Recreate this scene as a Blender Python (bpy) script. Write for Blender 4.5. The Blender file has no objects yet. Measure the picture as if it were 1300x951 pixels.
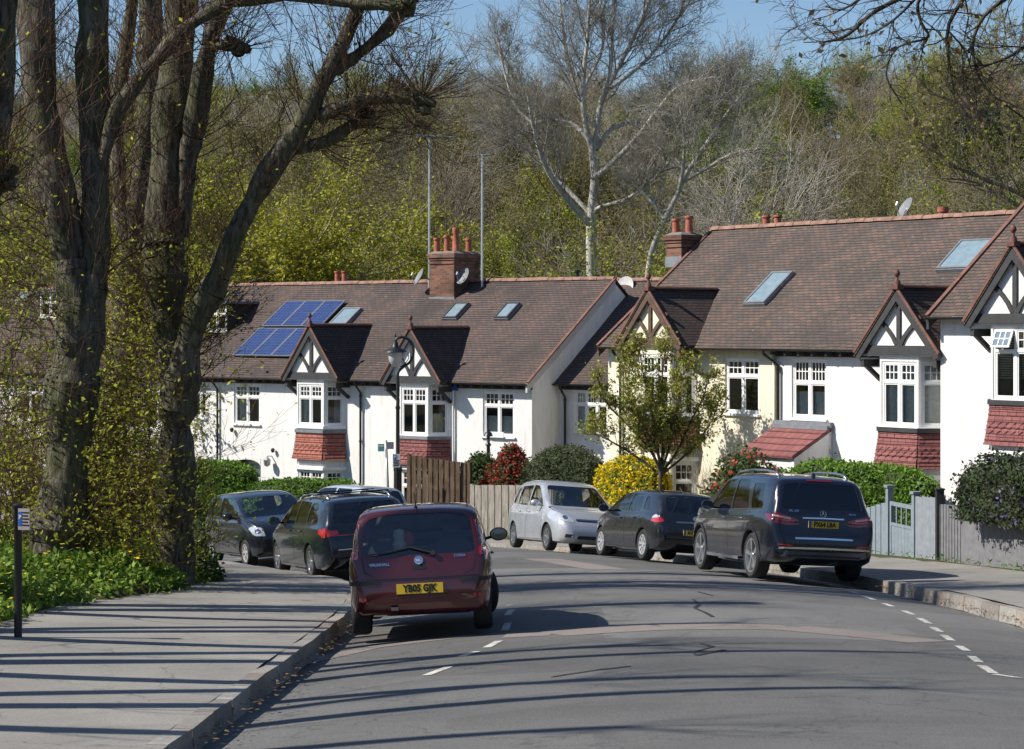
import bpy, bmesh, math, random
import numpy as np
from mathutils import Vector, Matrix, Euler
from mathutils.bvhtree import BVHTree
R = math.radians
F = 2600.0          # focal length of the photograph in its own pixels (1300 wide)
HY = 415.0          # horizon row
sc = bpy.context.scene
col = sc.collection

def P(x, y, D):
    return Vector(((x - 650) * D / F, D, (HY - y) * D / F))

# ---------------------------------------------------------------- mesh builder
class MB:
    def __init__(s):
        s.v = []; s.f = []; s.m = []; s.M = None
    def add(s, vs, fs, m=0):
        n = len(s.v)
        if s.M is not None:
            vs = [s.M @ Vector(a) for a in vs]
        s.v.extend([tuple(a) for a in vs])
        for f in fs:
            s.f.append(tuple(i + n for i in f)); s.m.append(m)
    def box(s, x0, x1, y0, y1, z0, z1, m=0):
        s.add([(x0,y0,z0),(x1,y0,z0),(x1,y1,z0),(x0,y1,z0),(x0,y0,z1),(x1,y0,z1),(x1,y1,z1),(x0,y1,z1)],
              [(0,3,2,1),(4,5,6,7),(0,1,5,4),(1,2,6,5),(2,3,7,6),(3,0,4,7)], m)
    def beam(s, p, q, w, h, m=0, up=(0,0,1)):
        p = Vector(p); q = Vector(q); d = (q - p)
        if d.length < 1e-6: return
        d.normalize(); u = Vector(up)
        a = d.cross(u)
        if a.length < 1e-4: a = d.cross(Vector((1,0,0)))
        a.normalize(); b = a.cross(d)
        vs = []
        for c in (p, q):
            for (i, j) in ((-1,-1),(1,-1),(1,1),(-1,1)):
                vs.append(c + a * (i * w / 2) + b * (j * h / 2))
        s.add(vs, [(0,1,2,3),(7,6,5,4),(0,4,5,1),(1,5,6,2),(2,6,7,3),(3,7,4,0)], m)
    def tube(s, path, rad, n=8, m=0, cap=True):
        path = [Vector(a) for a in path]
        if not hasattr(rad, '__len__'): rad = [rad] * len(path)
        vs = []; fs = []
        prev = None
        for i, p in enumerate(path):
            d = path[min(i+1, len(path)-1)] - path[max(i-1, 0)]
            if d.length < 1e-9: d = Vector((0,0,1))
            d.normalize()
            if prev is None:
                a = d.cross(Vector((0.3,0.9,0.2)))
                if a.length < 1e-3: a = d.cross(Vector((1,0,0)))
            else:
                a = prev - d * prev.dot(d)
                if a.length < 1e-6: a = d.cross(Vector((1,0,0)))
            a.normalize(); b = d.cross(a); prev = a
            for k in range(n):
                t = 2 * math.pi * k / n
                vs.append(p + (a * math.cos(t) + b * math.sin(t)) * rad[i])
        for i in range(len(path) - 1):
            for k in range(n):
                k2 = (k + 1) % n
                fs.append((i*n+k, i*n+k2, (i+1)*n+k2, (i+1)*n+k))
        if cap:
            fs.append(tuple(range(n))[::-1]); fs.append(tuple((len(path)-1)*n + k for k in range(n)))
        s.add(vs, fs, m)
    def lathe(s, prof, n=16, m=0, axis='z', c=(0,0,0)):
        vs = []; fs = []; c = Vector(c)
        for (r, h) in prof:
            for k in range(n):
                t = 2*math.pi*k/n
                x, y = r*math.cos(t), r*math.sin(t)
                vs.append(c + (Vector((x, y, h)) if axis == 'z' else Vector((x, h, y)) if axis == 'y' else Vector((h, x, y))))
        for i in range(len(prof)-1):
            for k in range(n):
                k2 = (k+1) % n
                q = (i*n+k, i*n+k2, (i+1)*n+k2, (i+1)*n+k)
                fs.append(q if axis != 'y' else q[::-1])
        s.add(vs, fs, m)
    def prism(s, poly, ext, m=0):
        """poly: list of 3D points; ext: extrusion vector"""
        n = len(poly); e = Vector(ext)
        vs = [Vector(a) for a in poly] + [Vector(a) + e for a in poly]
        fs = [tuple(range(n)), tuple(range(2*n-1, n-1, -1))]
        for i in range(n):
            j = (i+1) % n
            fs.append((j, i, i+n, j+n))
        s.add(vs, fs, m)
    def build(s, name, mats, parent=None, smooth=False, angle=None):
        me = bpy.data.meshes.new(name)
        me.from_pydata(s.v, [], s.f)
        if not isinstance(mats, (list, tuple)): mats = [mats]
        for a in mats: me.materials.append(a)
        if len(mats) > 1: me.polygons.foreach_set('material_index', s.m)
        if smooth: me.polygons.foreach_set('use_smooth', [True]*len(s.f))
        me.update()
        if angle is not None: me.set_sharp_from_angle(angle=R(angle))
        o = bpy.data.objects.new(name, me); col.objects.link(o)
        if parent is not None: o.parent = parent
        return o

def fix_normals(o):
    bm = bmesh.new(); bm.from_mesh(o.data); bmesh.ops.recalc_face_normals(bm, faces=bm.faces); bm.to_mesh(o.data); bm.free()

def np_mesh(name, verts, faces_flat, nper, mat, parent=None, smooth=False, mi=None, mats=None):
    me = bpy.data.meshes.new(name)
    nf = len(faces_flat)//nper
    me.vertices.add(len(verts)); me.vertices.foreach_set('co', np.asarray(verts, dtype=np.float32).ravel())
    me.loops.add(nf*nper); me.loops.foreach_set('vertex_index', np.asarray(faces_flat, dtype=np.int32))
    me.polygons.add(nf); me.polygons.foreach_set('loop_start', np.arange(nf, dtype=np.int32)*nper)
    me.polygons.foreach_set('loop_total', np.full(nf, nper, dtype=np.int32))
    for a in (mats or [mat]): me.materials.append(a)
    if mi is not None: me.polygons.foreach_set('material_index', np.asarray(mi, dtype=np.int32))
    if smooth: me.polygons.foreach_set('use_smooth', np.ones(nf, dtype=bool))
    me.update(calc_edges=True)
    o = bpy.data.objects.new(name, me); col.objects.link(o)
    if parent is not None: o.parent = parent
    return o

def tag(o, label=None, cat=None, group=None, kind=None):
    if label: o['label'] = label
    if cat: o['category'] = cat
    if group: o['group'] = group
    if kind: o['kind'] = kind
    return o
def empty(name, loc=(0,0,0), rz=0.0, label=None, cat=None, group=None):
    o = bpy.data.objects.new(name, None); col.objects.link(o)
    o.location = loc; o.rotation_euler = (0,0,rz)
    return tag(o, label, cat, group)
def copy_tree(o, parent=None):
    c = o.copy(); col.objects.link(c); c.parent = parent
    for ch in list(o.children):
        copy_tree(ch, c)
    return c

# ---------------------------------------------------------------- materials
MATS = {}
class NT:
    def __init__(s, name):
        m = bpy.data.materials.new(name); m.use_nodes = True
        s.mat = m; s.t = m.node_tree; s.n = s.t.nodes; s.l = s.t.links
        s.b = s.n['Principled BSDF']; s.out = s.n['Material Output']
    def node(s, typ, **kw):
        nd = s.n.new(typ)
        for k, v in kw.items():
            if k in nd.inputs: nd.inputs[k].default_value = v
            else: setattr(nd, k, v)
        return nd
    def link(s, a, b): s.l.new(a, b)
    def coord(s, which='Object', scale=None):
        tc = s.node('ShaderNodeTexCoord')
        if scale is None: return tc.outputs[which]
        mp = s.node('ShaderNodeMapping'); mp.inputs['Scale'].default_value = scale
        s.link(tc.outputs[which], mp.inputs['Vector']); return mp.outputs['Vector']
    def noise(s, vec, scale, detail=4, rough=.55, dist=0):
        nd = s.node('ShaderNodeTexNoise'); nd.inputs['Scale'].default_value = scale
        nd.inputs['Detail'].default_value = detail; nd.inputs['Roughness'].default_value = rough
        nd.inputs['Distortion'].default_value = dist
        if vec is not None: s.link(vec, nd.inputs['Vector'])
        return nd.outputs['Fac']
    def ramp(s, fac, stops, interp='LINEAR'):
        nd = s.node('ShaderNodeValToRGB'); cr = nd.color_ramp; cr.interpolation = interp
        while len(cr.elements) < len(stops): cr.elements.new(.5)
        for e, (p, c) in zip(cr.elements, stops):
            e.position = p; e.color = (c[0], c[1], c[2], 1) if hasattr(c, '__len__') else (c, c, c, 1)
        s.link(fac, nd.inputs['Fac']); return nd.outputs['Color']
    def mix(s, a, b, fac=.5, mode='MIX'):
        nd = s.node('ShaderNodeMix'); nd.data_type = 'RGBA'; nd.blend_type = mode
        for sock, val in ((nd.inputs['Factor'], fac), (nd.inputs['A'], a), (nd.inputs['B'], b)):
            pass
        def put(i, val):
            if hasattr(val, 'links') or isinstance(val, bpy.types.NodeSocket): s.link(val, nd.inputs[i])
            elif hasattr(val, '__len__'): nd.inputs[i].default_value = (val[0], val[1], val[2], 1)
            else: nd.inputs[i].default_value = val
        put(0, fac); put(6, a); put(7, b)
        return nd.outputs[2]
    def math(s, op, a, b=None, c=None):
        nd = s.node('ShaderNodeMath'); nd.operation = op
        for i, v in enumerate((a, b, c)):
            if v is None: continue
            if isinstance(v, bpy.types.NodeSocket): s.link(v, nd.inputs[i])
            else: nd.inputs[i].default_value = v
        return nd.outputs[0]
    def bump(s, h, strength=.3, dist=.02):
        nd = s.node('ShaderNodeBump'); nd.inputs['Strength'].default_value = strength; nd.inputs['Distance'].default_value = dist
        s.link(h, nd.inputs['Height']); s.link(nd.outputs['Normal'], s.b.inputs['Normal'])
    def col(s, c):
        if isinstance(c, bpy.types.NodeSocket): s.link(c, s.b.inputs['Base Color'])
        else: s.b.inputs['Base Color'].default_value = (c[0], c[1], c[2], 1)
    def set(s, rough=None, metal=None, spec=None, coat=None):
        if rough is not None: s.b.inputs['Roughness'].default_value = rough
        if metal is not None: s.b.inputs['Metallic'].default_value = metal
        if spec is not None: s.b.inputs['Specular IOR Level'].default_value = spec
        if coat is not None: s.b.inputs['Coat Weight'].default_value = coat; s.b.inputs['Coat Roughness'].default_value = .03

def m_plain(name, c, rough=.6, metal=0, spec=.5, var=.12, scale=6, coat=None):
    if name in MATS: return MATS[name]
    t = NT(name); v = t.coord('Object')
    n = t.noise(v, scale, 4)
    lo = [max(0, a*(1-var)) for a in c]; hi = [min(1, a*(1+var)) for a in c]
    t.col(t.ramp(n, [(.3, lo), (.7, hi)])); t.set(rough, metal, spec, coat)
    MATS[name] = t.mat; return t.mat

def m_render_wall(name, c, stain=(.45,.43,.38)):
    t = NT(name); v = t.coord('Object')
    n1 = t.noise(v, .7, 5, .6); n2 = t.noise(t.coord('Object', (2.5,2.5,.35)), 2.2, 5, .7)
    base = t.ramp(n1, [(.3, [a*.93 for a in c]), (.7, c)])
    k = t.ramp(n2, [(.48, 0), (.8, .6)])
    t.col(t.mix(base, stain, k))
    t.set(.75, 0, .25)
    t.bump(t.noise(v, 28, 6, .7), .55, .03)
    MATS[name] = t.mat; return t.mat

def m_tiles(name, axis, c_dark, c_red, row=.072, wid=.2, weather=1.0, bias=-.35):
    t = NT(name); v = t.coord('Object')
    sp = t.node('ShaderNodeSeparateXYZ'); t.link(v, sp.inputs[0])
    cb = t.node('ShaderNodeCombineXYZ')
    t.link(sp.outputs[0 if axis == 'x' else 1], cb.inputs[0]); t.link(sp.outputs[2], cb.inputs[1])
    # slight wobble of the courses
    wob = t.noise(v, 1.3, 3)
    zz = t.math('ADD', sp.outputs[2], t.math('MULTIPLY', wob, .05))
    cb2 = t.node('ShaderNodeCombineXYZ'); t.link(sp.outputs[0 if axis == 'x' else 1], cb2.inputs[0]); t.link(zz, cb2.inputs[1])
    br = t.node('ShaderNodeTexBrick'); br.offset = .5
    t.link(cb2.outputs[0], br.inputs['Vector'])
    br.inputs['Scale'].default_value = 1; br.inputs['Brick Width'].default_value = wid; br.inputs['Row Height'].default_value = row
    br.inputs['Mortar Size'].default_value = .006; br.inputs['Mortar Smooth'].default_value = .3; br.inputs['Bias'].default_value = bias
    br.inputs['Color1'].default_value = (*c_dark, 1); br.inputs['Color2'].default_value = (*c_red, 1)
    br.inputs['Mortar'].default_value = (c_dark[0]*.35, c_dark[1]*.35, c_dark[2]*.35, 1)
    n1 = t.noise(v, .55, 6, .65, .4)
    n2 = t.noise(t.coord('Object', (3, 3, .6)), 1.4, 5, .7)
    w = t.mix(br.outputs['Color'], (c_dark[0]*.55, c_dark[1]*.6, c_dark[2]*.62), t.ramp(n1, [(.42, 0), (.68, .85*weather)]))
    w = t.mix(w, (c_red[0]*1.15, c_red[1]*1.0, c_red[2]*.9), t.ramp(n2, [(.55, 0), (.78, .5*weather)]))
    # scattered replaced tiles and pale lichen
    sn = t.noise(v, 9, 2, .5)
    w = t.mix(w, (.26, .235, .19), t.ramp(sn, [(.66, 0), (.74, .35)]))
    fr = t.math('FRACT', t.math('DIVIDE', zz, row))
    # every course darkens in a thin line along its lower edge
    w = t.mix(w, (.012, .009, .008), t.ramp(fr, [(0, .7), (.16, .25), (.3, 0)]))
    t.col(w); t.set(.85, 0, .2)
    h = t.math('ADD', t.math('MULTIPLY', t.math('SUBTRACT', 1.0, fr), .7), t.math('MULTIPLY', br.outputs['Fac'], -.3))
    t.bump(h, .8, .03)
    MATS[name] = t.mat; return t.mat

def m_bark(name, c0, c1, moss=(.07,.09,.025), mossk=.5, scale=1.0, bump=.9):
    t = NT(name); v = t.coord('Object', (7*scale, 7*scale, 1.6*scale))
    n = t.noise(v, 2.2, 6, .65, .6); nb = t.noise(t.coord('Object'), 1.1, 4)
    base = t.ramp(n, [(.36, c0), (.62, c1)])
    oi = t.node('ShaderNodeObjectInfo'); rv = t.ramp(oi.outputs['Random'], [(0, .68), (1, 1.3)])
    if bump < .3: base = t.mix(base, rv, 1.0, 'MULTIPLY')
    t.col(t.mix(base, moss, t.ramp(nb, [(.45, 0), (.65, mossk)])))
    t.set(.95, 0, .1); t.bump(n, bump, .06)
    MATS[name] = t.mat; return t.mat

def m_leaf(name, c0, c1, trans=.35, scale=.8):
    """leaf colour varies leaf to leaf and tree to tree; some light passes through"""
    t = NT(name)
    oi = t.node('ShaderNodeObjectInfo')
    g = t.node('ShaderNodeNewGeometry')
    n = t.noise(t.coord('Object'), scale, 3)
    r = t.math('FRACT', t.math('ADD', g.outputs['Random Per Island'], 0))
    f = t.math('ADD', t.math('MULTIPLY', r, .5), t.math('ADD', t.math('MULTIPLY', n, .45), t.math('MULTIPLY', oi.outputs['Random'], .3)))
    c = t.ramp(f, [(.25, c0), (.85, c1)])
    t.col(c); t.set(.6, 0, .25)
    tr = t.node('ShaderNodeBsdfTranslucent'); t.link(c, tr.inputs['Color'])
    mx = t.node('ShaderNodeMixShader'); mx.inputs[0].default_value = trans
    t.link(t.b.outputs[0], mx.inputs[1]); t.link(tr.outputs[0], mx.inputs[2]); t.link(mx.outputs[0], t.out.inputs['Surface'])
    MATS[name] = t.mat; return t.mat

def m_glass(name, tint=(.75,.8,.8), gl=1.0, rough=.02):
    t = NT(name)
    fr = t.node('ShaderNodeFresnel'); fr.inputs['IOR'].default_value = 1.5
    tr = t.node('ShaderNodeBsdfTransparent'); tr.inputs['Color'].default_value = (*tint, 1)
    gs = t.node('ShaderNodeBsdfGlossy'); gs.inputs['Roughness'].default_value = rough; gs.inputs['Color'].default_value = (gl, gl, gl, 1)
    k = t.math('ADD', t.math('MULTIPLY', fr.outputs[0], 1.0), .05)
    mx = t.node('ShaderNodeMixShader'); t.link(k, mx.inputs[0]); t.link(tr.outputs[0], mx.inputs[1]); t.link(gs.outputs[0], mx.inputs[2])
    t.link(mx.outputs[0], t.out.inputs['Surface'])
    MATS[name] = t.mat; return t.mat

WHITE = m_render_wall('white_render', (.80,.79,.77))
CREAM = m_render_wall('cream_render', (.78,.725,.58), (.42,.38,.27))
UPVC = m_plain('white_frame', (.8,.8,.79), .35, var=.03)
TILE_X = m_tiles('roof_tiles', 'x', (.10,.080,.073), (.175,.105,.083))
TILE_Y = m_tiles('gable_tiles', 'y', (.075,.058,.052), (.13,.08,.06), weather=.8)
TILE_XR = m_tiles('roof_tiles_old', 'x', (.11,.089,.079), (.195,.122,.093), weather=.9, bias=-.3)
REDT = m_tiles('red_hung_tiles', 'x', (.30,.105,.08), (.37,.145,.11), row=.13, wid=.22, weather=.15, bias=0)
REDT2 = m_tiles('crimson_hung_tiles', 'x', (.20,.075,.075), (.265,.105,.098), row=.13, wid=.22, weather=.15, bias=0)
REDTY = m_tiles('red_hung_side', 'y', (.27,.07,.05), (.33,.10,.07), row=.13, wid=.22, weather=.15, bias=0)
VERGE = m_plain('verge_clay', (.16,.075,.055), .85, var=.35, scale=5)
RIDGE = m_plain('ridge_clay', (.25,.14,.105), .8, var=.35, scale=5)
DARKWOOD = m_plain('dark_timber', (.035,.034,.036), .6, var=.25)
BROWNWOOD = m_plain('brown_timber', (.09,.05,.032), .65, var=.3)
BLACKP = m_plain('black_pipe', (.015,.015,.016), .35, var=.2)
LEAD = m_plain('lead_flashing', (.18,.19,.21), .55, var=.2)
POT = m_plain('chimney_pot_clay', (.33,.10,.06), .8, var=.3, scale=9)
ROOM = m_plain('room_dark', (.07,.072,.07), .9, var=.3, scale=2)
CURTAIN = m_plain('curtain_cloth', (.72,.74,.72), .9, var=.15, scale=10)
BLIND = m_plain('blind_cloth', (.4,.38,.3), .9, var=.1, scale=10)
GLASS = m_glass('window_glass', (.8,.84,.82))
SKYL = m_plain('skylight_glass', (.20,.27,.31), .08, spec=.9, var=.15)
DISH = m_plain('dish_grey', (.18,.19,.2), .5, var=.1)
DISHW = m_plain('dish_white', (.5,.5,.48), .5, var=.1)
METAL = m_plain('galvanised_metal', (.3,.31,.32), .45, .7, var=.15)
def m_brick():
    t = NT('chimney_brick'); v = t.coord('Object')
    sp = t.node('ShaderNodeSeparateXYZ'); t.link(v, sp.inputs[0])
    cb = t.node('ShaderNodeCombineXYZ'); t.link(t.math('ADD', sp.outputs[0], sp.outputs[1]), cb.inputs[0]); t.link(sp.outputs[2], cb.inputs[1])
    br = t.node('ShaderNodeTexBrick'); t.link(cb.outputs[0], br.inputs['Vector'])
    br.inputs['Scale'].default_value = 1; br.inputs['Brick Width'].default_value = .22; br.inputs['Row Height'].default_value = .075; br.inputs['Mortar Size'].default_value = .01
    br.inputs['Color1'].default_value = (.13,.055,.035,1); br.inputs['Color2'].default_value = (.27,.12,.075,1); br.inputs['Mortar'].default_value = (.15,.13,.11,1)
    soot = t.ramp(t.noise(v, 1.7, 5), [(.45, 0), (.7, .7)])
    t.col(t.mix(br.outputs['Color'], (.03,.026,.024), soot)); t.set(.9, 0, .15); t.bump(br.outputs['Fac'], -.4, .01)
    return t.mat
BRICK = m_brick()
def m_solar():
    t = NT('solar_cells'); v = t.coord('Object')
    sp = t.node('ShaderNodeSeparateXYZ'); t.link(v, sp.inputs[0])
    cb = t.node('ShaderNodeCombineXYZ'); t.link(sp.outputs[0], cb.inputs[0]); t.link(sp.outputs[1], cb.inputs[1])
    br = t.node('ShaderNodeTexBrick'); br.offset = 0; t.link(cb.outputs[0], br.inputs['Vector'])
    br.inputs['Scale'].default_value = 1; br.inputs['Brick Width'].default_value = .16; br.inputs['Row Height'].default_value = .16; br.inputs['Mortar Size'].default_value = .008
    br.inputs['Color1'].default_value = (.02,.036,.115,1); br.inputs['Color2'].default_value = (.028,.05,.15,1); br.inputs['Mortar'].default_value = (.07,.10,.22,1)
    t.col(br.outputs['Color']); t.set(.2, 0, .8)
    return t.mat
SOLAR = m_solar()
# ---------------------------------------------------------------- terrain, road, pavements
def base(Y):
    """height of the road crown: the street runs downhill at about 7 per cent, then the wooded hill climbs"""
    if Y < 60: z = -1.76 - .0704*Y
    else:
        t = Y - 60; z = -5.984 - .0704*t*math.exp(-t/14.0)
    if Y > 84:
        t = Y - 84; z += .185*t*(1 - math.exp(-t/30.0)) if t < 130 else .185*130*(1-math.exp(-130/30.0)) + (t-130)*.0
    return z
LK = [(-2.5,-30),(-2.4,0),(-2.3,10),(-2.2,17),(-2.1,22),(-2.1,27),(-2.35,31),(-2.9,34.6),(-4.4,39),(-6.6,44),(-9.6,49),(-13.8,54),(-20,59.5),(-30,66)]
RK = [(6.5,-30),(6.5,0),(6.5,10),(6.5,18),(6.5,25),(6.45,29),(6.1,34.0),(5.35,39),(4.1,44),(1.7,50.5),(-.6,54.7),(-3.6,58.3),(-8,62),(-14,66),(-26,73)]
def smooth_line(pts, n=6):
    out = []
    p = [Vector((a[0], a[1])) for a in pts]
    for i in range(len(p)-1):
        p0 = p[max(i-1,0)]; p1 = p[i]; p2 = p[i+1]; p3 = p[min(i+2,len(p)-1)]
        for k in range(n):
            t = k/n
            out.append(.5*((2*p1)+(-p0+p2)*t+(2*p0-5*p1+4*p2-p3)*t*t+(-p0+3*p1-3*p2+p3)*t**3))
    out.append(p[-1]); return out
def resample(line, n):
    L = [0]
    for a, b in zip(line, line[1:]): L.append(L[-1] + (b-a).length)
    out = []; j = 0
    for k in range(n):
        s = L[-1]*k/(n-1)
        while j < len(L)-2 and L[j+1] < s: j += 1
        t = (s-L[j])/max(1e-9, L[j+1]-L[j]); out.append(line[j].lerp(line[j+1], min(1,max(0,t))))
    return out
NS = 170
LKs = resample(smooth_line(LK), NS); RKs = resample(smooth_line(RK), NS)
CL = [(a+b)/2 for a, b in zip(LKs, RKs)]
HWs = [(b-a).length/2 for a, b in zip(LKs, RKs)]
CLn = np.array([(c.x, c.y) for c in CL]); HWn = np.array(HWs)
SIDE = []
for i in range(NS):
    d = (RKs[i]-LKs[i]).normalized(); SIDE.append(d)
SDn = np.array([(d.x, d.y) for d in SIDE])
def road_t(X, Y):
    """signed distance from the centre line (right positive) and the local half width"""
    d2 = (CLn[:,0]-X)**2 + (CLn[:,1]-Y)**2
    i = int(np.argmin(d2)); 
    t = (X-CLn[i,0])*SDn[i,0] + (Y-CLn[i,1])*SDn[i,1]
    dd = math.sqrt(d2[i])
    if dd > 12: t = math.copysign(dd, t)
    return t, HWn[i]
CAMB = .0100
PAVL, PAVR = 3.6, 2.75
def pavl(Y):
    for (a, wa), (b, wb) in zip(((-99,3.6),(26.5,3.6),(30,2.6),(34,2.35),(40,1.35),(46,1.4)), ((26.5,3.6),(30,2.6),(34,2.35),(40,1.35),(46,1.4),(99,1.8))):
        if Y <= b: return wa+(wb-wa)*(Y-a)/(b-a)
    return 1.8
def pavr(Y): return 2.75 if Y < 42 else max(1.75, 2.75-(Y-42)*.16)
def road_z(X, Y):
    t, hw = road_t(X, Y); return base(Y) - CAMB*min(abs(t), hw)**2
def pave_z(X, Y):
    t, hw = road_t(X, Y); return base(Y) - CAMB*hw*hw + .105 + .02*max(0, abs(t)-hw)
def hn(x, y):
    return math.sin(x*1.3+.7*math.sin(y*.9))*math.cos(y*1.1+x*.3)
LKn = np.array([(c.x, c.y) for c in LKs]); RKn = np.array([(c.x, c.y) for c in RKs])
def verge_e(X, Y):
    """(side, distance beyond the back edge of the pavement); side -1 left, +1 right"""
    t, hw = road_t(X, Y); A = LKn if t < 0 else RKn
    d2 = (A[:,0]-X)**2 + (A[:,1]-Y)**2; i = int(np.argmin(d2)); j = min(i+1, NS-1); k = max(j-1, 0)
    dx, dy = A[j]-A[k]; L = math.hypot(dx, dy); n = ((X-A[i,0])*dy - (Y-A[i,1])*dx)/L     # right of the line positive
    d = math.sqrt(d2[i]); out = (n < 0) if t < 0 else (n > 0)
    if d < 3: d = abs(n)
    ky = A[i,1]
    return (-1 if t < 0 else 1), (d if out else -d) - (pavl(ky) if t < 0 else pavr(ky))
def ground_z(X, Y):
    t, e = verge_e(X, Y)
    if e < -.55: return base(Y) - .45
    if e < 0: return base(Y) - .16
    z = base(Y) + .0
    if t < 0 and Y < 46: z += .04 + .34*min(1, e/1.2) + .05*hn(X*2, Y*2)*min(1,e)
    return z

t = NT('ground_soil'); v = t.coord('Object')
n1 = t.noise(v, .35, 6, .7); n2 = t.noise(v, 3, 5, .7)
g = t.ramp(n2, [(.3, (.035,.05,.014)), (.7, (.075,.085,.03))]); br_ = t.ramp(n2, [(.3, (.055,.042,.028)), (.7, (.11,.085,.055))])
t.col(t.mix(g, br_, t.ramp(n1, [(.42, 0), (.58, 1)]))); t.set(.95, 0, .1); t.bump(n2, .8, .1); SOIL = t.mat

xs = sorted(set(list(np.arange(-14, 16, .45)) + list(np.arange(-40, -14, 2.0)) + list(np.arange(16, 40, 2.0)) + list(np.arange(-320, -39, 14.0)) + list(np.arange(40, 330, 14.0))))
ys = sorted(set(list(np.arange(8, 74, .5)) + list(np.arange(-60, 8, 4.0)) + list(np.arange(74, 130, 3.0)) + list(np.arange(130, 420, 12.0)) + list(np.arange(420, 1500, 120.0))))
gm = MB(); vs = []; nx = len(xs)
for y in ys:
    for x in xs:
        z = ground_z(x, y)
        if y > 84: z += min(1, (y-84)/60)*(1.6*math.sin(x*.031+.6)+1.0*math.sin(x*.07+y*.02))
        vs.append((x, y, z))
fs = [(j*nx+i, j*nx+i+1, (j+1)*nx+i+1, (j+1)*nx+i) for j in range(len(ys)-1) for i in range(nx-1)]
gm.add(vs, fs); g_ = gm.build('ground', SOIL, smooth=True); tag(g_, kind='structure')
def hill_z(X, Y):
    z = ground_z(X, Y)
    if Y > 84: z += min(1, (Y-84)/60)*(1.6*math.sin(X*.031+.6)+1.0*math.sin(X*.07+Y*.02))
    return z

# road sheet (crowned)
t = NT('asphalt'); v = t.coord('Object')
n1 = t.noise(v, .5, 5, .6); n2 = t.noise(v, 60, 3, .8); n3 = t.noise(t.coord('Object', (.35, 2.2, 1)), .8, 5, .7)
c = t.ramp(n1, [(.3, (.11,.109,.106)), (.7, (.165,.162,.156))])
c = t.mix(c, (.045,.045,.046), t.ramp(n2, [(.48, 0), (.66, .7)]))
c = t.mix(c, (.27,.26,.24), t.ramp(n2, [(.28, .75), (.42, 0)]))
vp = t.node('ShaderNodeTexVoronoi'); vp.inputs['Scale'].default_value = .16; vp.feature = 'F1'; vp.distance = 'CHEBYCHEV'; t.link(t.coord('Object', (1,1.6,1)), vp.inputs['Vector'])
c = t.mix(c, t.ramp(vp.outputs['Color'], [(.2, .75), (.8, 1.2)]), .8, 'MULTIPLY')
c = t.mix(c, (.18,.165,.155), t.ramp(n3, [(.55, 0), (.75, .45)]))
c = t.mix(c, (.055,.055,.057), t.ramp(t.noise(t.coord('Object', (1.6,.5,1)), .7, 4, .6), [(.6, 0), (.75, .5)]))
# fine cracks
vo = t.node('ShaderNodeTexVoronoi'); vo.feature = 'DISTANCE_TO_EDGE'; vo.inputs['Scale'].default_value = .42
wv = t.node('ShaderNodeVectorMath'); wv.operation = 'ADD'
ncol = t.node('ShaderNodeTexNoise'); ncol.inputs['Scale'].default_value = 1.6; ncol.inputs['Detail'].default_value = 5; t.link(v, ncol.inputs['Vector'])
sc_ = t.node('ShaderNodeVectorMath'); sc_.operation = 'SCALE'; sc_.inputs['Scale'].default_value = 1.3; t.link(ncol.outputs['Color'], sc_.inputs[0])
t.link(v, wv.inputs[0]); t.link(sc_.outputs[0], wv.inputs[1]); t.link(wv.outputs[0], vo.inputs['Vector'])
c = t.mix(c, (.02,.02,.02), t.ramp(vo.outputs['Distance'], [(.002, .45), (.007, 0)]))
t.col(c); t.set(.82, 0, .35); t.bump(n2, .35, .01); ASPH = t.mat
rm = MB(); K = 16; vs = []
for i in range(NS):
    hw = HWs[i]+.02
    for k in range(K+1):
        tt = -hw + 2*hw*k/K; p = CL[i] + SIDE[i]*tt
        vs.append((p.x, p.y, base(p.y) - CAMB*min(abs(tt),HWs[i])**2))
fs = [(i*(K+1)+k, i*(K+1)+k+1, (i+1)*(K+1)+k+1, (i+1)*(K+1)+k) for i in range(NS-1) for k in range(K)]
rm.add(vs, fs); o = rm.build('road', ASPH, smooth=True); tag(o, kind='structure')

RBVH = BVHTree.FromPolygons([Vector(v) for v in vs], fs)
def road_surf(X, Y):
    p, n, i, d = RBVH.ray_cast(Vector((X,Y,10)), Vector((0,0,-1)))
    return p.z if p else road_z(X, Y)
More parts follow.
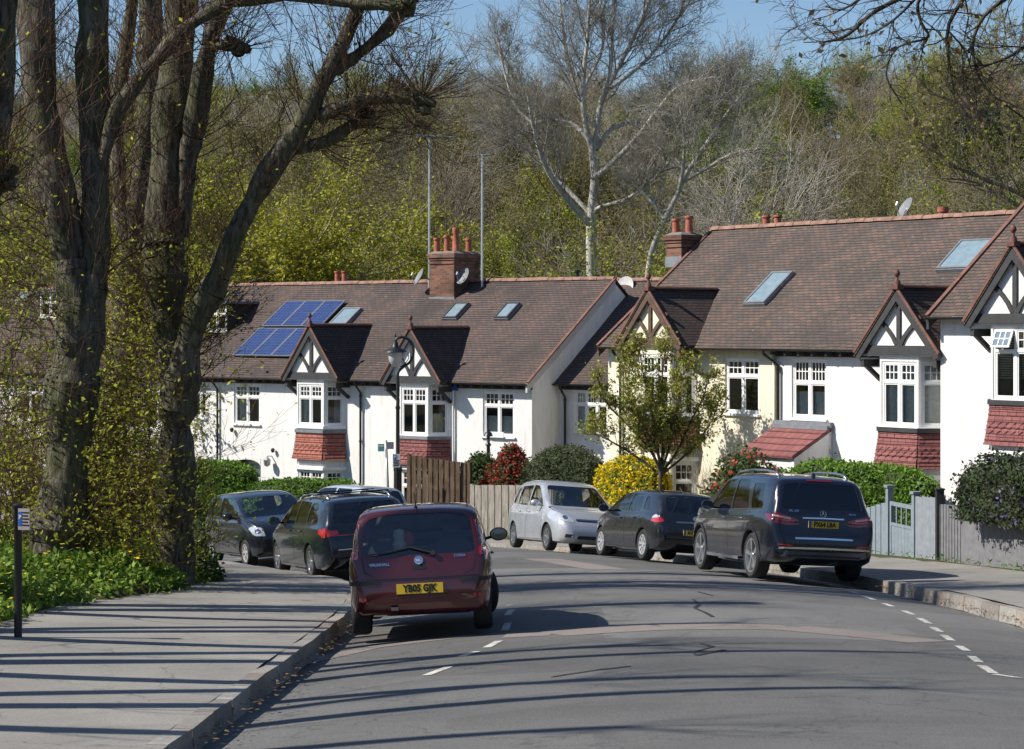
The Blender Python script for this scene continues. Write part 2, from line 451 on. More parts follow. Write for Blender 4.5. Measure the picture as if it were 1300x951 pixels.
# kerbs: granite blocks
t = NT('kerb_granite'); v = t.coord('Object')
g0 = t.node('ShaderNodeNewGeometry')
n = t.noise(v, 14, 5, .7); nn = t.noise(v, .9, 3)
c = t.ramp(n, [(.3, (.20,.19,.175)), (.7, (.34,.32,.29))])
c = t.mix(c, (.24,.17,.13), t.ramp(nn, [(.5, 0), (.7, .5)]))
rr = t.ramp(g0.outputs['Random Per Island'], [(0, .75), (1, 1.15)])
t.col(t.mix(c, rr, 1.0, 'MULTIPLY')); t.set(.8, 0, .25); t.bump(n, .5, .02); KERB = t.mat
def kerb(name, line, sgn):
    mb = MB(); L = [0]
    for a, b in zip(line, line[1:]): L.append(L[-1]+(b-a).length)
    n = int(L[-1]/.92); pts = resample(line, n+1)
    for i in range(n):
        a, b = pts[i], pts[i+1]
        if a.y < 6 and False: continue
        d = (b-a).normalized(); nrm = Vector((d.y, -d.x))*sgn
        a2 = a + d*.006; b2 = b - d*.006
        jit = random.uniform(-.006, .006)
        A = [a2 + nrm*jit, b2 + nrm*jit, b2 + nrm*(.16), a2 + nrm*(.16)]
        za = road_z(a.x, a.y); zb = road_z(b.x, b.y)
        top = [za+.105, zb+.105, zb+.108, za+.108]; bot = [za-.1, zb-.1, zb-.1, za-.1]
        vs = [(p.x, p.y, z) for p, z in zip(A, bot)] + [(p.x + nrm.x*(.015 if k < 2 else 0), p.y + nrm.y*(.015 if k < 2 else 0), z) for k, (p, z) in enumerate(zip(A, top))]
        mb.add(vs, [(0,3,2,1),(4,5,6,7),(0,1,5,4),(1,2,6,5),(2,3,7,6),(3,0,4,7)])
    o = mb.build(name, KERB); fix_normals(o); tag(o, kind='structure')
random.seed(5)
kerb('kerb', LKs, -1); kerb('kerb', RKs, 1)

# pavements
t = NT('pavement_asphalt'); v = t.coord('Object')
n1 = t.noise(v, .6, 5, .65); n2 = t.noise(v, 45, 3, .8)
c = t.ramp(n1, [(.3, (.20,.19,.175)), (.7, (.29,.275,.25))])
c = t.mix(c, (.12,.115,.11), t.ramp(n2, [(.5, 0), (.66, .6)]))
c = t.mix(c, (.15,.14,.13), t.ramp(t.noise(v, 1.7, 6, .75), [(.58, 0), (.66, .5)]))
vo = t.node('ShaderNodeTexVoronoi'); vo.feature = 'DISTANCE_TO_EDGE'; vo.inputs['Scale'].default_value = .5
wv = t.node('ShaderNodeVectorMath'); wv.operation = 'ADD'
ncol = t.node('ShaderNodeTexNoise'); ncol.inputs['Scale'].default_value = 1.5; ncol.inputs['Detail'].default_value = 5; t.link(v, ncol.inputs['Vector'])
t.link(v, wv.inputs[0]); t.link(ncol.outputs['Color'], wv.inputs[1]); t.link(wv.outputs[0], vo.inputs['Vector'])
c = t.mix(c, (.05,.048,.045), t.ramp(vo.outputs['Distance'], [(.002, .5), (.007, 0)]))
t.col(c); t.set(.85, 0, .25); t.bump(n2, .3, .01); PAVE = t.mat
def pavement(name, line, sgn, wid):
    mb = MB(); vs = []; K = 6; n = len(line)
    for i, a in enumerate(line):
        d = (line[min(i+1,n-1)]-line[max(i-1,0)]).normalized(); nrm = Vector((d.y,-d.x))*sgn
        z0 = road_z(a.x, a.y)
        for k in range(K+1):
            wd_ = wid if not callable(wid) else wid(a.y)
            tt = .155 + (wd_-.155)*k/K; p = a + nrm*tt
            dz = base(p.y) - base(a.y)
            vs.append((p.x, p.y, z0 + dz + .107 + .02*tt))
        vs.append((p.x, p.y, z0 + dz - .45))
    K += 1
    fs = [(i*(K+1)+k, i*(K+1)+k+1, (i+1)*(K+1)+k+1, (i+1)*(K+1)+k) for i in range(n-1) for k in range(K)]
    if sgn < 0: fs = [f[::-1] for f in fs]
    mb.add(vs, fs); o = mb.build(name, PAVE); fix_normals(o); tag(o, kind='structure')
pavement('pavement', LKs, -1, lambda Y: pavl(Y)+.1); pavement('pavement', RKs, 1, lambda Y: pavr(Y)+.25)

# surface markings and patches lie as thin sheets on the road (they follow its crown)
def road_strip(mb, p, q, w, lift=.005, m=0, seg=None, w2=None):
    p = Vector(p); q = Vector(q); d = (q-p); L = d.length; d.normalize(); nr = Vector((d.y, -d.x))
    n = seg or max(1, int(L/.2)); vs = []
    for i in range(n+1):
        c = p + d*(L*i/n); ww = w if w2 is None else w + (w2-w)*i/n
        for s in (-.5, 0, .5):
            a = c + nr*(s*ww); vs.append((a.x, a.y, road_surf(a.x, a.y)+lift))
    fs = []
    for i in range(n):
        for k in range(2): fs.append((i*3+k, i*3+k+1, (i+1)*3+k+1, (i+1)*3+k))
    mb.add(vs, fs, m)
t = NT('worn_road_paint'); v = t.coord('Object')
n = t.noise(v, 18, 5, .8); n2 = t.noise(v, 1.2, 3)
t.col(t.mix((.62,.60,.55), (.16,.155,.15), t.ramp(t.math('ADD', n, t.math('MULTIPLY', n2, .35)), [(.62, 0), (.78, .85)]))); t.set(.7, 0, .3); PAINT = t.mat
t = NT('pink_road_patch'); v = t.coord('Object')
n = t.noise(v, 40, 4, .8); n2 = t.noise(v, 1.0, 4)
c = t.ramp(n, [(.35, (.17,.148,.137)), (.65, (.28,.24,.22))]); t.col(t.mix(c, (.17,.155,.145), t.ramp(n2, [(.48, 0), (.7, .7)]))); t.set(.85, 0, .2); t.bump(n, .3, .01); PATCH = t.mat
t = NT('dark_tar'); n = t.noise(t.coord('Object'), 6, 4)
t.col(t.ramp(n, [(.3, (.015,.015,.015)), (.7, (.05,.05,.05))])); t.set(.6, 0, .3); TAR = t.mat
def onroad(x, y, z0=-1.80):
    D = F*(-z0)/(y - (HY + .0704*F)); 
    for _ in range(6):
        X = (x-650)*D/F; zz = road_z(X, D); D2 = F*(-zz)/(y-HY); D = .5*D+.5*D2
    return Vector(((x-650)*D/F, D))
# parking bay dashes
mk = MB()
for (a, b) in (((982,717),(993,720)),((1018,727),(1036,731)),((1052,735.5),(1068,739.5)),((1078,744),(1090,748)),((1097,751),(1110,755.5)),((1122,760),(1133,764)),((1147,769.5),(1160,775)),((1167,779.5),(1180,786)),((1184,791),(1194,797)),((1198,801.5),(1208,808.5)),((1217,816),(1228,823)),((1233,829),(1243,838)),((1246,842),(1262,852))):
    road_strip(mk, onroad(*a), onroad(*b), .09)
road_strip(mk, onroad(1262,853), onroad(1298,858), .10)
o = mk.build('parking_bay_marking', PAINT); tag(o, 'worn white dashes marking the parking bay on the right half of the road', 'road marking', kind='structure')
mk = MB()
for (a, b) in (((643,766),(651,766)),((644,778),(650,772)),((641,797),(645,788)),((618,818),(634,810)),((586,829),(606,822)),((541,851),(570,841))):
    road_strip(mk, onroad(*a), onroad(*b), .09)
o = mk.build('parking_bay_marking', PAINT); tag(o, 'short white dashes beside the maroon hatchback', 'road marking', kind='structure')
# transverse trench repairs
pm = MB()
def patch_line(pts, w):
    q = [onroad(*a) for a in pts]
    for a, b in zip(q, q[1:]): road_strip(pm, a, b, w, .004)
patch_line([(686,710),(775,724)], .75)
patch_line([(640,744),(750,741)], 1.1)
patch_line([(800,738),(905,746)], .8)
patch_line([(330,838),(470,812),(600,802)], .35); patch_line([(700,803),(840,797),(1000,797),(1180,812)], .8); patch_line([(640,804),(700,803)], .5)
o = pm.build('road_patch', PATCH); tag(o, 'pinkish trench repairs crossing the asphalt', 'road patch', kind='structure')
random.seed(3); tm = MB()
for pts in ([(880,762),(888,768),(882,773),(896,779),(905,784)], [(890,818),(905,822),(880,829),(884,833),(920,826)], [(886,752),(905,757)], [(700,858),(760,850),(800,846)]):
    q = [onroad(*a) for a in pts]
    for a, b in zip(q, q[1:]): road_strip(tm, a, b, random.uniform(.03,.07), .006)
o = tm.build('road_cracks', TAR); tag(o, kind='structure')
# brick patch with a drain cover on the left pavement
def onpave(x, y):
    D = 25.0
    for _ in range(20):
        X = (x-650)*D/F; zz = pave_z(X, D); D = .5*D + .5*F*(-zz)/(y-HY)
    return Vector(((x-650)*D/F, D))
bp = MB(); random.seed(8)
q = [onpave(398,746), onpave(437,748), onpave(440,783), onpave(404,783)]
for i in range(9):
    for j in range(16):
        u0, u1, v0, v1 = i/9, (i+.9)/9, j/16, (j+.9)/16
        def bl(u, v): return (q[0].lerp(q[1], u)).lerp(q[3].lerp(q[2], u), v)
        c4 = [bl(u0,v0), bl(u1,v0), bl(u1,v1), bl(u0,v1)]
        bp.add([(p.x, p.y, pave_z(p.x,p.y)+.012) for p in c4], [(0,1,2,3)])
SETT = m_plain('stone_setts', (.2,.19,.18), .8, var=.4, scale=14)
tag(bp.build('paving_setts', SETT), kind='structure')
dc = MB(); q = [onpave(352,787), onpave(400,786), onpave(398,796), onpave(346,797)]
for k in range(8):
    def bl(u, v): return (q[0].lerp(q[1], u)).lerp(q[3].lerp(q[2], u), v)
    c4 = [bl(k/8, 0), bl((k+.75)/8, 0), bl((k+.75)/8, 1), bl(k/8, 1)]
    dc.add([(p.x, p.y, pave_z(p.x,p.y)+.012) for p in c4], [(0,1,2,3)])
tag(dc.build('drain_cover', m_plain('rusty_iron', (.14,.09,.06), .7, var=.4, scale=20)), 'rusty iron drain cover set in the pavement', 'drain cover')
# ---------------------------------------------------------------- houses
def plane_M(org, a, up=(0,0,1)):
    """local (x along a, y outward normal-in, z up)"""
    a = Vector(a).normalized(); u = Vector(up); n = u.cross(a)   # points into the house when a runs to the right
    m = Matrix((( a.x, n.x, u.x, org[0]), (a.y, n.y, u.y, org[1]), (a.z, n.z, u.z, org[2]), (0,0,0,1)))
    return m
def panel(mb, w, z0, z1, holes, m=0, rev=.09):
    """wall sheet in local x 0..w, z z0..z1 at y=0 with openings and their reveals"""
    X = sorted(set([0, w] + [h[0] for h in holes] + [h[1] for h in holes])); Z = sorted(set([z0, z1] + [h[2] for h in holes] + [h[3] for h in holes]))
    for i in range(len(X)-1):
        for j in range(len(Z)-1):
            cx = (X[i]+X[i+1])/2; cz = (Z[j]+Z[j+1])/2
            if any(h[0] < cx < h[1] and h[2] < cz < h[3] for h in holes): continue
            mb.add([(X[i],0,Z[j]),(X[i+1],0,Z[j]),(X[i+1],0,Z[j+1]),(X[i],0,Z[j+1])], [(0,1,2,3)], m)
    for (a,b,c,d) in holes:
        mb.add([(a,0,c),(a,rev,c),(a,rev,d),(a,0,d)], [(0,1,2,3)], m); mb.add([(b,0,c),(b,rev,c),(b,rev,d),(b,0,d)], [(3,2,1,0)], m)
        mb.add([(a,0,d),(b,0,d),(b,rev,d),(a,rev,d)], [(3,2,1,0)], m); mb.add([(a,0,c),(b,0,c),(b,rev,c),(a,rev,c)], [(0,1,2,3)], m)
def window(root, M, a, b, c, d, lights=2, rev=.04, depth=.45, transom=.68, curtain='sides', muntin=(3,2), mun_low=None, label=None, open_top=False, sill=True):
    """a casement window filling the opening a..b, c..d of the plane M"""
    mb = MB(); mb.M = M; y0 = rev; fw = .055
    y1 = y0 + .06
    mb.box(a, a+fw, y0, y1, c, d); mb.box(b-fw, b, y0, y1, c, d); mb.box(a+fw, b-fw, y0, y1, c, c+fw); mb.box(a+fw, b-fw, y0, y1, d-fw, d)
    zt = c + (d-c)*transom; n = lights; cw = (b-a-fw)/n
    mb.box(a+fw, b-fw, y0-.004, y1, zt-.03, zt+.03)
    for k in range(1, n): mb.box(a+fw/2+cw*k-.03, a+fw/2+cw*k+.03, y0-.002, y1, c+fw, d-fw)
    for k in range(n):
        xa = a+fw/2+cw*k+.035; xb = a+fw/2+cw*(k+1)-.035
        # sashes: thinner frames inside
        for (za, zb, mm) in ((c+fw, zt-.03, mun_low), (zt+.03, d-fw, muntin)):
            s = .032; ys = y0+.012; ye = y1-.01
            if open_top and mm is muntin and k == 0: continue
            mb.box(xa, xa+s, ys, ye, za, zb); mb.box(xb-s, xb, ys, ye, za, zb); mb.box(xa+s, xb-s, ys, ye, za, za+s); mb.box(xa+s, xb-s, ys, ye, zb-s, zb)
            if mm:
                for i in range(1, mm[0]):
                    x = xa+s+(xb-xa-2*s)*i/mm[0]; mb.box(x-.011, x+.011, ys+.004, ye-.004, za+s, zb-s)
                for i in range(1, mm[1]):
                    z = za+s+(zb-za-2*s)*i/mm[1]; mb.box(xa+s, xb-s, ys+.006, ye-.006, z-.011, z+.011)
    wobj = mb.build('window', UPVC, root)
    if label: wobj['label'] = label
    g = MB(); g.M = M; yg = y0+.035
    if open_top:
        zz = zt+.03
        g.add([(a+fw,yg,c+fw),(b-fw,yg,c+fw),(b-fw,yg,zz),(a+fw,yg,zz)], [(0,1,2,3)])
        xm = a+fw/2+cw
        g.add([(xm,yg,zz),(b-fw,yg,zz),(b-fw,yg,d-fw),(xm,yg,d-fw)], [(0,1,2,3)])
    else: g.add([(a+fw,yg,c+fw),(b-fw,yg,c+fw),(b-fw,yg,d-fw),(a+fw,yg,d-fw)], [(0,1,2,3)])
    g.build('pane', GLASS, wobj)
    # the room seen behind the glass
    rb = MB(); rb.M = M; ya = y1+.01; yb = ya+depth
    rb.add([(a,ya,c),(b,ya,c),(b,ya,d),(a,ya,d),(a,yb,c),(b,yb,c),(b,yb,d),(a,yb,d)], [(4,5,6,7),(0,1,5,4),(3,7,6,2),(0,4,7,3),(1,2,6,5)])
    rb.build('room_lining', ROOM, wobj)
    if curtain:
        cb = MB(); cb.M = M; yc = y1+.05
        def folds(xa, xb, za, zb, amp=.025):
            n = max(3, int((xb-xa)/.05)); vs = []
            for i in range(n+1):
                x = xa+(xb-xa)*i/n; y = yc + (amp if i % 2 else 0)
                vs += [(x,y,za),(x,y,zb)]
            cb.add(vs, [(2*i,2*i+2,2*i+3,2*i+1) for i in range(n)])
        W = b-a; cm = CURTAIN
        if curtain == 'sides': folds(a+.03, a+W*.17, c+.02, d-.02); folds(b-W*.1, b-.03, c+.02, d-.02)
        elif curtain == 'left': folds(a+.03, a+W*.34, c+.02, d-.02)
        elif curtain == 'right': folds(b-W*.34, b-.03, c+.02, d-.02)
        elif curtain == 'net': folds(a+.03, b-.03, c+.02, d-.02, .012)
        elif curtain == 'low': folds(a+.03, b-.03, c+.02, c+(d-c)*.45, .012)
        elif curtain == 'blind':
            cm = BLIND; n = int((d-c)*.72/.05)
            for i in range(n): z = d-.04-i*.05; cb.box(a+.04, b-.04, yc, yc+.022, z-.03, z)
        cb.build('curtain', cm, wobj)
    if sill:
        s = MB(); s.M = M; s.box(a-.05, b+.05, -.07, y0-.002, c-.06, c-.004); s.build('sill', UPVC, wobj)
    if open_top:
        s = MB(); xa = a+fw/2+.035; xb = a+fw/2+cw-.035; za, zb = zt+.03, d-fw; h = zb-za
        ang = R(24); Ms = M @ Matrix.Translation((0, y0-.005, zb)) @ Matrix.Rotation(-ang, 4, 'X'); s.M = Ms
        q = .04
        s.box(xa, xa+q, -.03, 0, -h, 0); s.box(xb-q, xb, -.03, 0, -h, 0); s.box(xa+q, xb-q, -.03, 0, -h, -h+q); s.box(xa+q, xb-q, -.03, 0, -q, 0)
        for i in range(1, 3): x = xa+q+(xb-xa-2*q)*i/3; s.box(x-.011, x+.011, -.026, -.004, -h+q, -q)
        s.box(xa+q, xb-q, -.024, -.006, -h/2-.011, -h/2+.011)
        so_ = s.build('open_sash', UPVC, wobj)
        s = MB(); s.M = Ms; s.add([(xa+q,-.015,-h+q),(xb-q,-.015,-h+q),(xb-q,-.015,-q),(xa+q,-.015,-q)], [(0,1,2,3)])
        s.build('sash_pane', m_plain('sash_glass', (.16,.21,.27), .06, spec=.9), wobj)
    return wobj

class House:
    """local frame: x along the facade (to the right seen from the street), y into the house, z up; root on the ground at the left corner"""
    def __init__(s, name, org, rz, zg, label, cat='house', group=None, pitch=36, half=4.25):
        s.org = org; s.rz = rz; s.zg = zg
        s.ux, s.uy = math.cos(rz), math.sin(rz); s.vx, s.vy = -math.sin(rz), math.cos(rz)
        s.root = empty(name, (org[0], org[1], zg), rz, label, cat, group); s.half = half; s.tan = math.tan(R(pitch)); s.pitch = R(pitch)
    # measuring aids: which u on the plane v, and which height, a pixel of the photograph falls on
    def U(s, x, v=0):
        k = (x-650)/F; X0 = s.org[0]+s.vx*v; Y0 = s.org[1]+s.vy*v
        return (k*Y0 - X0)/(s.ux - k*s.uy)
    def Z(s, y, u, v=0):
        D = s.org[1] + s.uy*u + s.vy*v; return (HY-y)*D/F - s.zg
    def setroof(s, u0, u1, ze):
        s.u0, s.u1, s.ze = u0, u1, ze
    def zroof(s, v): return s.ze + (v+.25)*s.tan
    def vroof(s, z): return (z-s.ze)/s.tan - .25
    def shell(s, w0, w1, holes, mat, ze=None, depth=None, gables=True, matside=None):
        """holes in house u coordinates"""
        ze = s.ze if ze is None else ze; top = ze+.1; dp = 2*s.half; mb = MB()
        mb.M = Matrix.Translation((w0,0,0)); panel(mb, w1-w0, -1.2, top, [(a-w0,b-w0,c,d) for a,b,c,d in holes]); mb.M = None
        zr = s.zroof(s.half) - .12; h = s.half
        for u, flip in ((w0, 0), (w1, 1)):
            vs = [(u,0,-1.2),(u,dp,-1.2),(u,dp,top),(u,h,zr),(u,0,top)]
            mb.add(vs, [(4,3,2,1,0) if not flip else (0,1,2,3,4)])
        mb.add([(w0,dp,-1.2),(w1,dp,-1.2),(w1,dp,top),(w0,dp,top)], [(3,2,1,0)])
        return mb.build('wall', mat, s.root)
    def roof(s, mat, u0=None, u1=None, ridge=True, verge_l=False, verge_r=False, verge_mat=None, thick=.07):
        u0 = s.u0 if u0 is None else u0; u1 = s.u1 if u1 is None else u1
        h = s.half; zr = s.zroof(h); ze = s.ze; mb = MB()
        # a slightly sagging, uneven slope
        nu = max(4, int((u1-u0)/.6)); nv = 10; random.seed(int(abs(u0*100))+7)
        sag = [[random.uniform(-.018,.018) for _ in range(nu+1)] for _ in range(nv+1)]
        vs = []
        for j in range(nv+1):
            v = -.28 + (h+.28)*j/nv
            for i in range(nu+1):
                u = u0+(u1-u0)*i/nu; zz = s.zroof(v) + (sag[j][i] if 0 < i < nu and 0 < j < nv else 0) - .06*math.sin(math.pi*i/nu)*math.sin(math.pi*j/nv)
                vs.append((u, v, zz))
        fs = [(j*(nu+1)+i, j*(nu+1)+i+1, (j+1)*(nu+1)+i+1, (j+1)*(nu+1)+i) for j in range(nv) for i in range(nu)]
        mb.add(vs, fs)
        zb = s.zroof(-.28)
        mb.add([(u0,h,zr),(u1,h,zr),(u1,2*h+.28,zb),(u0,2*h+.28,zb)], [(0,1,2,3)])
        # undersides and edges
        mb.add([(u0,-.28,zb-thick),(u1,-.28,zb-thick),(u1,h,zr-thick),(u0,h,zr-thick),(u0,-.28,zb),(u1,-.28,zb),(u1,h,zr),(u0,h,zr)],
               [(3,2,1,0),(0,1,5,4),(0,4,7,3),(1,2,6,5)])
        ro = mb.build('roof', mat, s.root)
        if ridge:
            rg = MB(); n = int((u1-u0)/.31)
            for i in range(n):
                a = u0+(u1-u0)*i/n; b = u0+(u1-u0)*(i+1)/n-.012; r = .105+random.uniform(-.006,.006); dz = random.uniform(-.006,.006)
                vs = []
                for x in (a, b):
                    for k in range(7):
                        t = math.pi*k/6; vs.append((x, h+r*math.cos(t)*1.1, zr-.03+dz+r*math.sin(t)))
                rg.add(vs, [(k,k+1,k+8,k+7) for k in range(6)] + [tuple(range(7)), tuple(range(13,6,-1))])
            rg.build('ridge_tiles', RIDGE, ro)
        for u, on in ((u0, verge_l), (u1, verge_r)):
            if not on: continue
            vb = MB(); sg = 1 if u == u1 else -1
            vb.M = None; d = .26
            x0, x1 = (u-.06, u+.004) if sg > 0 else (u-.004, u+.06)
            x0 += .0; pts = [(x0,-.3,zb-.02),(x0,h,zr-.06),(x0,h,zr-.06-d),(x0,-.3,zb-.02-d)]
            vb.prism(pts, (x1-x0,0,0)); fo = vb.build('bargeboard', verge_mat or UPVC, s.root); fix_normals(fo)
            tl = MB(); tl.beam((u+sg*.0,-.3,zb+.015),(u+sg*.0,h,zr+.015),.10,.045); tl.build('verge_tiles', VERGE, s.root)
    def eaves(s, u0, u1, gut=True, pipe_us=(), pipe_bot=-.5, rafters=True, skip=()):
        zb = s.zroof(-.28)
        if rafters:
            n = int((u1-u0)/.42); spans = []; cur = u0
            for a, b in list(sorted(skip)) + [(u1, u1)]:
                if a > cur+.3: spans.append((cur, a))
                cur = max(cur, b)
            for a, b in spans:
                mb = MB(); mb.box(a+.02, b-.02, -.03, -.003, zb-.2, zb-.06); n = max(1, int((b-a)/.42))
                for i in range(n+1):
                    u = a+.1+(b-a-.2)*i/n; mb.box(u-.03, u+.03, -.27, -.031, zb-.17, zb-.08)
                mb.build('rafter_ends', DARKWOOD, s.root)
        if gut:
            mb = MB(); spans = []; cur = u0
            for a, b in sorted(skip):
                if a > cur: spans.append((cur, a))
                cur = max(cur, b)
            if cur < u1: spans.append((cur, u1))
            for a, b in spans:
                mb = MB(); r = .055; vs = []
                for x in (a, b):
                    for k in range(7):
                        t = math.pi + math.pi*k/6; vs.append((x, -.33+r*math.cos(t), zb-.015+r*math.sin(t)))
                mb.add(vs, [(k,k+1,k+8,k+7) for k in range(6)] + [tuple(range(7)), tuple(range(13,6,-1))])
                mb.build('gutter', BLACKP, s.root)
        for k, (u, side) in enumerate(pipe_us):
            mb = MB(); mb.tube([(u,-.33,zb-.06),(u,-.33,zb-.14),(u+side,-.07,zb-.42),(u+side,-.07,pipe_bot)], .038, 8)
            for z in (zb-.55, zb-2.0, zb-3.4): mb.tube([(u+side,-.07,z),(u+side,-.07,z+.07)], .05, 8)
            mb.build('downpipe', BLACKP, s.root, smooth=True, angle=50)
    def gable(s, uc, hw, za, zf, vf=-.75, wood=DARKWOOD, infill=WHITE, tile=TILE_Y, finial=True, struts='king'):
        """small gable roof over a bay: apex at height za, feet at zf"""
        r = s.root; th = .07
        vb_a = s.vroof(za)+.05; tn = (za-zf)/hw
        mb = MB()
        for sg in (-1, 1):
            def zz(k): return za - (za-zf)*k
            N = 6; vs = []
            for k in range(N+1):
                z = zz(k/N); x = uc+sg*hw*k/N; vend = max(s.vroof(z)+.05, vf+.02)
                vs += [(x, vf, z), (x, vend, z)]
            fs = [(2*k,2*k+2,2*k+3,2*k+1) for k in range(N)]
            mb.add(vs, fs if sg < 0 else [f[::-1] for f in fs])
            vs2 = [(x, y, z-th) for x, y, z in vs]; mb.add(vs2, fs if sg > 0 else [f[::-1] for f in fs])
            mb.add([vs[0], vs[2*N], vs2[2*N], vs2[0]], [(0,1,2,3)])
            mb.add([vs[2*N], vs[2*N+1], vs2[2*N+1], vs2[2*N]], [(0,1,2,3)])
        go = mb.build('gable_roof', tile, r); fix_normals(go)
        rg = MB(); n = 9
        for i in range(n):
            a = vf+(vb_a-vf)*i/n; b = vf+(vb_a-vf)*(i+1)/n-.012; vs = []
            for y in (a, b):
                for k in range(7): t = math.pi*k/6; vs.append((uc+.08*math.cos(t), y, za-.02+.08*math.sin(t)))
            rg.add(vs, [(k,k+1,k+8,k+7) for k in range(6)]+[tuple(range(7)), tuple(range(13,6,-1))])
        rg.build('gable_ridge', m_plain('dark_ridge_clay', (.14,.07,.05), .8, var=.3), go)
        # edge tiles along the rakes (they show red)
        et = MB()
        for sg in (-1,1): et.beam((uc+sg*.0, vf+.0, za+.02), (uc+sg*(hw+.02), vf+.0, zf+.02), .06, .03, up=(0,1,0))
        et.build('verge_tiles', VERGE, go)
        bb = MB(); d = .2
        for sg in (-1,1):
            k = math.hypot(hw, za-zf); nx, nz = (za-zf)/k, hw/k
            pts = [(uc, vf+.02, za-.03), (uc+sg*(hw+.03), vf+.02, zf-.06), (uc+sg*(hw+.03-nx*d), vf+.02, zf-.06-nz*d*.55), (uc, vf+.02, za-.03-d/nz*.92)]
            bb.prism(pts, (0,.05,0))
        bo = bb.build('bargeboard', wood, r); fix_normals(bo)
        # infill and timbers
        vi = vf+.14; inf = MB(); hwi = hw-.1; zi0 = zf-.06
        inf.prism([(uc-hwi, vi, zi0), (uc+hwi, vi, zi0), (uc, vi, za-.2)], (0,.05,0)); io = inf.build('gable_infill', infill, r); fix_normals(io)
        tb = MB(); y = vi-.025; H = za-zf
        tb.box(uc-hwi+.1, uc+hwi-.1, y-.03, vi-.002, zi0+.04, zi0+.24)
        tb.box(uc-.055, uc+.055, y-.02, vi-.002, zi0+.24, za-.4)
        for sg in (-1,1):
            pts = []
            for k in range(6):
                a = k/5; x = uc+sg*(.06+ (hw*.48)*a); z = zi0+.26 + H*.42*(a**.75)
                pts.append((x, y, z))
            if struts == 'king':
                for p, q in zip(pts, pts[1:]): tb.beam(p, q, .095, .05, up=(0,1,0))
        to = tb.build('gable_timbers', wood, r)
        # brackets at the feet
        for sg in (-1,1):
            bk = MB(); x = uc+sg*(hw-.16); bk.box(x-.05, x+.05, vf+.08, -.02, zf-.3, zf-.14); bk.beam((x, vf+.18, zf-.25), (x, -.03, zf-.62), .09, .09)
            bk.build('gable_bracket', wood, r)
        if finial:
            fm = MB(); fm.lathe([(.0,-.1),(.09,-.1),(.075,.06),(.035,.1),(.03,.16),(.065,.2),(.07,.25),(.04,.31),(.0,.34)], 10, c=(uc, vf+.06, za+.06))
            fm.box(uc-.1, uc+.1, vf-.04, vf+.16, za-.06, za+.04)
            fm.build('finial', m_plain('dark_finial_clay', (.12,.05,.035), .75, var=.3), r, smooth=True, angle=40)
    def bay(s, u0, u1, d, c, zlow, zsill, zhead, ztop, wall, apron, z_ap0, z_ap1, low=True, lights=2, curtains=('sides','sides','sides'), low_dark=False, flare=.13, side_lights=1, lowtop=None, muntin=(3,2), transom=.68, open_top=False):
        """canted bay, upper part windows zsill..zhead under plaster up to ztop, tiled apron z_ap0..z_ap1 below"""
        pl = [(u0,0),(u0+c,-d),(u1-c,-d),(u1,0)]; mb = MB(); segs = []
        for k in range(3):
            p, q = Vector((*pl[k],0)), Vector((*pl[k+1],0)); L = (q-p).length; M = plane_M(p, q-p); segs.append((M, L))
            mb.M = M; panel(mb, L, z_ap1, ztop, [(.05, L-.05, zsill, zhead)], rev=.05)
        mb.M = None
        mb.add([(x,y,z_ap1) for x,y in pl], [(3,2,1,0)])
        bo = mb.build('bay', wall, s.root)
        for k in range(3):
            M, L = segs[k]
            window(s.root, M, .05, L-.05, zsill, zhead, lights if k == 1 else side_lights, rev=.02, depth=.3 if k != 1 else min(.45, d-.1), curtain=curtains[k], sill=False, muntin=muntin if k == 1 else (3,2), transom=transom, open_top=open_top and k == 1)
        # sill band round the bay
        sb = MB()
        for k in range(3):
            M, L = segs[k]; sb.M = M; sb.box(-.02, L+.02, -.055, -.003, zsill-.1, zsill-.015)
        sb.build('bay_sill', UPVC, s.root)
        # apron of hung tiles with a scalloped band, flared at the foot
        ap = MB(); n = 10; random.seed(3)
        rowz = [z_ap1-.02 - (z_ap1-.02-z_ap0)*i/n for i in range(n+1)]
        def off(z):
            t = (z_ap1-z)/(z_ap1-z_ap0); return .03 + flare*max(0, t)**1.8*1.0
        for k in range(3):
            M, L = segs[k]; ap.M = M
            ang = 0.4142
            for i in range(n):
                zt, zb = rowz[i], rowz[i+1]; ot, ob = off(zt), off(zb)+.018
                ext_l = (0 if k == 0 else ang*ob) if True else 0
                nt_ = max(4, int(L/.17)); sh = .5*(i % 2)
                eL = .38*ob if k > 0 else ob*.0; eR = .38*ob if k < 2 else 0
                eLt = .38*ot if k > 0 else 0; eRt = .38*ot if k < 2 else 0
                for j in range(nt_+1):
                    a0 = (j-sh)/nt_; a1 = (j+1-sh)/nt_
                    a0 = max(0,a0); a1 = min(1,a1)
                    if a1-a0 < .02: continue
                    xb0 = -eL+(L+eL+eR)*a0; xb1 = -eL+(L+eL+eR)*a1-.006; xt0 = -eLt+(L+eLt+eRt)*a0; xt1 = -eLt+(L+eLt+eRt)*a1-.006
                    if i in (4,5,6):   # scalloped rows
                        xm = (xb0+xb1)/2; dz = (zt-zb)*.5
                        ap.add([(xt0,-ot,zt),(xb0,-ob,zb+dz),(xm,-ob-.004,zb-.02),(xb1,-ob,zb+dz),(xt1,-ot,zt)], [(0,1,2,3,4)])
                    else: ap.add([(xt0,-ot,zt),(xb0,-ob,zb),(xb1,-ob,zb),(xt1,-ot,zt)], [(0,1,2,3)])
            # backing
            o0, o1 = off(z_ap0)-.02, off(z_ap1)-.02
            ap.add([(-.38*o0*(k>0),-o0,z_ap0),(L+.38*o0*(k<2),-o0,z_ap0),(L,-o1,z_ap1),(0,-o1,z_ap1)], [(0,1,2,3)])
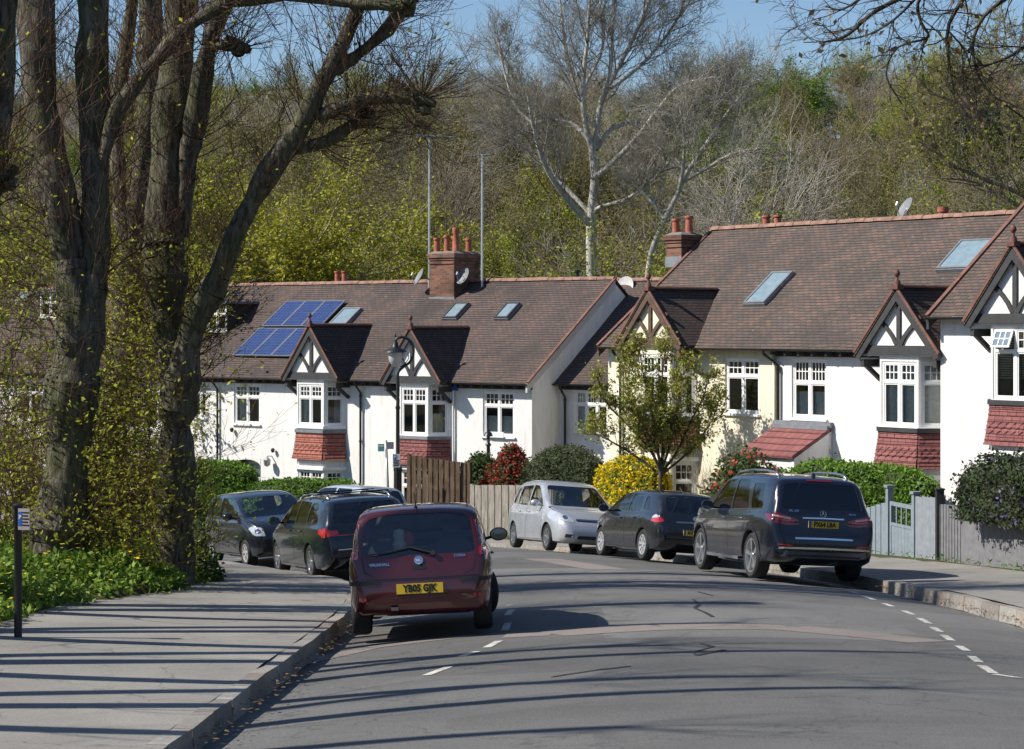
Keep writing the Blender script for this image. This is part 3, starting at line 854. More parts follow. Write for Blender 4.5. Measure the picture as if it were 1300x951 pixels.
            ap.add([(-.38*o0*(k>0),-o0-.03,z_ap0),(L+.38*o0*(k<2),-o0-.03,z_ap0),(L,0,z_ap0+.01),(0,0,z_ap0+.01)], [(3,2,1,0)])
        ap.build('tiled_apron', apron, s.root)
        fl = MB()
        for k in range(3):
            M, L = segs[k]; fl.M = M; fl.box(-.03, L+.03, -.075, -.002, z_ap1-.06, z_ap1+.04)
        fl.build('apron_flashing', LEAD if not low_dark else DARKWOOD, s.root)
        if low:
            lb = MB(); lt = z_ap0-.0 if lowtop is None else lowtop; zs, zh = zlow
            for k in range(3):
                M, L = segs[k]; lb.M = M; panel(lb, L, -1.0, lt+.03, [(.05, L-.05, zs, zh)], rev=.05)
            lb.build('lower_bay', wall, s.root)
            for k in range(3):
                M, L = segs[k]; window(s.root, M, .05, L-.05, zs, zh, lights if k == 1 else 1, rev=.02, depth=.3, transom=.62, curtain='low' if k == 1 else None, sill=False)
            fb = MB()
            for k in range(3):
                M, L = segs[k]; fb.M = M; fb.box(-.03, L+.03, -.08, -.003, zh+.02, zh+.12)
            fb.build('bay_fascia', UPVC, s.root)
    def skylight(s, px, frame=METAL):
        """px: four pixels of the photograph on the roof slope (tl, tr, br, bl) turned into a rectangle lying on it"""
        pts = [s.on_roof(*p) for p in px]
        u0 = (pts[0][0]+pts[3][0])/2; u1 = (pts[1][0]+pts[2][0])/2; v1 = (pts[0][1]+pts[1][1])/2; v0 = (pts[2][1]+pts[3][1])/2
        M = s.roofM(u0, v0); L = (v1-v0)/math.cos(s.pitch); w = u1-u0
        mb = MB(); mb.M = M
        mb.box(0, w, 0, L, -.06, .05); o = mb.build('skylight', LEAD, s.root)
        mb = MB(); mb.M = M; f = .06
        mb.box(.02, .02+f, .02, L-.02, .052, .09); mb.box(w-.02-f, w-.02, .02, L-.02, .052, .09); mb.box(.02+f, w-.02-f, .02, .02+f, .052, .09); mb.box(.02+f, w-.02-f, L-.02-f, L-.02, .052, .09)
        mb.build('skylight_frame', frame, o)
        mb = MB(); mb.M = M; mb.add([(.02+f,.02+f,.07),(w-.02-f,.02+f,.07),(w-.02-f,L-.02-f,.07),(.02+f,L-.02-f,.07)], [(0,1,2,3)]); mb.build('pane', SKYL, o)
    def roofM(s, u, v, lift=0):
        z = s.zroof(v); c, sn = math.cos(s.pitch), math.sin(s.pitch)
        return Matrix(((1,0,0,u),(0,c,-sn,v-sn*lift),(0,sn,c,z+c*lift),(0,0,0,1)))
    def on_roof(s, x, y):
        """(u, v) of the point of the front slope seen at pixel x, y"""
        k = (x-650)/F; q = (HY-y)/F
        # unknown u,v: X=kD ; Z=qD ; D = Y0+uy u+vy v ; zroof = Z - zg
        A = np.array([[s.ux-k*s.uy, s.vx-k*s.vy], [-q*s.uy, s.tan-q*s.vy]]); b = np.array([k*s.org[1]-s.org[0], q*s.org[1]-s.zg-s.ze-.25*s.tan])
        return np.linalg.solve(A, b)
    def solar(s, px, nx, ny, lift=.09):
        pts = [s.on_roof(*p) for p in px]
        u0 = (pts[0][0]+pts[3][0])/2; u1 = (pts[1][0]+pts[2][0])/2; v1 = (pts[0][1]+pts[1][1])/2; v0 = (pts[2][1]+pts[3][1])/2
        L = (v1-v0)/math.cos(s.pitch); w = u1-u0
        for i in range(nx):
            for j in range(ny):
                o = bpy.data.objects.new('solar_panel', None); col.objects.link(o); o.parent = s.root
                m = MB(); pw, pl = w/nx-.03, L/ny-.03; m.box(0, pw, 0, pl, -.03, 0)
                M = s.roofM(u0+i*w/nx, v0+j*(v1-v0)/ny, lift)
                col.objects.unlink(o); bpy.data.objects.remove(o)
                o = m.build('solar_panel', SOLAR, s.root); o.matrix_local = M
                m = MB(); t = .025
                m.box(-.005, t, -.005, pl+.005, -.04, .008); m.box(pw-t, pw+.005, -.005, pl+.005, -.04, .008); m.box(t, pw-t, -.005, t, -.04, .008); m.box(t, pw-t, pl-t, pl+.005, -.04, .008)
                m.build('panel_frame', METAL, o)
    def chimney(s, u, v, w, d, z0, z1, pots, mat=BRICK, pot_h=.45, flash=True):
        mb = MB(); mb.box(u-w/2, u+w/2, v-d/2, v+d/2, z0, z1-.3)
        mb.box(u-w/2-.035, u+w/2+.035, v-d/2-.035, v+d/2+.035, z1-.42, z1-.36)
        mb.box(u-w/2-.03, u+w/2+.03, v-d/2-.03, v+d/2+.03, z1-.298, z1-.22); mb.box(u-w/2-.07, u+w/2+.07, v-d/2-.07, v+d/2+.07, z1-.218, z1-.08)
        co_ = mb.build('chimney', mat, s.root)
        cp = MB(); cp.add([(u-w/2-.04,v-d/2-.04,z1-.078),(u+w/2+.04,v-d/2-.04,z1-.078),(u+w/2+.04,v+d/2+.04,z1-.078),(u-w/2-.04,v+d/2+.04,z1-.078),(u-w/2+.1,v-d/2+.1,z1),(u+w/2-.1,v-d/2+.1,z1),(u+w/2-.1,v+d/2-.1,z1),(u-w/2+.1,v+d/2-.1,z1)],
                          [(4,5,6,7),(0,1,5,4),(1,2,6,5),(2,3,7,6),(3,0,4,7)])
        cp.build('chimney_cap', m_plain('cement_flaunching', (.16,.15,.13), .9, var=.25), co_)
        if flash:
            f = MB(); f.box(u-w/2-.02, u+w/2+.02, v-d/2-.02, v+d/2+.02, z0, s.zroof(min(v-d/2, s.half))+.05); f.build('lead_flashing', LEAD, co_)
        for (pu, pv, h) in pots:
            p = MB(); r = .115
            p.lathe([(r*1.12,0),(r*1.1,h*.1),(r*.92,h*.14),(r*.84,h*.8),(r*1.0,h*.84),(r*1.08,h*.93),(r*1.0,h),(r*.72,h),(r*.7,h*.6)], 14, c=(pu,pv,z1-.06))
            p.build('chimney_pot', POT, co_, smooth=True, angle=35)
        return co_
    def dish(s, parent, c, r, dirv, mat, arm_to):
        d = Vector(dirv).normalized(); q = d.to_track_quat('Z','Y').to_matrix().to_4x4(); M = Matrix.Translation(c) @ q
        mb = MB(); mb.M = M; prof = [(r*k/6, .22*r*(k/6)**2) for k in range(7)]
        mb.lathe(prof, 22); mb.lathe([(a, b-.012) for a, b in prof], 22)
        o = mb.build('satellite_dish', mat, parent, smooth=True)
        mb = MB(); mb.M = M; mb.tube([(0,-r*.95,.05),(0,-r*.5,r*.75),(0,-.05,r*.95)], .012, 5); mb.tube([(0,-.08,r*.95),(0,.02,r*.98)], .04, 7); mb.M = None
        mb.tube([Vector(c), Vector(arm_to)], .022, 6); mb.build('dish_arm', METAL, o)
    def aerial(s, parent, u, v, z0, z1, yagi=True, az=R(20)):
        mb = MB(); mb.tube([(u,v,z0),(u,v,z1)], [.042,.03], 7); o = mb.build('aerial_mast', m_plain('pale_alloy', (.55,.57,.58), .4, .6), parent)
        mb = MB(); d = Vector((math.cos(az), math.sin(az), .05)); n = Vector((-d.y, d.x, 0)).normalized(); b = Vector((u,v,z1-.03))
        if yagi:
            mb.tube([b-d*.95, b+d*.35], .034, 5)
            for i in range(9):
                c = b-d*(.9-.13*i); L = .2+.012*i; mb.tube([c-n*L, c+n*L], .022, 4)
            for k in range(-2, 3): c = b+d*.36+Vector((0,0,.05*k)); mb.tube([c-n*.3, c+n*.3], .022, 4)
            for sx in (-1,1): mb.beam(b+d*.36+n*.3*sx+Vector((0,0,-.12)), b+d*.36+n*.3*sx+Vector((0,0,.12)), .012, .012)
        else:
            mb.tube([b-d*.5+Vector((0,0,.0)), b+d*.3], .024, 5)
            for i in range(7):
                c = b-d*(.45-.12*i); mb.tube([c-n*.2, c+n*.2], .018, 4)
        mb.build('aerial_head', METAL, o)

# ------------------------------- left terrace
AL = math.atan2(-.616, .788); OL = (-9.87, 69.3); ZGL = -6.55; ZE = -1.66-ZGL
def LH(name, label, group=None):
    h = House(name, OL, AL, ZGL, label, 'house', group, pitch=35.3, half=4.25); h.ze = ZE; return h
PIPEBOT = -.6
def mkbay(h, x0, xf0, xf1, x1, ys, yh, yap1, yap0, ytop, wall=WHITE, apron=REDT, d=.55, **kw):
    """bay measured from the photograph: outer corners x0,x1 on the wall, front corners xf0,xf1"""
    uf0, uf1 = h.U(xf0, -d), h.U(xf1, -d); c = .42
    u0, u1 = uf0-c, uf1+c; um = (uf0+uf1)/2
    z = lambda y: h.Z(y, um, -d)
    lowz = kw.pop('lowz'); zl = (z(lowz[0]), z(lowz[1]))
    h.bay(u0, u1, d, c, zl, z(ys), z(yh), z(ytop), wall, apron, z(yap0), z(yap1), **kw)
    return u0, u1
def mkgable(h, xa, ya, xl, xr, yf, vf=-.75, **kw):
    uc = h.U(xa, vf); ul, ur = h.U(xl, vf), h.U(xr, vf); hw = (ur-ul)/2; 
    za = h.Z(ya, uc, vf); zf = h.Z(yf, uc, vf); h.gable(uc, hw, za, zf, vf, **kw); return uc, hw
def win(h, x0, x1, yb, yt, **kw):
    u0, u1 = h.U(x0), h.U(x1); um = (u0+u1)/2
    return (u0, u1, h.Z(yb, um), h.Z(yt, um))
def place_win(h, hole, **kw): window(h.root, Matrix.Identity(4), *hole, **kw)

h = L1 = LH('terraced_house', 'white terraced house with blue solar panels on its tiled roof')
uA, uB = h.U(281), h.U(463)
hw_ = win(h, 297, 330, 538, 488); porch = win(h, 297, 331, 640, 582)
bay_span = (h.U(377,-.55)-.3, h.U(411,-.55)+.3)
h.setroof(uA, uB, ZE)
h.shell(uA, uB, [hw_, porch], WHITE); place_win(h, hw_, curtain='left', lights=2)
# arched porch recess with a glazed door
d = MB(); a, b, c_, dd = porch; d.box(a, b, .55, .6, -1, dd); 
d.build('door', UPVC, h.root); window(h.root, Matrix.Translation((0,.45,0)), a+.25, b-.05, dd-1.1, dd-.12, 1, rev=0, depth=.04, muntin=(2,2), mun_low=(2,3), curtain=None, sill=False)
ar = MB(); n = 12; um = (a+b)/2; rr_ = (b-a)/2; pts = [(a,-.012,dd+.03),(a,-.012,dd-.25)] + [(um-rr_*math.cos(math.pi*k/n), -.012, dd-.25+.22*math.sin(math.pi*k/n)) for k in range(n+1)] + [(b,-.012,dd+.03)]
ar.prism(pts, (0,.08,0)); o = ar.build('porch_arch', WHITE, h.root); fix_normals(o)
h.roof(TILE_X, uA, uB)
u0, u1 = mkbay(h, 370, 377, 411, 437, 540, 488, 547, 583, 479, d=.55, lights=2, curtains=('sides','left','sides'), lowz=(640,597))
uc, ghw = mkgable(h, 391.5, 412.6, 354, 425, 480)
h.eaves(uA, uB, skip=((uc-ghw+.1, uc+ghw-.1),), pipe_us=((uB-.12,.0),(uA-.12,0)))
h.solar([(366,383),(440,385),(409,416),(335,417)], 3, 1); h.solar([(331.5,418),(405,419.5),(370,455),(297,453)], 3, 1)
h.skylight([(436,392),(459,393),(441,414),(419,414)])
# bell box, lantern
m = MB(); uq = h.U(345); zq = h.Z(592,uq); m.lathe([(.03,0),(.1,.05),(.12,.22),(.05,.3),(0,.32)], 8, c=(uq,-.22,zq)); m.beam((uq,-.22,zq+.34),(uq,0,zq+.34),.03,.03); m.build('wall_lantern', METAL, h.root)
m = MB(); uq = h.U(297); zq = h.Z(548,uq); m.lathe([(.0,-.02),(.05,0),(.07,.09),(.03,.14),(0,.14)], 8, c=(uq,-.1,zq)); m.build('flood_lamp', BLACKP, h.root)
m = MB(); uq = h.U(349); zq = h.Z(574,uq); m.lathe([(.0,-.02),(.05,0),(.07,.09),(.03,.14),(0,.14)], 8, c=(uq,-.1,zq)); m.build('flood_lamp', BLACKP, h.root)

h = L2 = LH('terraced_house', 'white end house with two small skylights, big brick chimney and a bare gable wall')
uC = h.U(676+0); 
uC = h.U(677)
w2 = win(h, 613, 653, 554, 497)
h.setroof(uB, uC, ZE); h.shell(uB+.002, uC-.05, [w2], WHITE); place_win(h, w2, curtain='low', lights=2)
h.roof(TILE_X, uB, uC, verge_r=True, verge_mat=m_plain('pale_bargeboard', (.5,.49,.46), .6, var=.08))
mkbay(h, 500, 507.5, 543.5, 571, 552, 491.5, 555, 590, 484, apron=REDT2, lights=2, curtains=(None,None,'low'), lowz=(650,597))
uc, ghw = mkgable(h, 519.5, 415.7, 482, 558, 485)
h.eaves(uB, uC, skip=((uc-ghw+.1, uc+ghw-.1),))
h.skylight([(577,386),(595,386),(582,406),(563,406)], DARKWOOD); h.skylight([(643,386),(661,386),(646,406),(628,406)], DARKWOOD)
m = MB(); uq = h.U(577); m.tube([(uq,-.06,ZE-.2),(uq,-.06,-.5)], .035, 7); m.build('downpipe', UPVC, h.root)
m = MB(); uq = h.U(577); zq = h.Z(490, uq); m.box(uq-.14,uq+.14,-.12,-.002,zq-.14,zq+.16); m.build('alarm_box', m_plain('alarm_blue', (.04,.10,.35), .4), h.root)
m = MB(); ua_, ub_ = h.U(622), h.U(642); zq = h.Z(551.5, ua_); m.box(ua_, ub_, -.11, -.085, zq-.08, zq+.09); m.build('name_board', UPVC, h.root)
# big stack shared with the neighbour
us, vs_ = h.on_roof(571, 372); us -= .38
zr = h.zroof(4.25); ztop = h.Z(320, us, 4.2)
ch = h.chimney(us+.25, 4.1, 1.05, 1.35, zr-1.3, ztop, [(us-.15,3.65,.52),(us+.1,4.3,.55),(us+.25,3.7,.6),(us+.55,3.8,.85),(us+.6,4.4,.5)])
h.dish(ch, (us-.75,3.5,ztop-.85), .30, (-.5,-.75,.45), DISH, (us-.28,3.6,ztop-.95)); h.dish(ch, (us+1.05,3.6,ztop-.85), .30, (-.2,-.8,.4), DISH, (us+.76,3.7,ztop-.95))
ua = h.U(545, 4.0); h.aerial(ch, ua, 4.0, ztop-1.3, h.Z(172, ua, 4.0), True, R(-150)); ua = h.U(612, 4.0); h.aerial(ch, ua, 4.0, ztop-1.3, h.Z(196, ua, 4.0), False, R(40))

# further houses of the row, seen between the trunks
h = L0 = LH('terraced_house', 'white terraced house with a dark dormer, seen right behind the big trunks')
uD = h.U(140); w0 = win(h, 246, 262, 530, 484)
h.setroof(uD, uA, ZE); h.shell(uD, uA-.002, [w0, win(h, 252, 268, 640, 596), win(h,160,200,545,490)], WHITE)
place_win(h, w0); place_win(h, win(h, 252, 268, 640, 596), curtain=None); place_win(h, win(h,160,200,545,490))
h.roof(TILE_X, uD, uA-.01); h.eaves(uD, uA)
def dormer(h, x0, x1, y0, y1, depth_mat=TILE_Y):
    (ua, va), (ub, vb) = h.on_roof(x0, y1), h.on_roof(x1, y1); v = (va+vb)/2; zt = h.zroof(v); z1 = h.zroof(v)+ .95
    mb = MB(); vb2 = h.vroof(z1)
    mb.prism([(ua, v, zt-.02),(ua, v, z1),(ua, vb2, z1)], (.05,0,0)); mb.prism([(ub-.05, v, zt-.02),(ub-.05, v, z1),(ub-.05, vb2, z1)], (.05,0,0))
    o = mb.build('dormer', depth_mat, h.root); fix_normals(o)
    mb = MB(); mb.box(ua-.12, ub+.12, v-.15, vb2+.1, z1, z1+.09); mb.build('dormer_roof', LEAD, h.root)
    window(h.root, Matrix.Translation((0, v, 0)), ua+.051, ub-.051, zt, z1-.005, 2, rev=0, depth=.4, muntin=None, curtain=None, transom=.6)
dormer(h, 262, 289, 365, 420)
h.skylight([(95,400),(110,400),(101,416),(86,416)])
h = L00 = LH('terraced_house', 'white terraced house in the gap at the very left, with a small dormer')
uE = h.U(-60); h.setroof(uE, uD, ZE); wq = [win(h, 20, 55, 535, 482), win(h,75,100,535,482), win(h, 15, 55, 640, 600)]
h.shell(uE, uD-.002, wq, WHITE)
for q in wq: place_win(h, q)
h.roof(TILE_X, uE, uD-.01); h.eaves(uE, uD)
dormer(h, 50, 78, 375, 402); h.skylight([(25,372),(42,372),(36,385),(19,385)])
mkbay(h, 0, 62, 90, 110, 540, 488, 547, 583, 480, lights=2, lowz=(640,597))
# low cowl with two pots behind the ridge
us = L1.U(433, 5.2); L1.chimney(us, 5.2, .8, .6, L1.zroof(4.25)-1.0, L1.Z(357, us, 5.2), [(us-.17,5.2,.42),(us+.17,5.2,.42)], mat=m_plain('cream_stack', (.55,.5,.42), .8), flash=False)

# ------------------------------- house in the corner of the street
OM = (1.41, 62.2); AM = AL
h = HM = House('terraced_house', OM, AM, ZGL, 'white house set back in the angle of the terrace, beside the blank gable wall', 'house', pitch=35.3, half=4.25)
h.ze = (HY-486)*61.5/F - ZGL; uM0 = -1.0; uM1 = 5.4
wm = win(h, 729, 772, 548, 496); h.setroof(uM0, uM1, h.ze); h.shell(uM0, uM1, [wm], WHITE); place_win(h, wm, lights=3, curtain='left', transom=.66)
h.roof(TILE_X, uM0, uM1); h.eaves(uM0, uM1, pipe_us=((h.U(719),0),))
ud = h.U(801, 4.3); m = MB(); h.dish(h.root, (ud,4.0,h.Z(366,ud,4.0)), .38, (-.1,-.9,.3), DISHW, (ud,4.2,h.Z(375,ud,4.2)))
for x in (733, 757): 
    uq = h.U(x, 6); m = MB(); m.tube([(uq,6,2.0),(uq,6,h.Z(346 if x == 733 else 352,uq,6))], .06, 8); m.tube([(uq,6,h.Z(346 if x == 733 else 352,uq,6)),(uq,6,h.Z(343 if x == 733 else 349,uq,6))], .1, 8); m.build('flue', BLACKP, h.root)

# ------------------------------- right terrace
AR = math.atan2(-.788, .616); OR = (4.66, 52.0); ZGR = -5.35; ZER = -.49-ZGR
def RH(name, label, q=0, dz=0):
    o = (OR[0]-.788*q, OR[1]-.616*q)
    h = House(name, o, AR, ZGR, label, 'house', None, pitch=37.5, half=3.95); h.ze = ZER+dz; return h
h = C1 = RH('terraced_house', 'cream rendered house with brown timbered gable behind the young street tree')
uc0 = h.U(769); uc1 = h.U(985)
wc = win(h, 920.5, 964, 525, 455)
h.setroof(uc0, uc1, h.ze); h.shell(uc0+.1, uc1, [wc], CREAM); place_win(h, wc, lights=2, curtain=None, muntin=(3,2))
h.roof(TILE_XR, uc0, uc1, verge_l=True, verge_mat=BROWNWOOD)
mkbay(h, 806, 812, 851, 881, 528, 450, 530, 566, 440, wall=CREAM, apron=REDT2, lights=2, curtains=(None,None,'blind'), lowz=(650,585), side_lights=2)
uc, ghw = mkgable(h, 821, 366, 780, 863, 438, wood=BROWNWOOD, infill=CREAM)
h.eaves(uc0, uc1, skip=((uc-ghw+.1, uc+ghw-.1),), pipe_us=((h.U(969,-.33),.25),(h.U(778,-.33),0)), rafters=False)
us = h.U(862, 3.4); ztp = h.Z(296, us, 3.4)
ch = h.chimney(us+.36, 3.2, .62, .66, h.zroof(3.2)-.5, ztp, [(us+.2,3.1,.44),(us+.52,3.3,.52)])
h.skylight([(981,347),(1007,347),(974,387),(944,389)])
us = h.U(980, 4.6); 
m = MB()
for du in (-.22,.22): m.lathe([(.12,0),(.13,.05),(.10,.08),(.10,.3),(.13,.33),(.12,.38),(.08,.38)], 12, c=(us+du,4.6,h.Z(291,us,4.6)))
m.build('chimney_pots', POT, h.root, smooth=True, angle=40)

h = R2 = RH('terraced_house', 'white terraced house with red lean-to porch and black timbered gable')
ur2 = h.U(1196)+.1
wr = win(h, 1005, 1049, 531, 456)
h.setroof(uc1, ur2, h.ze); h.shell(uc1+.002, ur2, [wr], WHITE); place_win(h, wr, lights=2, curtain='low', muntin=(4,2), transom=.6)
ur3 = ur2+1.2; h.roof(TILE_XR, uc1, ur3)
mkbay(h, 1107, 1117, 1166, 1200, 541, 459, 545, 594, 451, apron=REDT2, lights=2, curtains=('net','net','net'), lowz=(680,608), low_dark=True)
uc, ghw = mkgable(h, 1136.5, 364, 1084, 1190, 449)
h.eaves(uc1, ur2-.1, skip=((uc-ghw+.1, uc+ghw),))
m = MB(); uq = h.U(985); m.tube([(uq,-.06,h.ze-.2),(uq,-.06,-.5)], .04, 8); m.build('downpipe', m_plain('cream_pipe', (.6,.55,.4), .5), h.root, smooth=True)
# lean-to porch
pu0, pu1 = h.U(987), h.U(1057); zt = h.Z(541, (pu0+pu1)/2); pv = -1.35; 
zb = h.Z(578, (h.U(963,pv)+h.U(1035,pv))/2, pv)
m = MB(); m.add([(pu0,-.05,zt),(pu1,-.05,zt),(pu1,pv,zb),(pu0,pv,zb),(pu0,-.05,zt-.07),(pu1,-.05,zt-.07),(pu1,pv,zb-.07),(pu0,pv,zb-.07)], [(3,2,1,0),(4,5,6,7),(2,3,7,6),(0,3,7,4),(1,5,6,2)])
o = m.build('porch_roof', REDT2, h.root); fix_normals(o)
m = MB(); m.box(pu0-.03, pu1+.03, -.12, -.003, zt-.02, zt+.12); m.box(pu0,pu1,-.2,-.12,zt-.06,zt+.04); m.build('apron_flashing', LEAD, h.root)
m = MB(); m.prism([(pu1-.1,-.003,zt-.08),(pu1-.1,pv+.08,zb-.08),(pu1-.1,pv+.08,-1),(pu1-.1,-.003,-1)], (.08,0,0)); m.prism([(pu0+.02,-.003,zt-.08),(pu0+.02,pv+.08,zb-.08),(pu0+.02,pv+.08,-1),(pu0+.02,-.003,-1)], (.08,0,0)); m.box(pu0+.1,pu1-.1,pv+.1,pv+.16,-1,zb-.08)
o = m.build('porch_wall', WHITE, h.root); fix_normals(o)
h.skylight([(1222,307),(1264,305),(1233,344),(1188,344)])
ud = h.U(1153, 4.3); m = MB(); m.tube([(ud,4.3,h.zroof(3.9)-.2),(ud,4.3,h.Z(268,ud,4.3))], .02, 6); m.build('dish_mast', METAL, h.root)
h.dish(h.root, (ud,4.25,h.Z(265,ud,4.25)), .30, (-.35,-.8,.5), DISH, (ud,4.3,h.Z(266,ud,4.3)))
for x, y, r, mm, nm in ((1197,263,.12,POT,'chimney_pot'), (1251,268,.05,METAL,'flue'), (1186,279,.07,UPVC,'flue')):
    uq = h.U(x, 4.5); z1 = h.Z(y,uq,4.5); z0 = h.zroof(3.95)-.3; m = MB(); m.lathe([(r,z0),(r,z1-.14),(r*1.2,z1-.12),(r*1.2,z1),(r*.7,z1)], 12, c=(uq,4.5,0)); m.build(nm, mm, h.root, smooth=True, angle=40)

h = R3 = RH('terraced_house', 'nearest white house at the right edge, with an opened top window', q=.6, dz=.74)
ur0 = h.U(1194); ur1 = ur0+6.0; h.setroof(ur0-.12, ur1, h.ze); h.shell(ur0, ur1, [], WHITE)
h.roof(TILE_XR, ur0-.14, ur1, verge_l=True, verge_mat=DARKWOOD)
mkbay(h, 1245, 1258, 1320, 1360, 508, 416, 511, 566, 411, apron=REDT2, lights=2, curtains=('sides','blind','sides'), lowz=(680,580), low_dark=True, open_top=True, muntin=(3,2))
uc, ghw = mkgable(h, 1284, 309, 1222, 1346, 409)
h.eaves(ur0-.12, ur1, skip=((uc-ghw+.1, uc+ghw),), rafters=False)
# ---------------------------------------------------------------- cars
def m_paint(name, c, metal=.35, rough=.35, dust=.12):
    t = NT(name); v = t.coord('Object')
    n = t.noise(v, 3, 5, .6)
    t.col(t.mix(c, (.16,.14,.12), t.ramp(n, [(.45, dust*.25), (.75, dust)])))
    t.set(rough, metal, .5, 1.0)
    t.link(t.ramp(n, [(.3, rough*.8), (.7, rough*1.35)]), t.b.inputs['Roughness'])
    MATS[name] = t.mat; return t.mat
TYRE = m_plain('tyre_rubber', (.018,.018,.019), .85, var=.3, scale=20)
RIMM = m_plain('alloy_rim', (.55,.56,.58), .28, .85, var=.08)
RIMG = m_plain('steel_trim', (.42,.43,.45), .4, .4, var=.1)
TRIM = m_plain('black_trim', (.012,.012,.013), .55, var=.2)
CHROME = m_plain('chrome', (.75,.77,.8), .12, 1.0, var=.03)
INT = m_plain('car_interior', (.045,.045,.048), .9, var=.3)
SEAT = m_plain('seat_fabric', (.07,.072,.08), .95, var=.3)
REDL = m_plain('red_lens', (.45,.01,.012), .12, spec=.8, coat=1)
REDD = m_plain('dark_red_lens', (.14,.006,.012), .12, spec=.8, coat=1)
CLRL = m_plain('clear_lens', (.55,.57,.6), .08, .3, spec=1, coat=1)
AMB = m_plain('amber_lens', (.6,.22,.05), .15)
PLY = m_plain('yellow_plate', (.72,.48,.03), .45, var=.05)
PLW = m_plain('white_plate', (.75,.75,.72), .45, var=.05)
PLB = m_plain('plate_blue', (.02,.08,.35), .45)
INK = m_plain('plate_ink', (.01,.01,.01), .5)
CGL = m_glass('car_glass', (.90,.93,.92), 1.0, .01)
CGD = m_glass('tinted_glass', (.13,.15,.17), .9, .01)

MIRG = m_plain('mirror_silver', (.10,.11,.12), .08, 1.0, var=.05)
def text_mesh(name, s, size, mat, parent, M, bold=.0, ext=.002):
    cu = bpy.data.curves.new(name, 'FONT'); cu.body = s; cu.size = size; cu.extrude = ext; cu.offset = bold
    cu.align_x = 'CENTER'; cu.align_y = 'CENTER'; cu.resolution_u = 3
    o = bpy.data.objects.new(name, cu); col.objects.link(o)
    bpy.context.view_layer.update()
    me = bpy.data.meshes.new_from_object(o.evaluated_get(bpy.context.evaluated_depsgraph_get()))
    col.objects.unlink(o); bpy.data.objects.remove(o)
    me.materials.clear(); me.materials.append(mat); me.name = name
    o = bpy.data.objects.new(name, me); col.objects.link(o); o.parent = parent; o.matrix_local = M
    return o

def catmull(pts, per=5):
    p = [Vector(a) for a in pts]; out = []
    for i in range(len(p)-1):
        p0 = p[i-1] if i else p[0]*2-p[1]; p1, p2 = p[i], p[i+1]; p3 = p[i+2] if i+2 < len(p) else p[-1]*2-p[-2]
        # centripetal-ish: limit tangents
        m1 = (p2-p0)*.5; m2 = (p3-p1)*.5; L = (p2-p1).length
        if m1.length > L: m1 *= L/m1.length
        if m2.length > L: m2 *= L/m2.length
        for k in range(per):
            t = k/per; h00 = 2*t**3-3*t*t+1; h10 = t**3-2*t*t+t; h01 = -2*t**3+3*t*t; h11 = t**3-t*t
            out.append(h00*p1+h10*m1+h01*p2+h11*m2)
    out.append(p[-1]); return out
def round_poly(poly, r=.04, n=3):
    out = []; N = len(poly)
    for i in range(N):
        a, b, c = Vector(poly[i-1]), Vector(poly[i]), Vector(poly[(i+1)%N])
        d1, d2 = (a-b), (c-b); rr = min(r, d1.length*.45, d2.length*.45)
        p, q = b+d1.normalized()*rr, b+d2.normalized()*rr
        for k in range(n+1):
            t = k/n; out.append(tuple(p*(1-t)**2 + b*2*t*(1-t) + q*t*t))
    return out
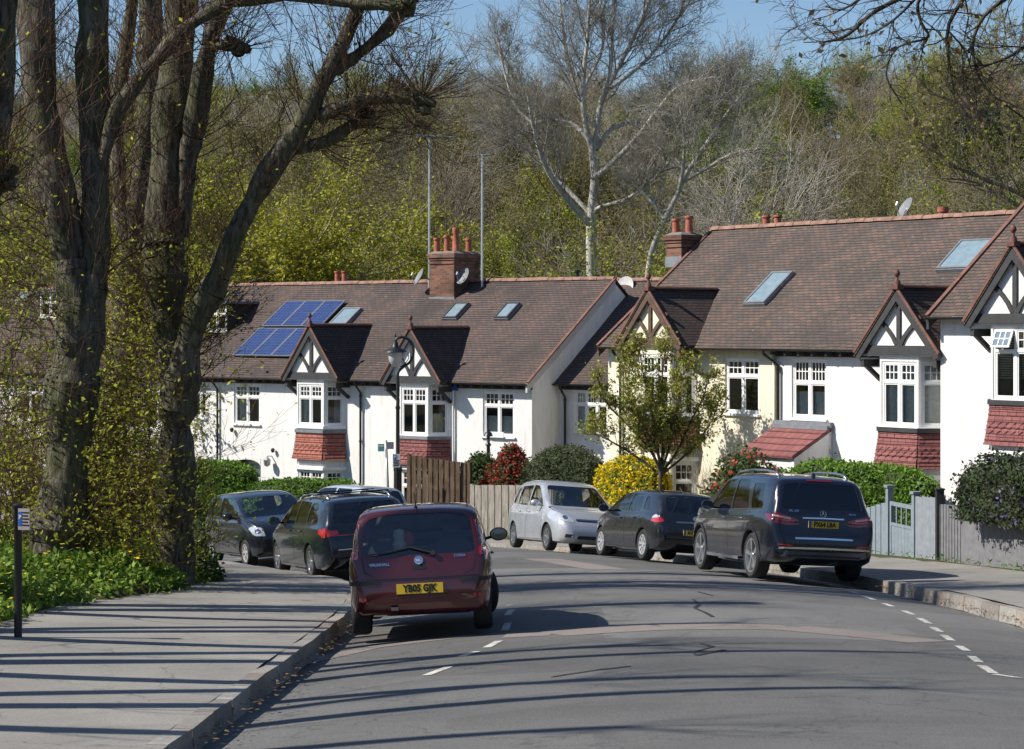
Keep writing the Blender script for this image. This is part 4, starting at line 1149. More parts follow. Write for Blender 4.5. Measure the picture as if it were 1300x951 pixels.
class Car:
    def __init__(s, name, spec, paint, label, glass=CGL):
        s.sp = spec; s.L = spec['L']; s.paint = paint; s.glass = glass
        s.root = empty(name, (0,0,0), 0, label, 'car')
        top = catmull(spec['top'], 5); s.tx = np.array([p[0] for p in top]); s.tz = np.array([p[1] for p in top])
        for i in range(1, len(s.tx)):
            if s.tx[i] <= s.tx[i-1]: s.tx[i] = s.tx[i-1]+.002
        def curve(k):
            c = catmull(spec[k], 5); return np.array([p[0] for p in c]), np.array([p[1] for p in c])
        s.c = {k: curve(k) for k in ('bot','belt','plan','roofw')}
        s.body()
    def ev(s, k, x): return float(np.interp(x, *s.c[k]))
    def top(s, x): return float(np.interp(x, s.tx, s.tz))
    def section(s, x, inset=0, floor=None, zt=None):
        zt = s.top(x) if zt is None else zt
        zb = s.ev('bot', x) if floor is None else floor
        W = s.ev('plan', x) - inset; zs = min(s.ev('belt', x), zt-.03); wr = s.ev('roofw', x)-inset
        zs = max(zs, zb+.03); zt = max(zt, zs+.02)
        g = min(1, max(0, (zt-zs)/.38)); wt = W*.86*(1-g) + min(wr, W*.9)*g; h = zt-zs
        bl = .03+.03*g
        pts = [(0,zb),(W*.5,zb),(W*.86,zb),(W*.955,zb+.045),(W*.985, zb+(zs-zb)*.22),(W*.992,zb+(zs-zb)*.40),(W, zb+(zs-zb)*.6),(W*.998, zb+(zs-zb)*.78),(W*.985, zb+(zs-zb)*.92),(W*.955,zs),
               ]
        w0 = W*.955; w1 = wt
        pts += [(w0+(w1-w0)*.05-.012*g, zs+h*.06), (w0+(w1-w0)*.32+.01*g, zs+h*.35), (w0+(w1-w0)*.62+.014*g, zs+h*.64), (w0+(w1-w0)*.86+.012*g, zs+h*.85), (w1-.02*g, zs+h*.935), (w1-.075*g-.02, zs+h*.975), (w1*.72, zs+h*.992+.0), (w1*.4, zs+h+.008), (0, zs+h+.012)]
        return pts
    def loft(s, xs, inset=0, floor=None, topf=None):
        mb = MB(); n = None; vs = []
        for x in xs:
            sec = s.section(x, inset, floor, topf(x) if topf else None); full = [(x-s.L/2, y, z) for y, z in sec] + [(x-s.L/2, -y, z) for y, z in sec[-2:0:-1]]
            n = len(full); vs += full
        fs = []
        for i in range(len(xs)-1):
            for k in range(n): k2 = (k+1) % n; fs.append((i*n+k, i*n+k2, (i+1)*n+k2, (i+1)*n+k))
        fs.append(tuple(range(n))); fs.append(tuple(range((len(xs)-1)*n, len(xs)*n))[::-1])
        mb.add(vs, fs); return mb
    def body(s):
        sp = s.sp; L = s.L
        xs = [0.0]
        for x in s.tx:
            if x > xs[-1]+.012 and x < L-.005: xs.append(float(x))
        out = [xs[0]]
        for x in xs[1:]:
            while x-out[-1] > .10: out.append(out[-1]+.085)
            if x-out[-1] > .01: out.append(x)
        out.append(L); xs = out
        mb = s.loft(xs); 
        body = mb.build('body', [s.paint, INT], s.root, smooth=True)
        fix_normals(body)
        s.bvh = BVHTree.FromPolygons([v.co.copy() for v in body.data.vertices], [tuple(p.vertices) for p in body.data.polygons])
        cut = []
        def cutter(o): 
            fix_normals(o); o.data.materials.clear(); o.data.materials.append(s.paint); o.data.materials.append(INT)
            o.data.polygons.foreach_set('material_index', [1]*len(o.data.polygons)); cut.append(o)
        c0, c1 = sp['cabin']; xc = list(np.arange(c0, c1, .09)) + [c1]
        def tf(x): return max(min(s.top(x-.045), s.top(x), s.top(x+.045)) - .035, .70)
        cb = s.loft(xc, .05, .5, tf).build('cut', s.paint); cutter(cb)
        for poly in sp['side_windows']:
            pr = MB(); pr.prism([(x-L/2, -1.5, z) for x, z in round_poly(poly)], (0,3,0)); cutter(pr.build('cut', s.paint))
        for key, x0, x1 in (('rear_window', -.6, sp.get('rear_in', .9)), ('windscreen', sp.get('front_in', L-2), L+.5)):
            poly = sp.get(key)
            if not poly: continue
            pr = MB(); pr.prism([(x0-L/2, y, z) for y, z in round_poly(poly, .07)], (x1-x0,0,0)); cutter(pr.build('cut', s.paint))
        for ax in sp['axles']:
            for sg in (-1,1):
                w = MB(); r = sp['wr']+sp.get('gap', .05); n = 28
                W = s.ev('plan', ax)
                pts = [(ax-L/2+r*math.cos(2*math.pi*k/n), sg*(W-.27), sp['wr']+r*math.sin(2*math.pi*k/n)) for k in range(n)]
                w.prism(pts, (0, sg*.5, 0)); cutter(w.build('cut', s.paint))
        for k, c in enumerate(cut):
            md = body.modifiers.new('b%d' % k, 'BOOLEAN'); md.operation = 'DIFFERENCE'; md.object = c; md.solver = 'EXACT'
        bpy.context.view_layer.update()
        me = bpy.data.meshes.new_from_object(body.evaluated_get(bpy.context.evaluated_depsgraph_get()))
        body.modifiers.clear(); body.data = me; me.name = 'body'
        for c in cut: bpy.data.objects.remove(c)
        me.polygons.foreach_set('use_smooth', [True]*len(me.polygons)); me.set_sharp_from_angle(angle=R(32)); me.update()
        s.bodyo = body
        # glazing
        for poly in sp['side_windows']:
            for sg in (1,-1):
                s.patch('side_window', round_poly(poly), 'L' if sg > 0 else 'R', -.007, s.glass if not sp.get('dark_side') else CGD, skirt=0)
        if sp.get('rear_window'): s.rw = s.patch('rear_window', round_poly(sp['rear_window'], .07), 'rear', -.006, sp.get('rear_glass', s.glass), skirt=0)
        if sp.get('windscreen'): s.patch('windscreen', round_poly(sp['windscreen'], .07), 'front', -.006, s.glass, skirt=0)
        # seats
        for (x, y) in sp.get('seats', []):
            m = MB(); z0 = .42; x -= L/2
            m.tube([(x+.25,y,z0+.1),(x-.18,y,z0+.12)], [.24,.24], 8)
            path = [(x-.16,y,z0+.12),(x-.24,y,z0+.4),(x-.32,y,z0+.66)]; 
            vs = []; fs = []
            secs = [(x-.15,z0+.05,.22,.07),(x-.2,z0+.25,.24,.07),(x-.27,z0+.5,.22,.06),(x-.31,z0+.62,.15,.05)]
            for (a,b,w,t_) in secs: vs += [(a-t_,y-w*.8,b),(a-t_*.6,y-w,b),(a+t_,y-w,b),(a+t_,y+w,b),(a-t_*.6,y+w,b),(a-t_,y+w*.8,b)]
            for i in range(3):
                for k in range(6): k2=(k+1)%6; fs.append((i*6+k,i*6+k2,i*6+6+k2,i*6+6+k))
            fs.append((18,19,20,21,22,23)); m.add(vs, fs)
            hx, hz = x-.34, z0+.73
            m.tube([(hx,y-.11,hz),(hx,y-.09,hz+.02),(hx,y+.09,hz+.02),(hx,y+.11,hz)], [.05,.085,.085,.05], 8)
            o = m.build('seat', SEAT, s.root, smooth=True, angle=50); fix_normals(o)
        # dashboard and shelf so that the cabin is not empty
        m = MB(); W = s.ev('plan', c1-.2)-.08
        m.box(c1-.45-L/2, c1-.06-L/2, -W, W, .55, sp.get('dash', .88)); m.build('dashboard', INT, s.root)
    def hit(s, a, b, ax):
        if ax == 'L': o, d = (a-s.L/2, 3, b), (0,-1,0)
        elif ax == 'R': o, d = (a-s.L/2, -3, b), (0,1,0)
        elif ax == 'rear': o, d = (-s.L/2-2, a, b), (1,0,0)
        elif ax == 'front': o, d = (s.L/2+2, a, b), (-1,0,0)
        else: o, d = (a-s.L/2, b, 4), (0,0,-1)
        p, n, i, dist = s.bvh.ray_cast(Vector(o), Vector(d))
        if p is None:
            q = Vector(o)+Vector(d)*(3-.7); p, n, i, dist = s.bvh.find_nearest(q)
        if n.dot(Vector(d)) > 0: n = -n
        return p, n, Vector(d)
    def patch(s, name, poly, ax, off, mat, skirt=.02, parent=None, grid=.07, label=None):
        bm = bmesh.new(); vs = [bm.verts.new((a, b, 0)) for a, b in poly]; bm.faces.new(vs)
        mn = [min(p[i] for p in poly) for i in (0,1)]; mx = [max(p[i] for p in poly) for i in (0,1)]
        for i in (0,1):
            no = (1,0,0) if i == 0 else (0,1,0); k = mn[i]+grid
            while k < mx[i]-.01:
                pc = (k,0,0) if i == 0 else (0,k,0)
                bmesh.ops.bisect_plane(bm, geom=bm.verts[:]+bm.edges[:]+bm.faces[:], plane_co=pc, plane_no=no); k += grid
        d0 = None
        for v in bm.verts:
            p, n, d = s.hit(v.co.x, v.co.y, ax); v.co = p + n*off; d0 = d
        if skirt:
            be = [e for e in bm.edges if e.is_boundary]; r = bmesh.ops.extrude_edge_only(bm, edges=be)
            for v in r['geom']:
                if isinstance(v, bmesh.types.BMVert): v.co += d0*skirt
        bmesh.ops.recalc_face_normals(bm, faces=bm.faces)
        # outward check
        f = max(bm.faces, key=lambda f: f.calc_area())
        if f.normal.dot(d0) > 0: bmesh.ops.reverse_faces(bm, faces=bm.faces)
        me = bpy.data.meshes.new(name); bm.to_mesh(me); bm.free(); me.materials.append(mat)
        me.polygons.foreach_set('use_smooth', [True]*len(me.polygons)); me.set_sharp_from_angle(angle=R(40))
        o = bpy.data.objects.new(name, me); col.objects.link(o); o.parent = parent or s.root
        if label: o['label'] = label
        return o
    def strip(s, name, pts, ax, w, mat, off=.003, parent=None, skirt=.01, closed=False):
        """narrow band following a 2D polyline on the body"""
        p = [Vector(a) for a in pts]
        out = []
        for i in range(len(p)-1):
            L = (p[i+1]-p[i]).length; n = max(1, int(L/.07))
            for k in range(n): out.append(p[i].lerp(p[i+1], k/n))
        out.append(p[-1]); mb = MB(); vs = []
        for i, a in enumerate(out):
            d = (out[min(i+1,len(out)-1)]-out[max(i-1,0)]).normalized(); nn = Vector((-d.y, d.x))*w/2
            for q in (a+nn, a-nn):
                h, n, dd = s.hit(q.x, q.y, ax); vs.append(h+n*off)
            for q in (a+nn, a-nn):
                h, n, dd = s.hit(q.x, q.y, ax); vs.append(h+n*off+dd*skirt)
        fs = []
        for i in range(len(out)-1):
            a = i*4; b = a+4
            fs += [(a,a+1,b+1,b),(a+1,a+3,b+3,b+1),(a+2,a,b,b+2)]
        mb.add(vs, fs); o = mb.build(name, mat, parent or s.root); fix_normals(o); return o
    def wheels(s, kind='alloy', spokes=5, steer=0, width=.21, face=.0):
        r = s.sp['wr']
        for ai, ax in enumerate(s.sp['axles']):
            for sg in (1,-1):
                W = s.ev('plan', ax); e = bpy.data.objects.new('wheel', None)
                m = MB(); w = width; k = .62 if kind != 'big' else .72
                prof = [(r*k, 0.02),(r*.9,0.0),(r*.97,.02),(r,.05),(r,w-.05),(r*.97,w-.02),(r*.9,w),(r*k,w-.02),(r*k,.02)]
                m.lathe([(a, -b) for a, b in prof], 30, axis='y')
                o = m.build('wheel', TYRE, s.root, smooth=True, angle=35); fix_normals(o)
                rim = MB(); rk = r*k+.004
                rim.lathe([(rk+.008,-.012),(rk-.012,-.012),(rk-.02,-.05),(rk-.03,-.12)], 30, axis='y')
                rim.lathe([(0,-.125),(rk-.03,-.12)], 30, axis='y', m=1)
                rim.lathe([(.0,-.02),(.05,-.022),(.06,-.04),(.065,-.1)], 14, axis='y')
                N = spokes
                for i in range(N):
                    a = 2*math.pi*i/N+.2
                    if kind == 'trim':
                        for sp_ in ((-1,1)):
                            pass
                        da = 2*math.pi/N*.30
                        pts = [(rk*.22, a-da*.8),(rk*.98, a-da),(rk*.98, a+da),(rk*.22, a+da*.8)]
                    else:
                        da = 2*math.pi/N*.13
                        pts = [(rk*.2, a-da*1.6),(rk*.96, a-da),(rk*.96, a+da),(rk*.2, a+da*1.6)]
                    rim.prism([(q*math.cos(t_), -.018-(.012 if q < rk*.5 else 0), q*math.sin(t_)) for q, t_ in pts], (0,-.03,0))
                ro = rim.build('rim', [RIMM if kind != 'trim' else RIMG, TRIM], o, smooth=True, angle=30); fix_normals(ro)
                o.location = (ax-s.L/2, sg*(W-.02-face), r); rot = 0 if sg > 0 else math.pi
                if ai == 1: rot += steer
                o.rotation_euler = (0,0,rot)
    def mirror(s, x, z, size=.1, mat=None, sides=(1,-1)):
        for sg in sides:
            p, n, d = s.hit(x, z, 'L' if sg > 0 else 'R'); m = MB()
            y = p.y + sg*.03
            q = (p.x, y, z); m.beam((p.x+.02, p.y, z-.02), (p.x, y+sg*.05, z), .07, .035)
            vs = []; c = Vector((p.x-.01, y+sg*.13, z+.03)); 
            n_ = 10; m.M = Matrix.Translation(c) @ Matrix.Diagonal((.75,1.15,.85,1))
            m.lathe([(.0,.09),(.06,.075),(.09,.03),(.1,-.03),(.095,-.06),(.0,-.058)], 14, axis='x'); m.M = None
            o = m.build('door_mirror', mat or s.paint, s.root, smooth=True, angle=50); fix_normals(o)
            g = MB(); g.M = Matrix.Translation(c) @ Matrix.Diagonal((.75,1.15,.85,1)); g.lathe([(.083,-.0605),(.0,-.0625)], 14, axis='x'); g.build('mirror_glass', MIRG, o)
    def plate(s, textstr, z, y=0, rear=True, mat=None, w=.52, h=.111, tilt=0, off=.012, blue=False, tx=0):
        ax = 'rear' if rear else 'front'
        p, n, d = s.hit(y, z, ax); p2, _, _ = s.hit(y, z+.05, ax); p3, _, _ = s.hit(y+.2, z, ax); p4,_,_ = s.hit(y-.2, z-.03, ax)
        x = min(p.x, p2.x, p3.x, p4.x)-off if rear else max(p.x, p2.x, p3.x, p4.x)+off
        m = MB(); m.box(x-.006, x+.01, y-w/2, y+w/2, z-h/2, z+h/2); o = m.build('number_plate', mat or PLY, s.root)
        if blue:
            m = MB(); m.box(x-.0085, x-.0062, y+w/2-.045, y+w/2, z-h/2, z+h/2); m.build('plate_band', PLB, o)
        sg = -1 if rear else 1
        M = Matrix(((0,0,sg,x+sg*(.008 if rear else .012)),(sg*1.0,0,0,y - (.02 if blue else 0) + tx),(0,1,0,z),(0,0,0,1)))
        # local x of the text must run to the viewer's right
        if textstr: text_mesh('plate_text', textstr, .098, INK, o, M @ Matrix.Diagonal((.92,1.12,1,1)), bold=.0045, ext=.0012)
    def letters(s, name, textstr, y, z, size, mat=CHROME, off=.006):
        p, n, d = s.hit(y, z, 'rear')
        xax = Vector((0,-1,0)); nn = n.normalized(); xax = (xax - nn*xax.dot(nn)).normalized(); up = nn.cross(xax)
        M = Matrix(((xax.x, up.x, nn.x, p.x+nn.x*off),(xax.y, up.y, nn.y, p.y+nn.y*off),(xax.z, up.z, nn.z, p.z+nn.z*off),(0,0,0,1)))
        return text_mesh(name, textstr, size, mat, s.root, M, bold=.001, ext=.0015), M
    def seams(s, lines, w=.009):
        for ax in ('L','R'):
            for pts in lines:
                mb = s.strip('door_seam', pts, ax, w, TRIM, off=.0015, skirt=.004)
    def handles(s, pts, mat=None):
        for ax, sg in (('L',1),('R',-1)):
            for (x, z) in pts:
                p, n, d = s.hit(x, z, ax); m = MB()
                y = p.y+sg*.022
                m.tube([(p.x-.09,p.y,z),(p.x-.07,y,z),(p.x+.07,y,z),(p.x+.09,p.y,z)], .013, 7)
                o = m.build('door_handle', mat or s.paint, s.root, smooth=True)
    def place(s, X, Y, head):
        """centre of the car on the road at X,Y; head: degrees, 0 = pointing away from the camera, positive to the left"""
        print('PLACED', s.root['label'][:30], round(X,2), round(Y,2), round(head,1)); a = R(90+head); fx, fy = math.cos(a), math.sin(a); lx, ly = -fy, fx
        a0, a1 = s.sp['axles']; W = s.ev('plan', a0)-.12
        pts = []
        for ax in (a0, a1):
            for sg in (1,-1):
                u = ax-s.L/2; x = X+fx*u+lx*sg*W; y = Y+fy*u+ly*sg*W; pts.append(Vector((x, y, road_z(x, y)+.004)))
        rl, rr, fl, fr = pts; f = ((fl+fr)-(rl+rr)).normalized(); l = ((rl+fl)-(rr+fr)); l = (l - f*l.dot(f)).normalized(); u = f.cross(l)
        c = (rl+rr+fl+fr)/4; c = c + f*(s.L/2-(a0+a1)/2)
        s.root.matrix_world = Matrix(((f.x,l.x,u.x,c.x),(f.y,l.y,u.y,c.y),(f.z,l.z,u.z,c.z),(0,0,0,1)))
        s.root.rotation_mode = 'XYZ'
    def place_px(s, pr, pf, side, head=None):
        """pr, pf: pixels of the contact points of the visible rear and front wheel; side +1 = the car's left wheels"""
        a, b = onroad(*pr), onroad(*pf); d = b-a
        h = math.degrees(math.atan2(d.y, d.x))-90 if head is None else head
        mid = (a+b)/2; t = R(90+h); f = Vector((math.cos(t), math.sin(t))); l = Vector((-f.y, f.x)); a0, a1 = s.sp['axles']
        W = s.ev('plan', a0)-.1; c = mid - l*side*W + f*(s.L/2-(a0+a1)/2)
        print('CAR', s.root.name, 'c', tuple(round(v,2) for v in c), 'head', round(h,1), 'wb', round(d.length,2))
        s.place(c.x, c.y, h)

def mirror_poly(p): return [(-a, b) for a, b in p][::-1]

# --- maroon hatchback (rear three quarters filling the left lane)
sp = dict(L=3.82, wr=.292, axles=(.56,3.05), cabin=(.14,3.0), dash=.9, gap=.045,
  top=[(0,.52),(.008,.60),(.03,.70),(.05,.80),(.085,.92),(.17,1.14),(.27,1.31),(.36,1.385),(.6,1.425),(1.2,1.445),(1.9,1.42),(2.28,1.35),(2.7,1.13),(3.05,.97),(3.4,.88),(3.66,.75),(3.78,.6),(3.82,.48)],
  bot=[(0,.36),(.12,.25),(.5,.2),(3.4,.19),(3.7,.22),(3.82,.32)], belt=[(0,.9),(.5,.93),(2,.91),(3,.9),(3.82,.6)],
  plan=[(0,.64),(.03,.70),(.10,.755),(.25,.79),(.6,.815),(1.9,.825),(3.0,.815),(3.4,.78),(3.65,.70),(3.78,.58),(3.82,.45)],
  roofw=[(0,.66),(.3,.645),(.6,.64),(1.8,.63),(2.4,.64),(3.0,.7),(3.82,.7)],
  side_windows=[[(.62,.98),(1.52,.97),(1.52,1.35),(.78,1.345),(.60,1.12)],[(1.60,.97),(2.82,.96),(2.72,1.06),(2.3,1.30),(2.1,1.35),(1.60,1.355)]],
  rear_window=[(-.645,.895),(.645,.895),(.585,1.30),(.35,1.35),(-.35,1.35),(-.585,1.30)], rear_in=.55,
  windscreen=[(-.66,.99),(.66,.99),(.55,1.34),(-.55,1.34)], front_in=2.1, seats=[(1.75,.36),(1.75,-.36),(1.0,.38),(1.0,-.38)])
MAROON = m_paint('maroon_paint', (.075,.007,.012), .25, .25, .05)
c = Car('parked_car', sp, MAROON, 'dark maroon hatchback parked by the left kerb, seen from behind')
corsa = c; c.wheels('trim', 12, steer=R(22)); c.mirror(2.62, .98, mat=TRIM, sides=(-1,))
tl = [(.672,.86),(.752,.84),(.757,.93),(.735,1.10),(.675,1.27),(.645,1.28),(.668,1.1)]
for q in (tl, mirror_poly(tl)): c.patch('tail_light', round_poly(q,.02), 'rear', .006, REDD, grid=.05)
for sg in (1,-1):
    q = [(sg*.68,.87),(sg*.753,.86),(sg*.75,.95),(sg*.675,.96)]; c.patch('tail_light_lens', round_poly(q,.02), 'rear', .011, REDL, grid=.05)
    c.strip('bumper_strip', [(sg*.735,.60),(sg*.66,.605),(sg*.45,.61)], 'rear', .045, TRIM, off=.012)
    c.strip('bumper_strip', [(.02,.60),(.20,.60),(.3,.6)], 'L' if sg>0 else 'R', .045, TRIM, off=.012)
    q = [(sg*.60,.405),(sg*.68,.405),(sg*.68,.445),(sg*.60,.445)]; c.patch('rear_reflector', q, 'rear', .006, REDL)
c.strip('tailgate_seam', [(.64,.90),(.61,.72),(.5,.665),(0,.655),(-.5,.665),(-.61,.72),(-.64,.90)], 'rear', .012, TRIM, off=.002)
c.strip('bumper_edge', [(-.74,.655),(0,.645),(.74,.655)], 'rear', .014, MAROON, off=.012)
c.plate('YB05 GJK', .525, 0, off=.01)
p, n, d = c.hit(-.0, .905, 'rear')
w = MB(); pts = [c.hit(y, z, 'rear') for y, z in ((-.16,.90),(.1,.975),(.33,.93),(.56,.905))]
w.tube([p+n*.03 for p, n, d in pts], [.012,.009,.008,.006], 6); w.tube([pts[0][0]-Vector((0,0,.0)), pts[0][0]+pts[0][1]*.04], .03, 8)
w.build('rear_wiper', TRIM, c.root)
for (rr_, o_) in ((.05,.012),):
    p, n, d = c.hit(0, .835, 'rear'); m = MB(); q = n.to_track_quat('Z','Y').to_matrix().to_4x4(); m.M = Matrix.Translation(p) @ q
    m.lathe([(.048,.0),(.05,.012),(.04,.014),(.038,.006),(.0,.006)], 18); m.tube([(-.035,.01,.012),(-.01,-.006,.014),(.01,.008,.014),(.035,-.01,.012)], .006, 5)
    m.build('badge', CHROME, c.root, smooth=True, angle=40)
c.patch('number_plate_recess', round_poly([(-.09,.735),(.09,.735),(.06,.79),(-.06,.79)], .03), 'rear', .004, TRIM)
c.letters('lettering', 'VAUXHALL', .44, .80, .045); c.letters('lettering', 'CORSA', -.46, .865, .04)
m = MB(); p, n, d = c.hit(.42, .02, 'top'); m.tube([p, p+Vector((-.12,0,.16))], [.008,.004], 5); m.lathe([(.02,-.01),(.02,.02),(0,.03)], 8, c=p); m.build('aerial', TRIM, c.root)
for sg in (1,-1): c.strip('roof_channel', [(.5,sg*.56),(2.2,sg*.55)], 'top', .016, TRIM, off=.003)
c.seams([[(1.56,.95),(1.54,.6),(1.5,.3)],[(2.85,.93),(2.8,.55),(2.76,.3)],[(1.5,.27),(2.76,.27)]]); c.handles([(1.72,.82)])
c.patch('exhaust', [(.25,.30),(.33,.30),(.33,.34),(.25,.34)], 'rear', .02, METAL)
# toy and tissue box on the rear shelf, a sticker
m = MB(); m.lathe([(0,.0),(.07,.02),(.085,.08),(.06,.13),(.075,.18),(.06,.24),(0,.26)], 10, c=(.42-1.91,.22,.93)); m.build('soft_toy', m_plain('pale_plush', (.4,.38,.33), .95, var=.3), c.root, smooth=True)
m = MB(); m.lathe([(0,.0),(.07,.02),(.08,.08),(.05,.15),(.03,.17)], 10, c=(.46-1.91,.12,.98)); m.build('soft_toy', m_plain('red_plush', (.35,.03,.04), .95, var=.3), c.root, smooth=True)
m = MB(); m.box(.16-1.91,.62-1.91,-.66,.66,.86,.885); m.build('parcel_shelf', INT, c.root)
c.place(-1.03, 24.72, 0.8)

# --- black-navy SUV on the right
sp = dict(L=4.80, wr=.385, axles=(1.0,3.915), cabin=(.22,3.75), dash=1.12, gap=.05,
  top=[(0,.60),(.01,.70),(.04,.80),(.07,.92),(.09,1.08),(.14,1.22),(.24,1.46),(.33,1.64),(.42,1.70),(.7,1.745),(1.6,1.785),(2.6,1.77),(3.0,1.70),(3.5,1.42),(3.95,1.20),(4.4,1.13),(4.66,1.02),(4.77,.85),(4.80,.6)],
  bot=[(0,.42),(.15,.33),(.6,.26),(4.2,.26),(4.6,.3),(4.8,.4)], belt=[(0,1.06),(.5,1.12),(2,1.08),(3.7,1.05),(4.8,.85)],
  plan=[(0,.76),(.03,.83),(.10,.885),(.3,.925),(.9,.955),(2.4,.955),(4.0,.95),(4.4,.91),(4.65,.8),(4.77,.66),(4.80,.5)],
  roofw=[(0,.70),(.35,.69),(.8,.71),(2.6,.71),(3.2,.74),(3.8,.84),(4.8,.8)],
  side_windows=[[(.62,1.20),(1.18,1.17),(1.32,1.60),(.78,1.60)],[(1.30,1.17),(2.22,1.15),(2.22,1.655),(1.62,1.655)],[(2.30,1.15),(3.45,1.13),(3.2,1.36),(2.9,1.60),(2.7,1.65),(2.30,1.66)]],
  rear_window=[(-.70,1.20),(.70,1.20),(.62,1.60),(.4,1.625),(-.4,1.625),(-.62,1.60)], rear_in=.8, rear_glass=CGD, dark_side=True,
  windscreen=[(-.74,1.26),(.74,1.26),(.64,1.68),(-.64,1.68)], front_in=2.8, seats=[(2.5,.4),(2.5,-.4),(1.6,.45),(1.6,-.45)])
NAVY = m_paint('navy_black_paint', (.006,.008,.018), .3, .22, .05)
c = Car('parked_suv', sp, NAVY, 'large black navy SUV with chrome bumper trim and roof rails on the right', CGD)
suv = c; c.wheels('big', 5, width=.25); c.mirror(3.2, 1.16)
tl = [(.42,.95),(.60,.93),(.86,.96),(.895,1.07),(.80,1.125),(.60,1.075),(.44,1.03)]
for q, ax in ((tl,'rear'), (mirror_poly(tl),'rear')): c.patch('tail_light', round_poly(q,.02), ax, .006, REDD, grid=.05)
for sg in (1,-1):
    c.patch('tail_light_side', round_poly([(.02,.97),(.16,.98),(.42,1.10),(.20,1.10),(.05,1.06)],.02), 'L' if sg > 0 else 'R', .006, REDD, grid=.05)
    c.strip('tail_light_bar', [(sg*.50,1.0),(sg*.70,1.01),(sg*.86,1.04)], 'rear', .022, REDL, off=.010)
    c.strip('tail_light_clear', [(sg*.56,1.035),(sg*.84,1.075)], 'rear', .03, m_plain('pale_lens', (.5,.3,.3), .15), off=.012)
    c.strip('rear_reflector', [(sg*.55,.60),(sg*.80,.615)], 'rear', .02, REDL, off=.006)
    # roof rails
    m = MB(); zz = [c.hit(x, sg*.60, 'top')[0] for x in (.62,.8,1.2,2.0,2.7,2.95)]
    m.tube([zz[0]+Vector((0,0,.0)), zz[1]+Vector((0,0,.055)), zz[2]+Vector((0,0,.065)), zz[3]+Vector((0,0,.065)), zz[4]+Vector((0,0,.05)), zz[5]], .022, 8)
    m.build('roof_rail', m_plain('satin_rail', (.45,.47,.5), .25, .9), c.root, smooth=True)
    c.strip('running_board', [(1.55,.33),(3.35,.33)], 'L' if sg > 0 else 'R', .05, RIMM, off=.05, skirt=.05)
c.strip('tailgate_trim', [(.36,1.055),(0,1.06),(-.36,1.055)], 'rear', .022, CHROME, off=.014)
c.strip('bumper_trim', [(.50,.72),(0,.725),(-.50,.72)], 'rear', .028, CHROME, off=.012)
c.strip('bumper_trim', [(.78,.555),(.70,.56),(0,.565),(-.70,.56),(-.78,.555)], 'rear', .03, CHROME, off=.03, skirt=.03)
c.strip('bumper_skid', [(.74,.48),(.6,.46),(0,.455),(-.6,.46),(-.74,.48)], 'rear', .10, m_plain('satin_skid', (.22,.22,.23), .3, .9), off=.012)
c.strip('tailgate_seam', [(.73,1.15),(.70,.85),(.66,.79),(0,.785),(-.66,.79),(-.70,.85),(-.73,1.15)], 'rear', .010, TRIM, off=.002)
c.plate('PX64 LBA', .955, 0, blue=True, off=.012)
m = MB(); p, n, d = c.hit(0, 1.13, 'rear'); q = n.to_track_quat('Z','Y').to_matrix().to_4x4(); m.M = Matrix.Translation(p+n*.012) @ q
ring = [(.052*math.cos(2*math.pi*k/20), .052*math.sin(2*math.pi*k/20), 0) for k in range(21)]; m.tube(ring, .0045, 6)
up_ = (q.inverted() @ Vector((0,0,1))).normalized(); a0_ = math.atan2(up_.y, up_.x)
for k in range(3): a = a0_+2*math.pi*k/3; m.tube([(0,0,.002),(.05*math.cos(a),.05*math.sin(a),0)], [.009,.0025], 5)
m.build('badge', CHROME, c.root, smooth=True, angle=40)
c.letters('lettering', 'ML 250', .50, 1.165, .055); c.letters('lettering', 'BlueTEC', -.52, 1.14, .035)
c.strip('high_brake_light', [(-.22,1.67),(.22,1.67)], 'rear', .022, REDD, off=.012)
m = MB(); p, n, d = c.hit(.62, 0, 'top'); m.prism([(p.x-.07,p.y-.02,p.z),(p.x+.07,p.y-.01,p.z),(p.x-.05,p.y,p.z+.06)], (0,.03,0)); m.build('roof_fin', NAVY, c.root)
c.seams([[(1.26,1.14),(1.30,.95),(1.42,.8)],[(2.26,1.1),(2.26,.7),(2.24,.4)],[(3.48,1.1),(3.45,.7),(3.40,.4)]]); c.handles([(1.52,1.0),(2.5,.99)], CHROME)
for sg in ('L','R'):
    c.strip('wheel_arch_trim', [(1.0+.46*math.cos(a), .385+.46*math.sin(a)) for a in [math.pi*k/12 for k in range(13)]], sg, .045, NAVY, off=.012)
    c.strip('wheel_arch_trim', [(3.915+.46*math.cos(a), .385+.46*math.sin(a)) for a in [math.pi*k/12 for k in range(13)]], sg, .045, NAVY, off=.012)
    c.strip('window_chrome', [(.64,1.185),(2.2,1.135),(3.5,1.115)], sg, .016, CHROME, off=.006)
c.place_px((951,733),(897,724.5), 1)

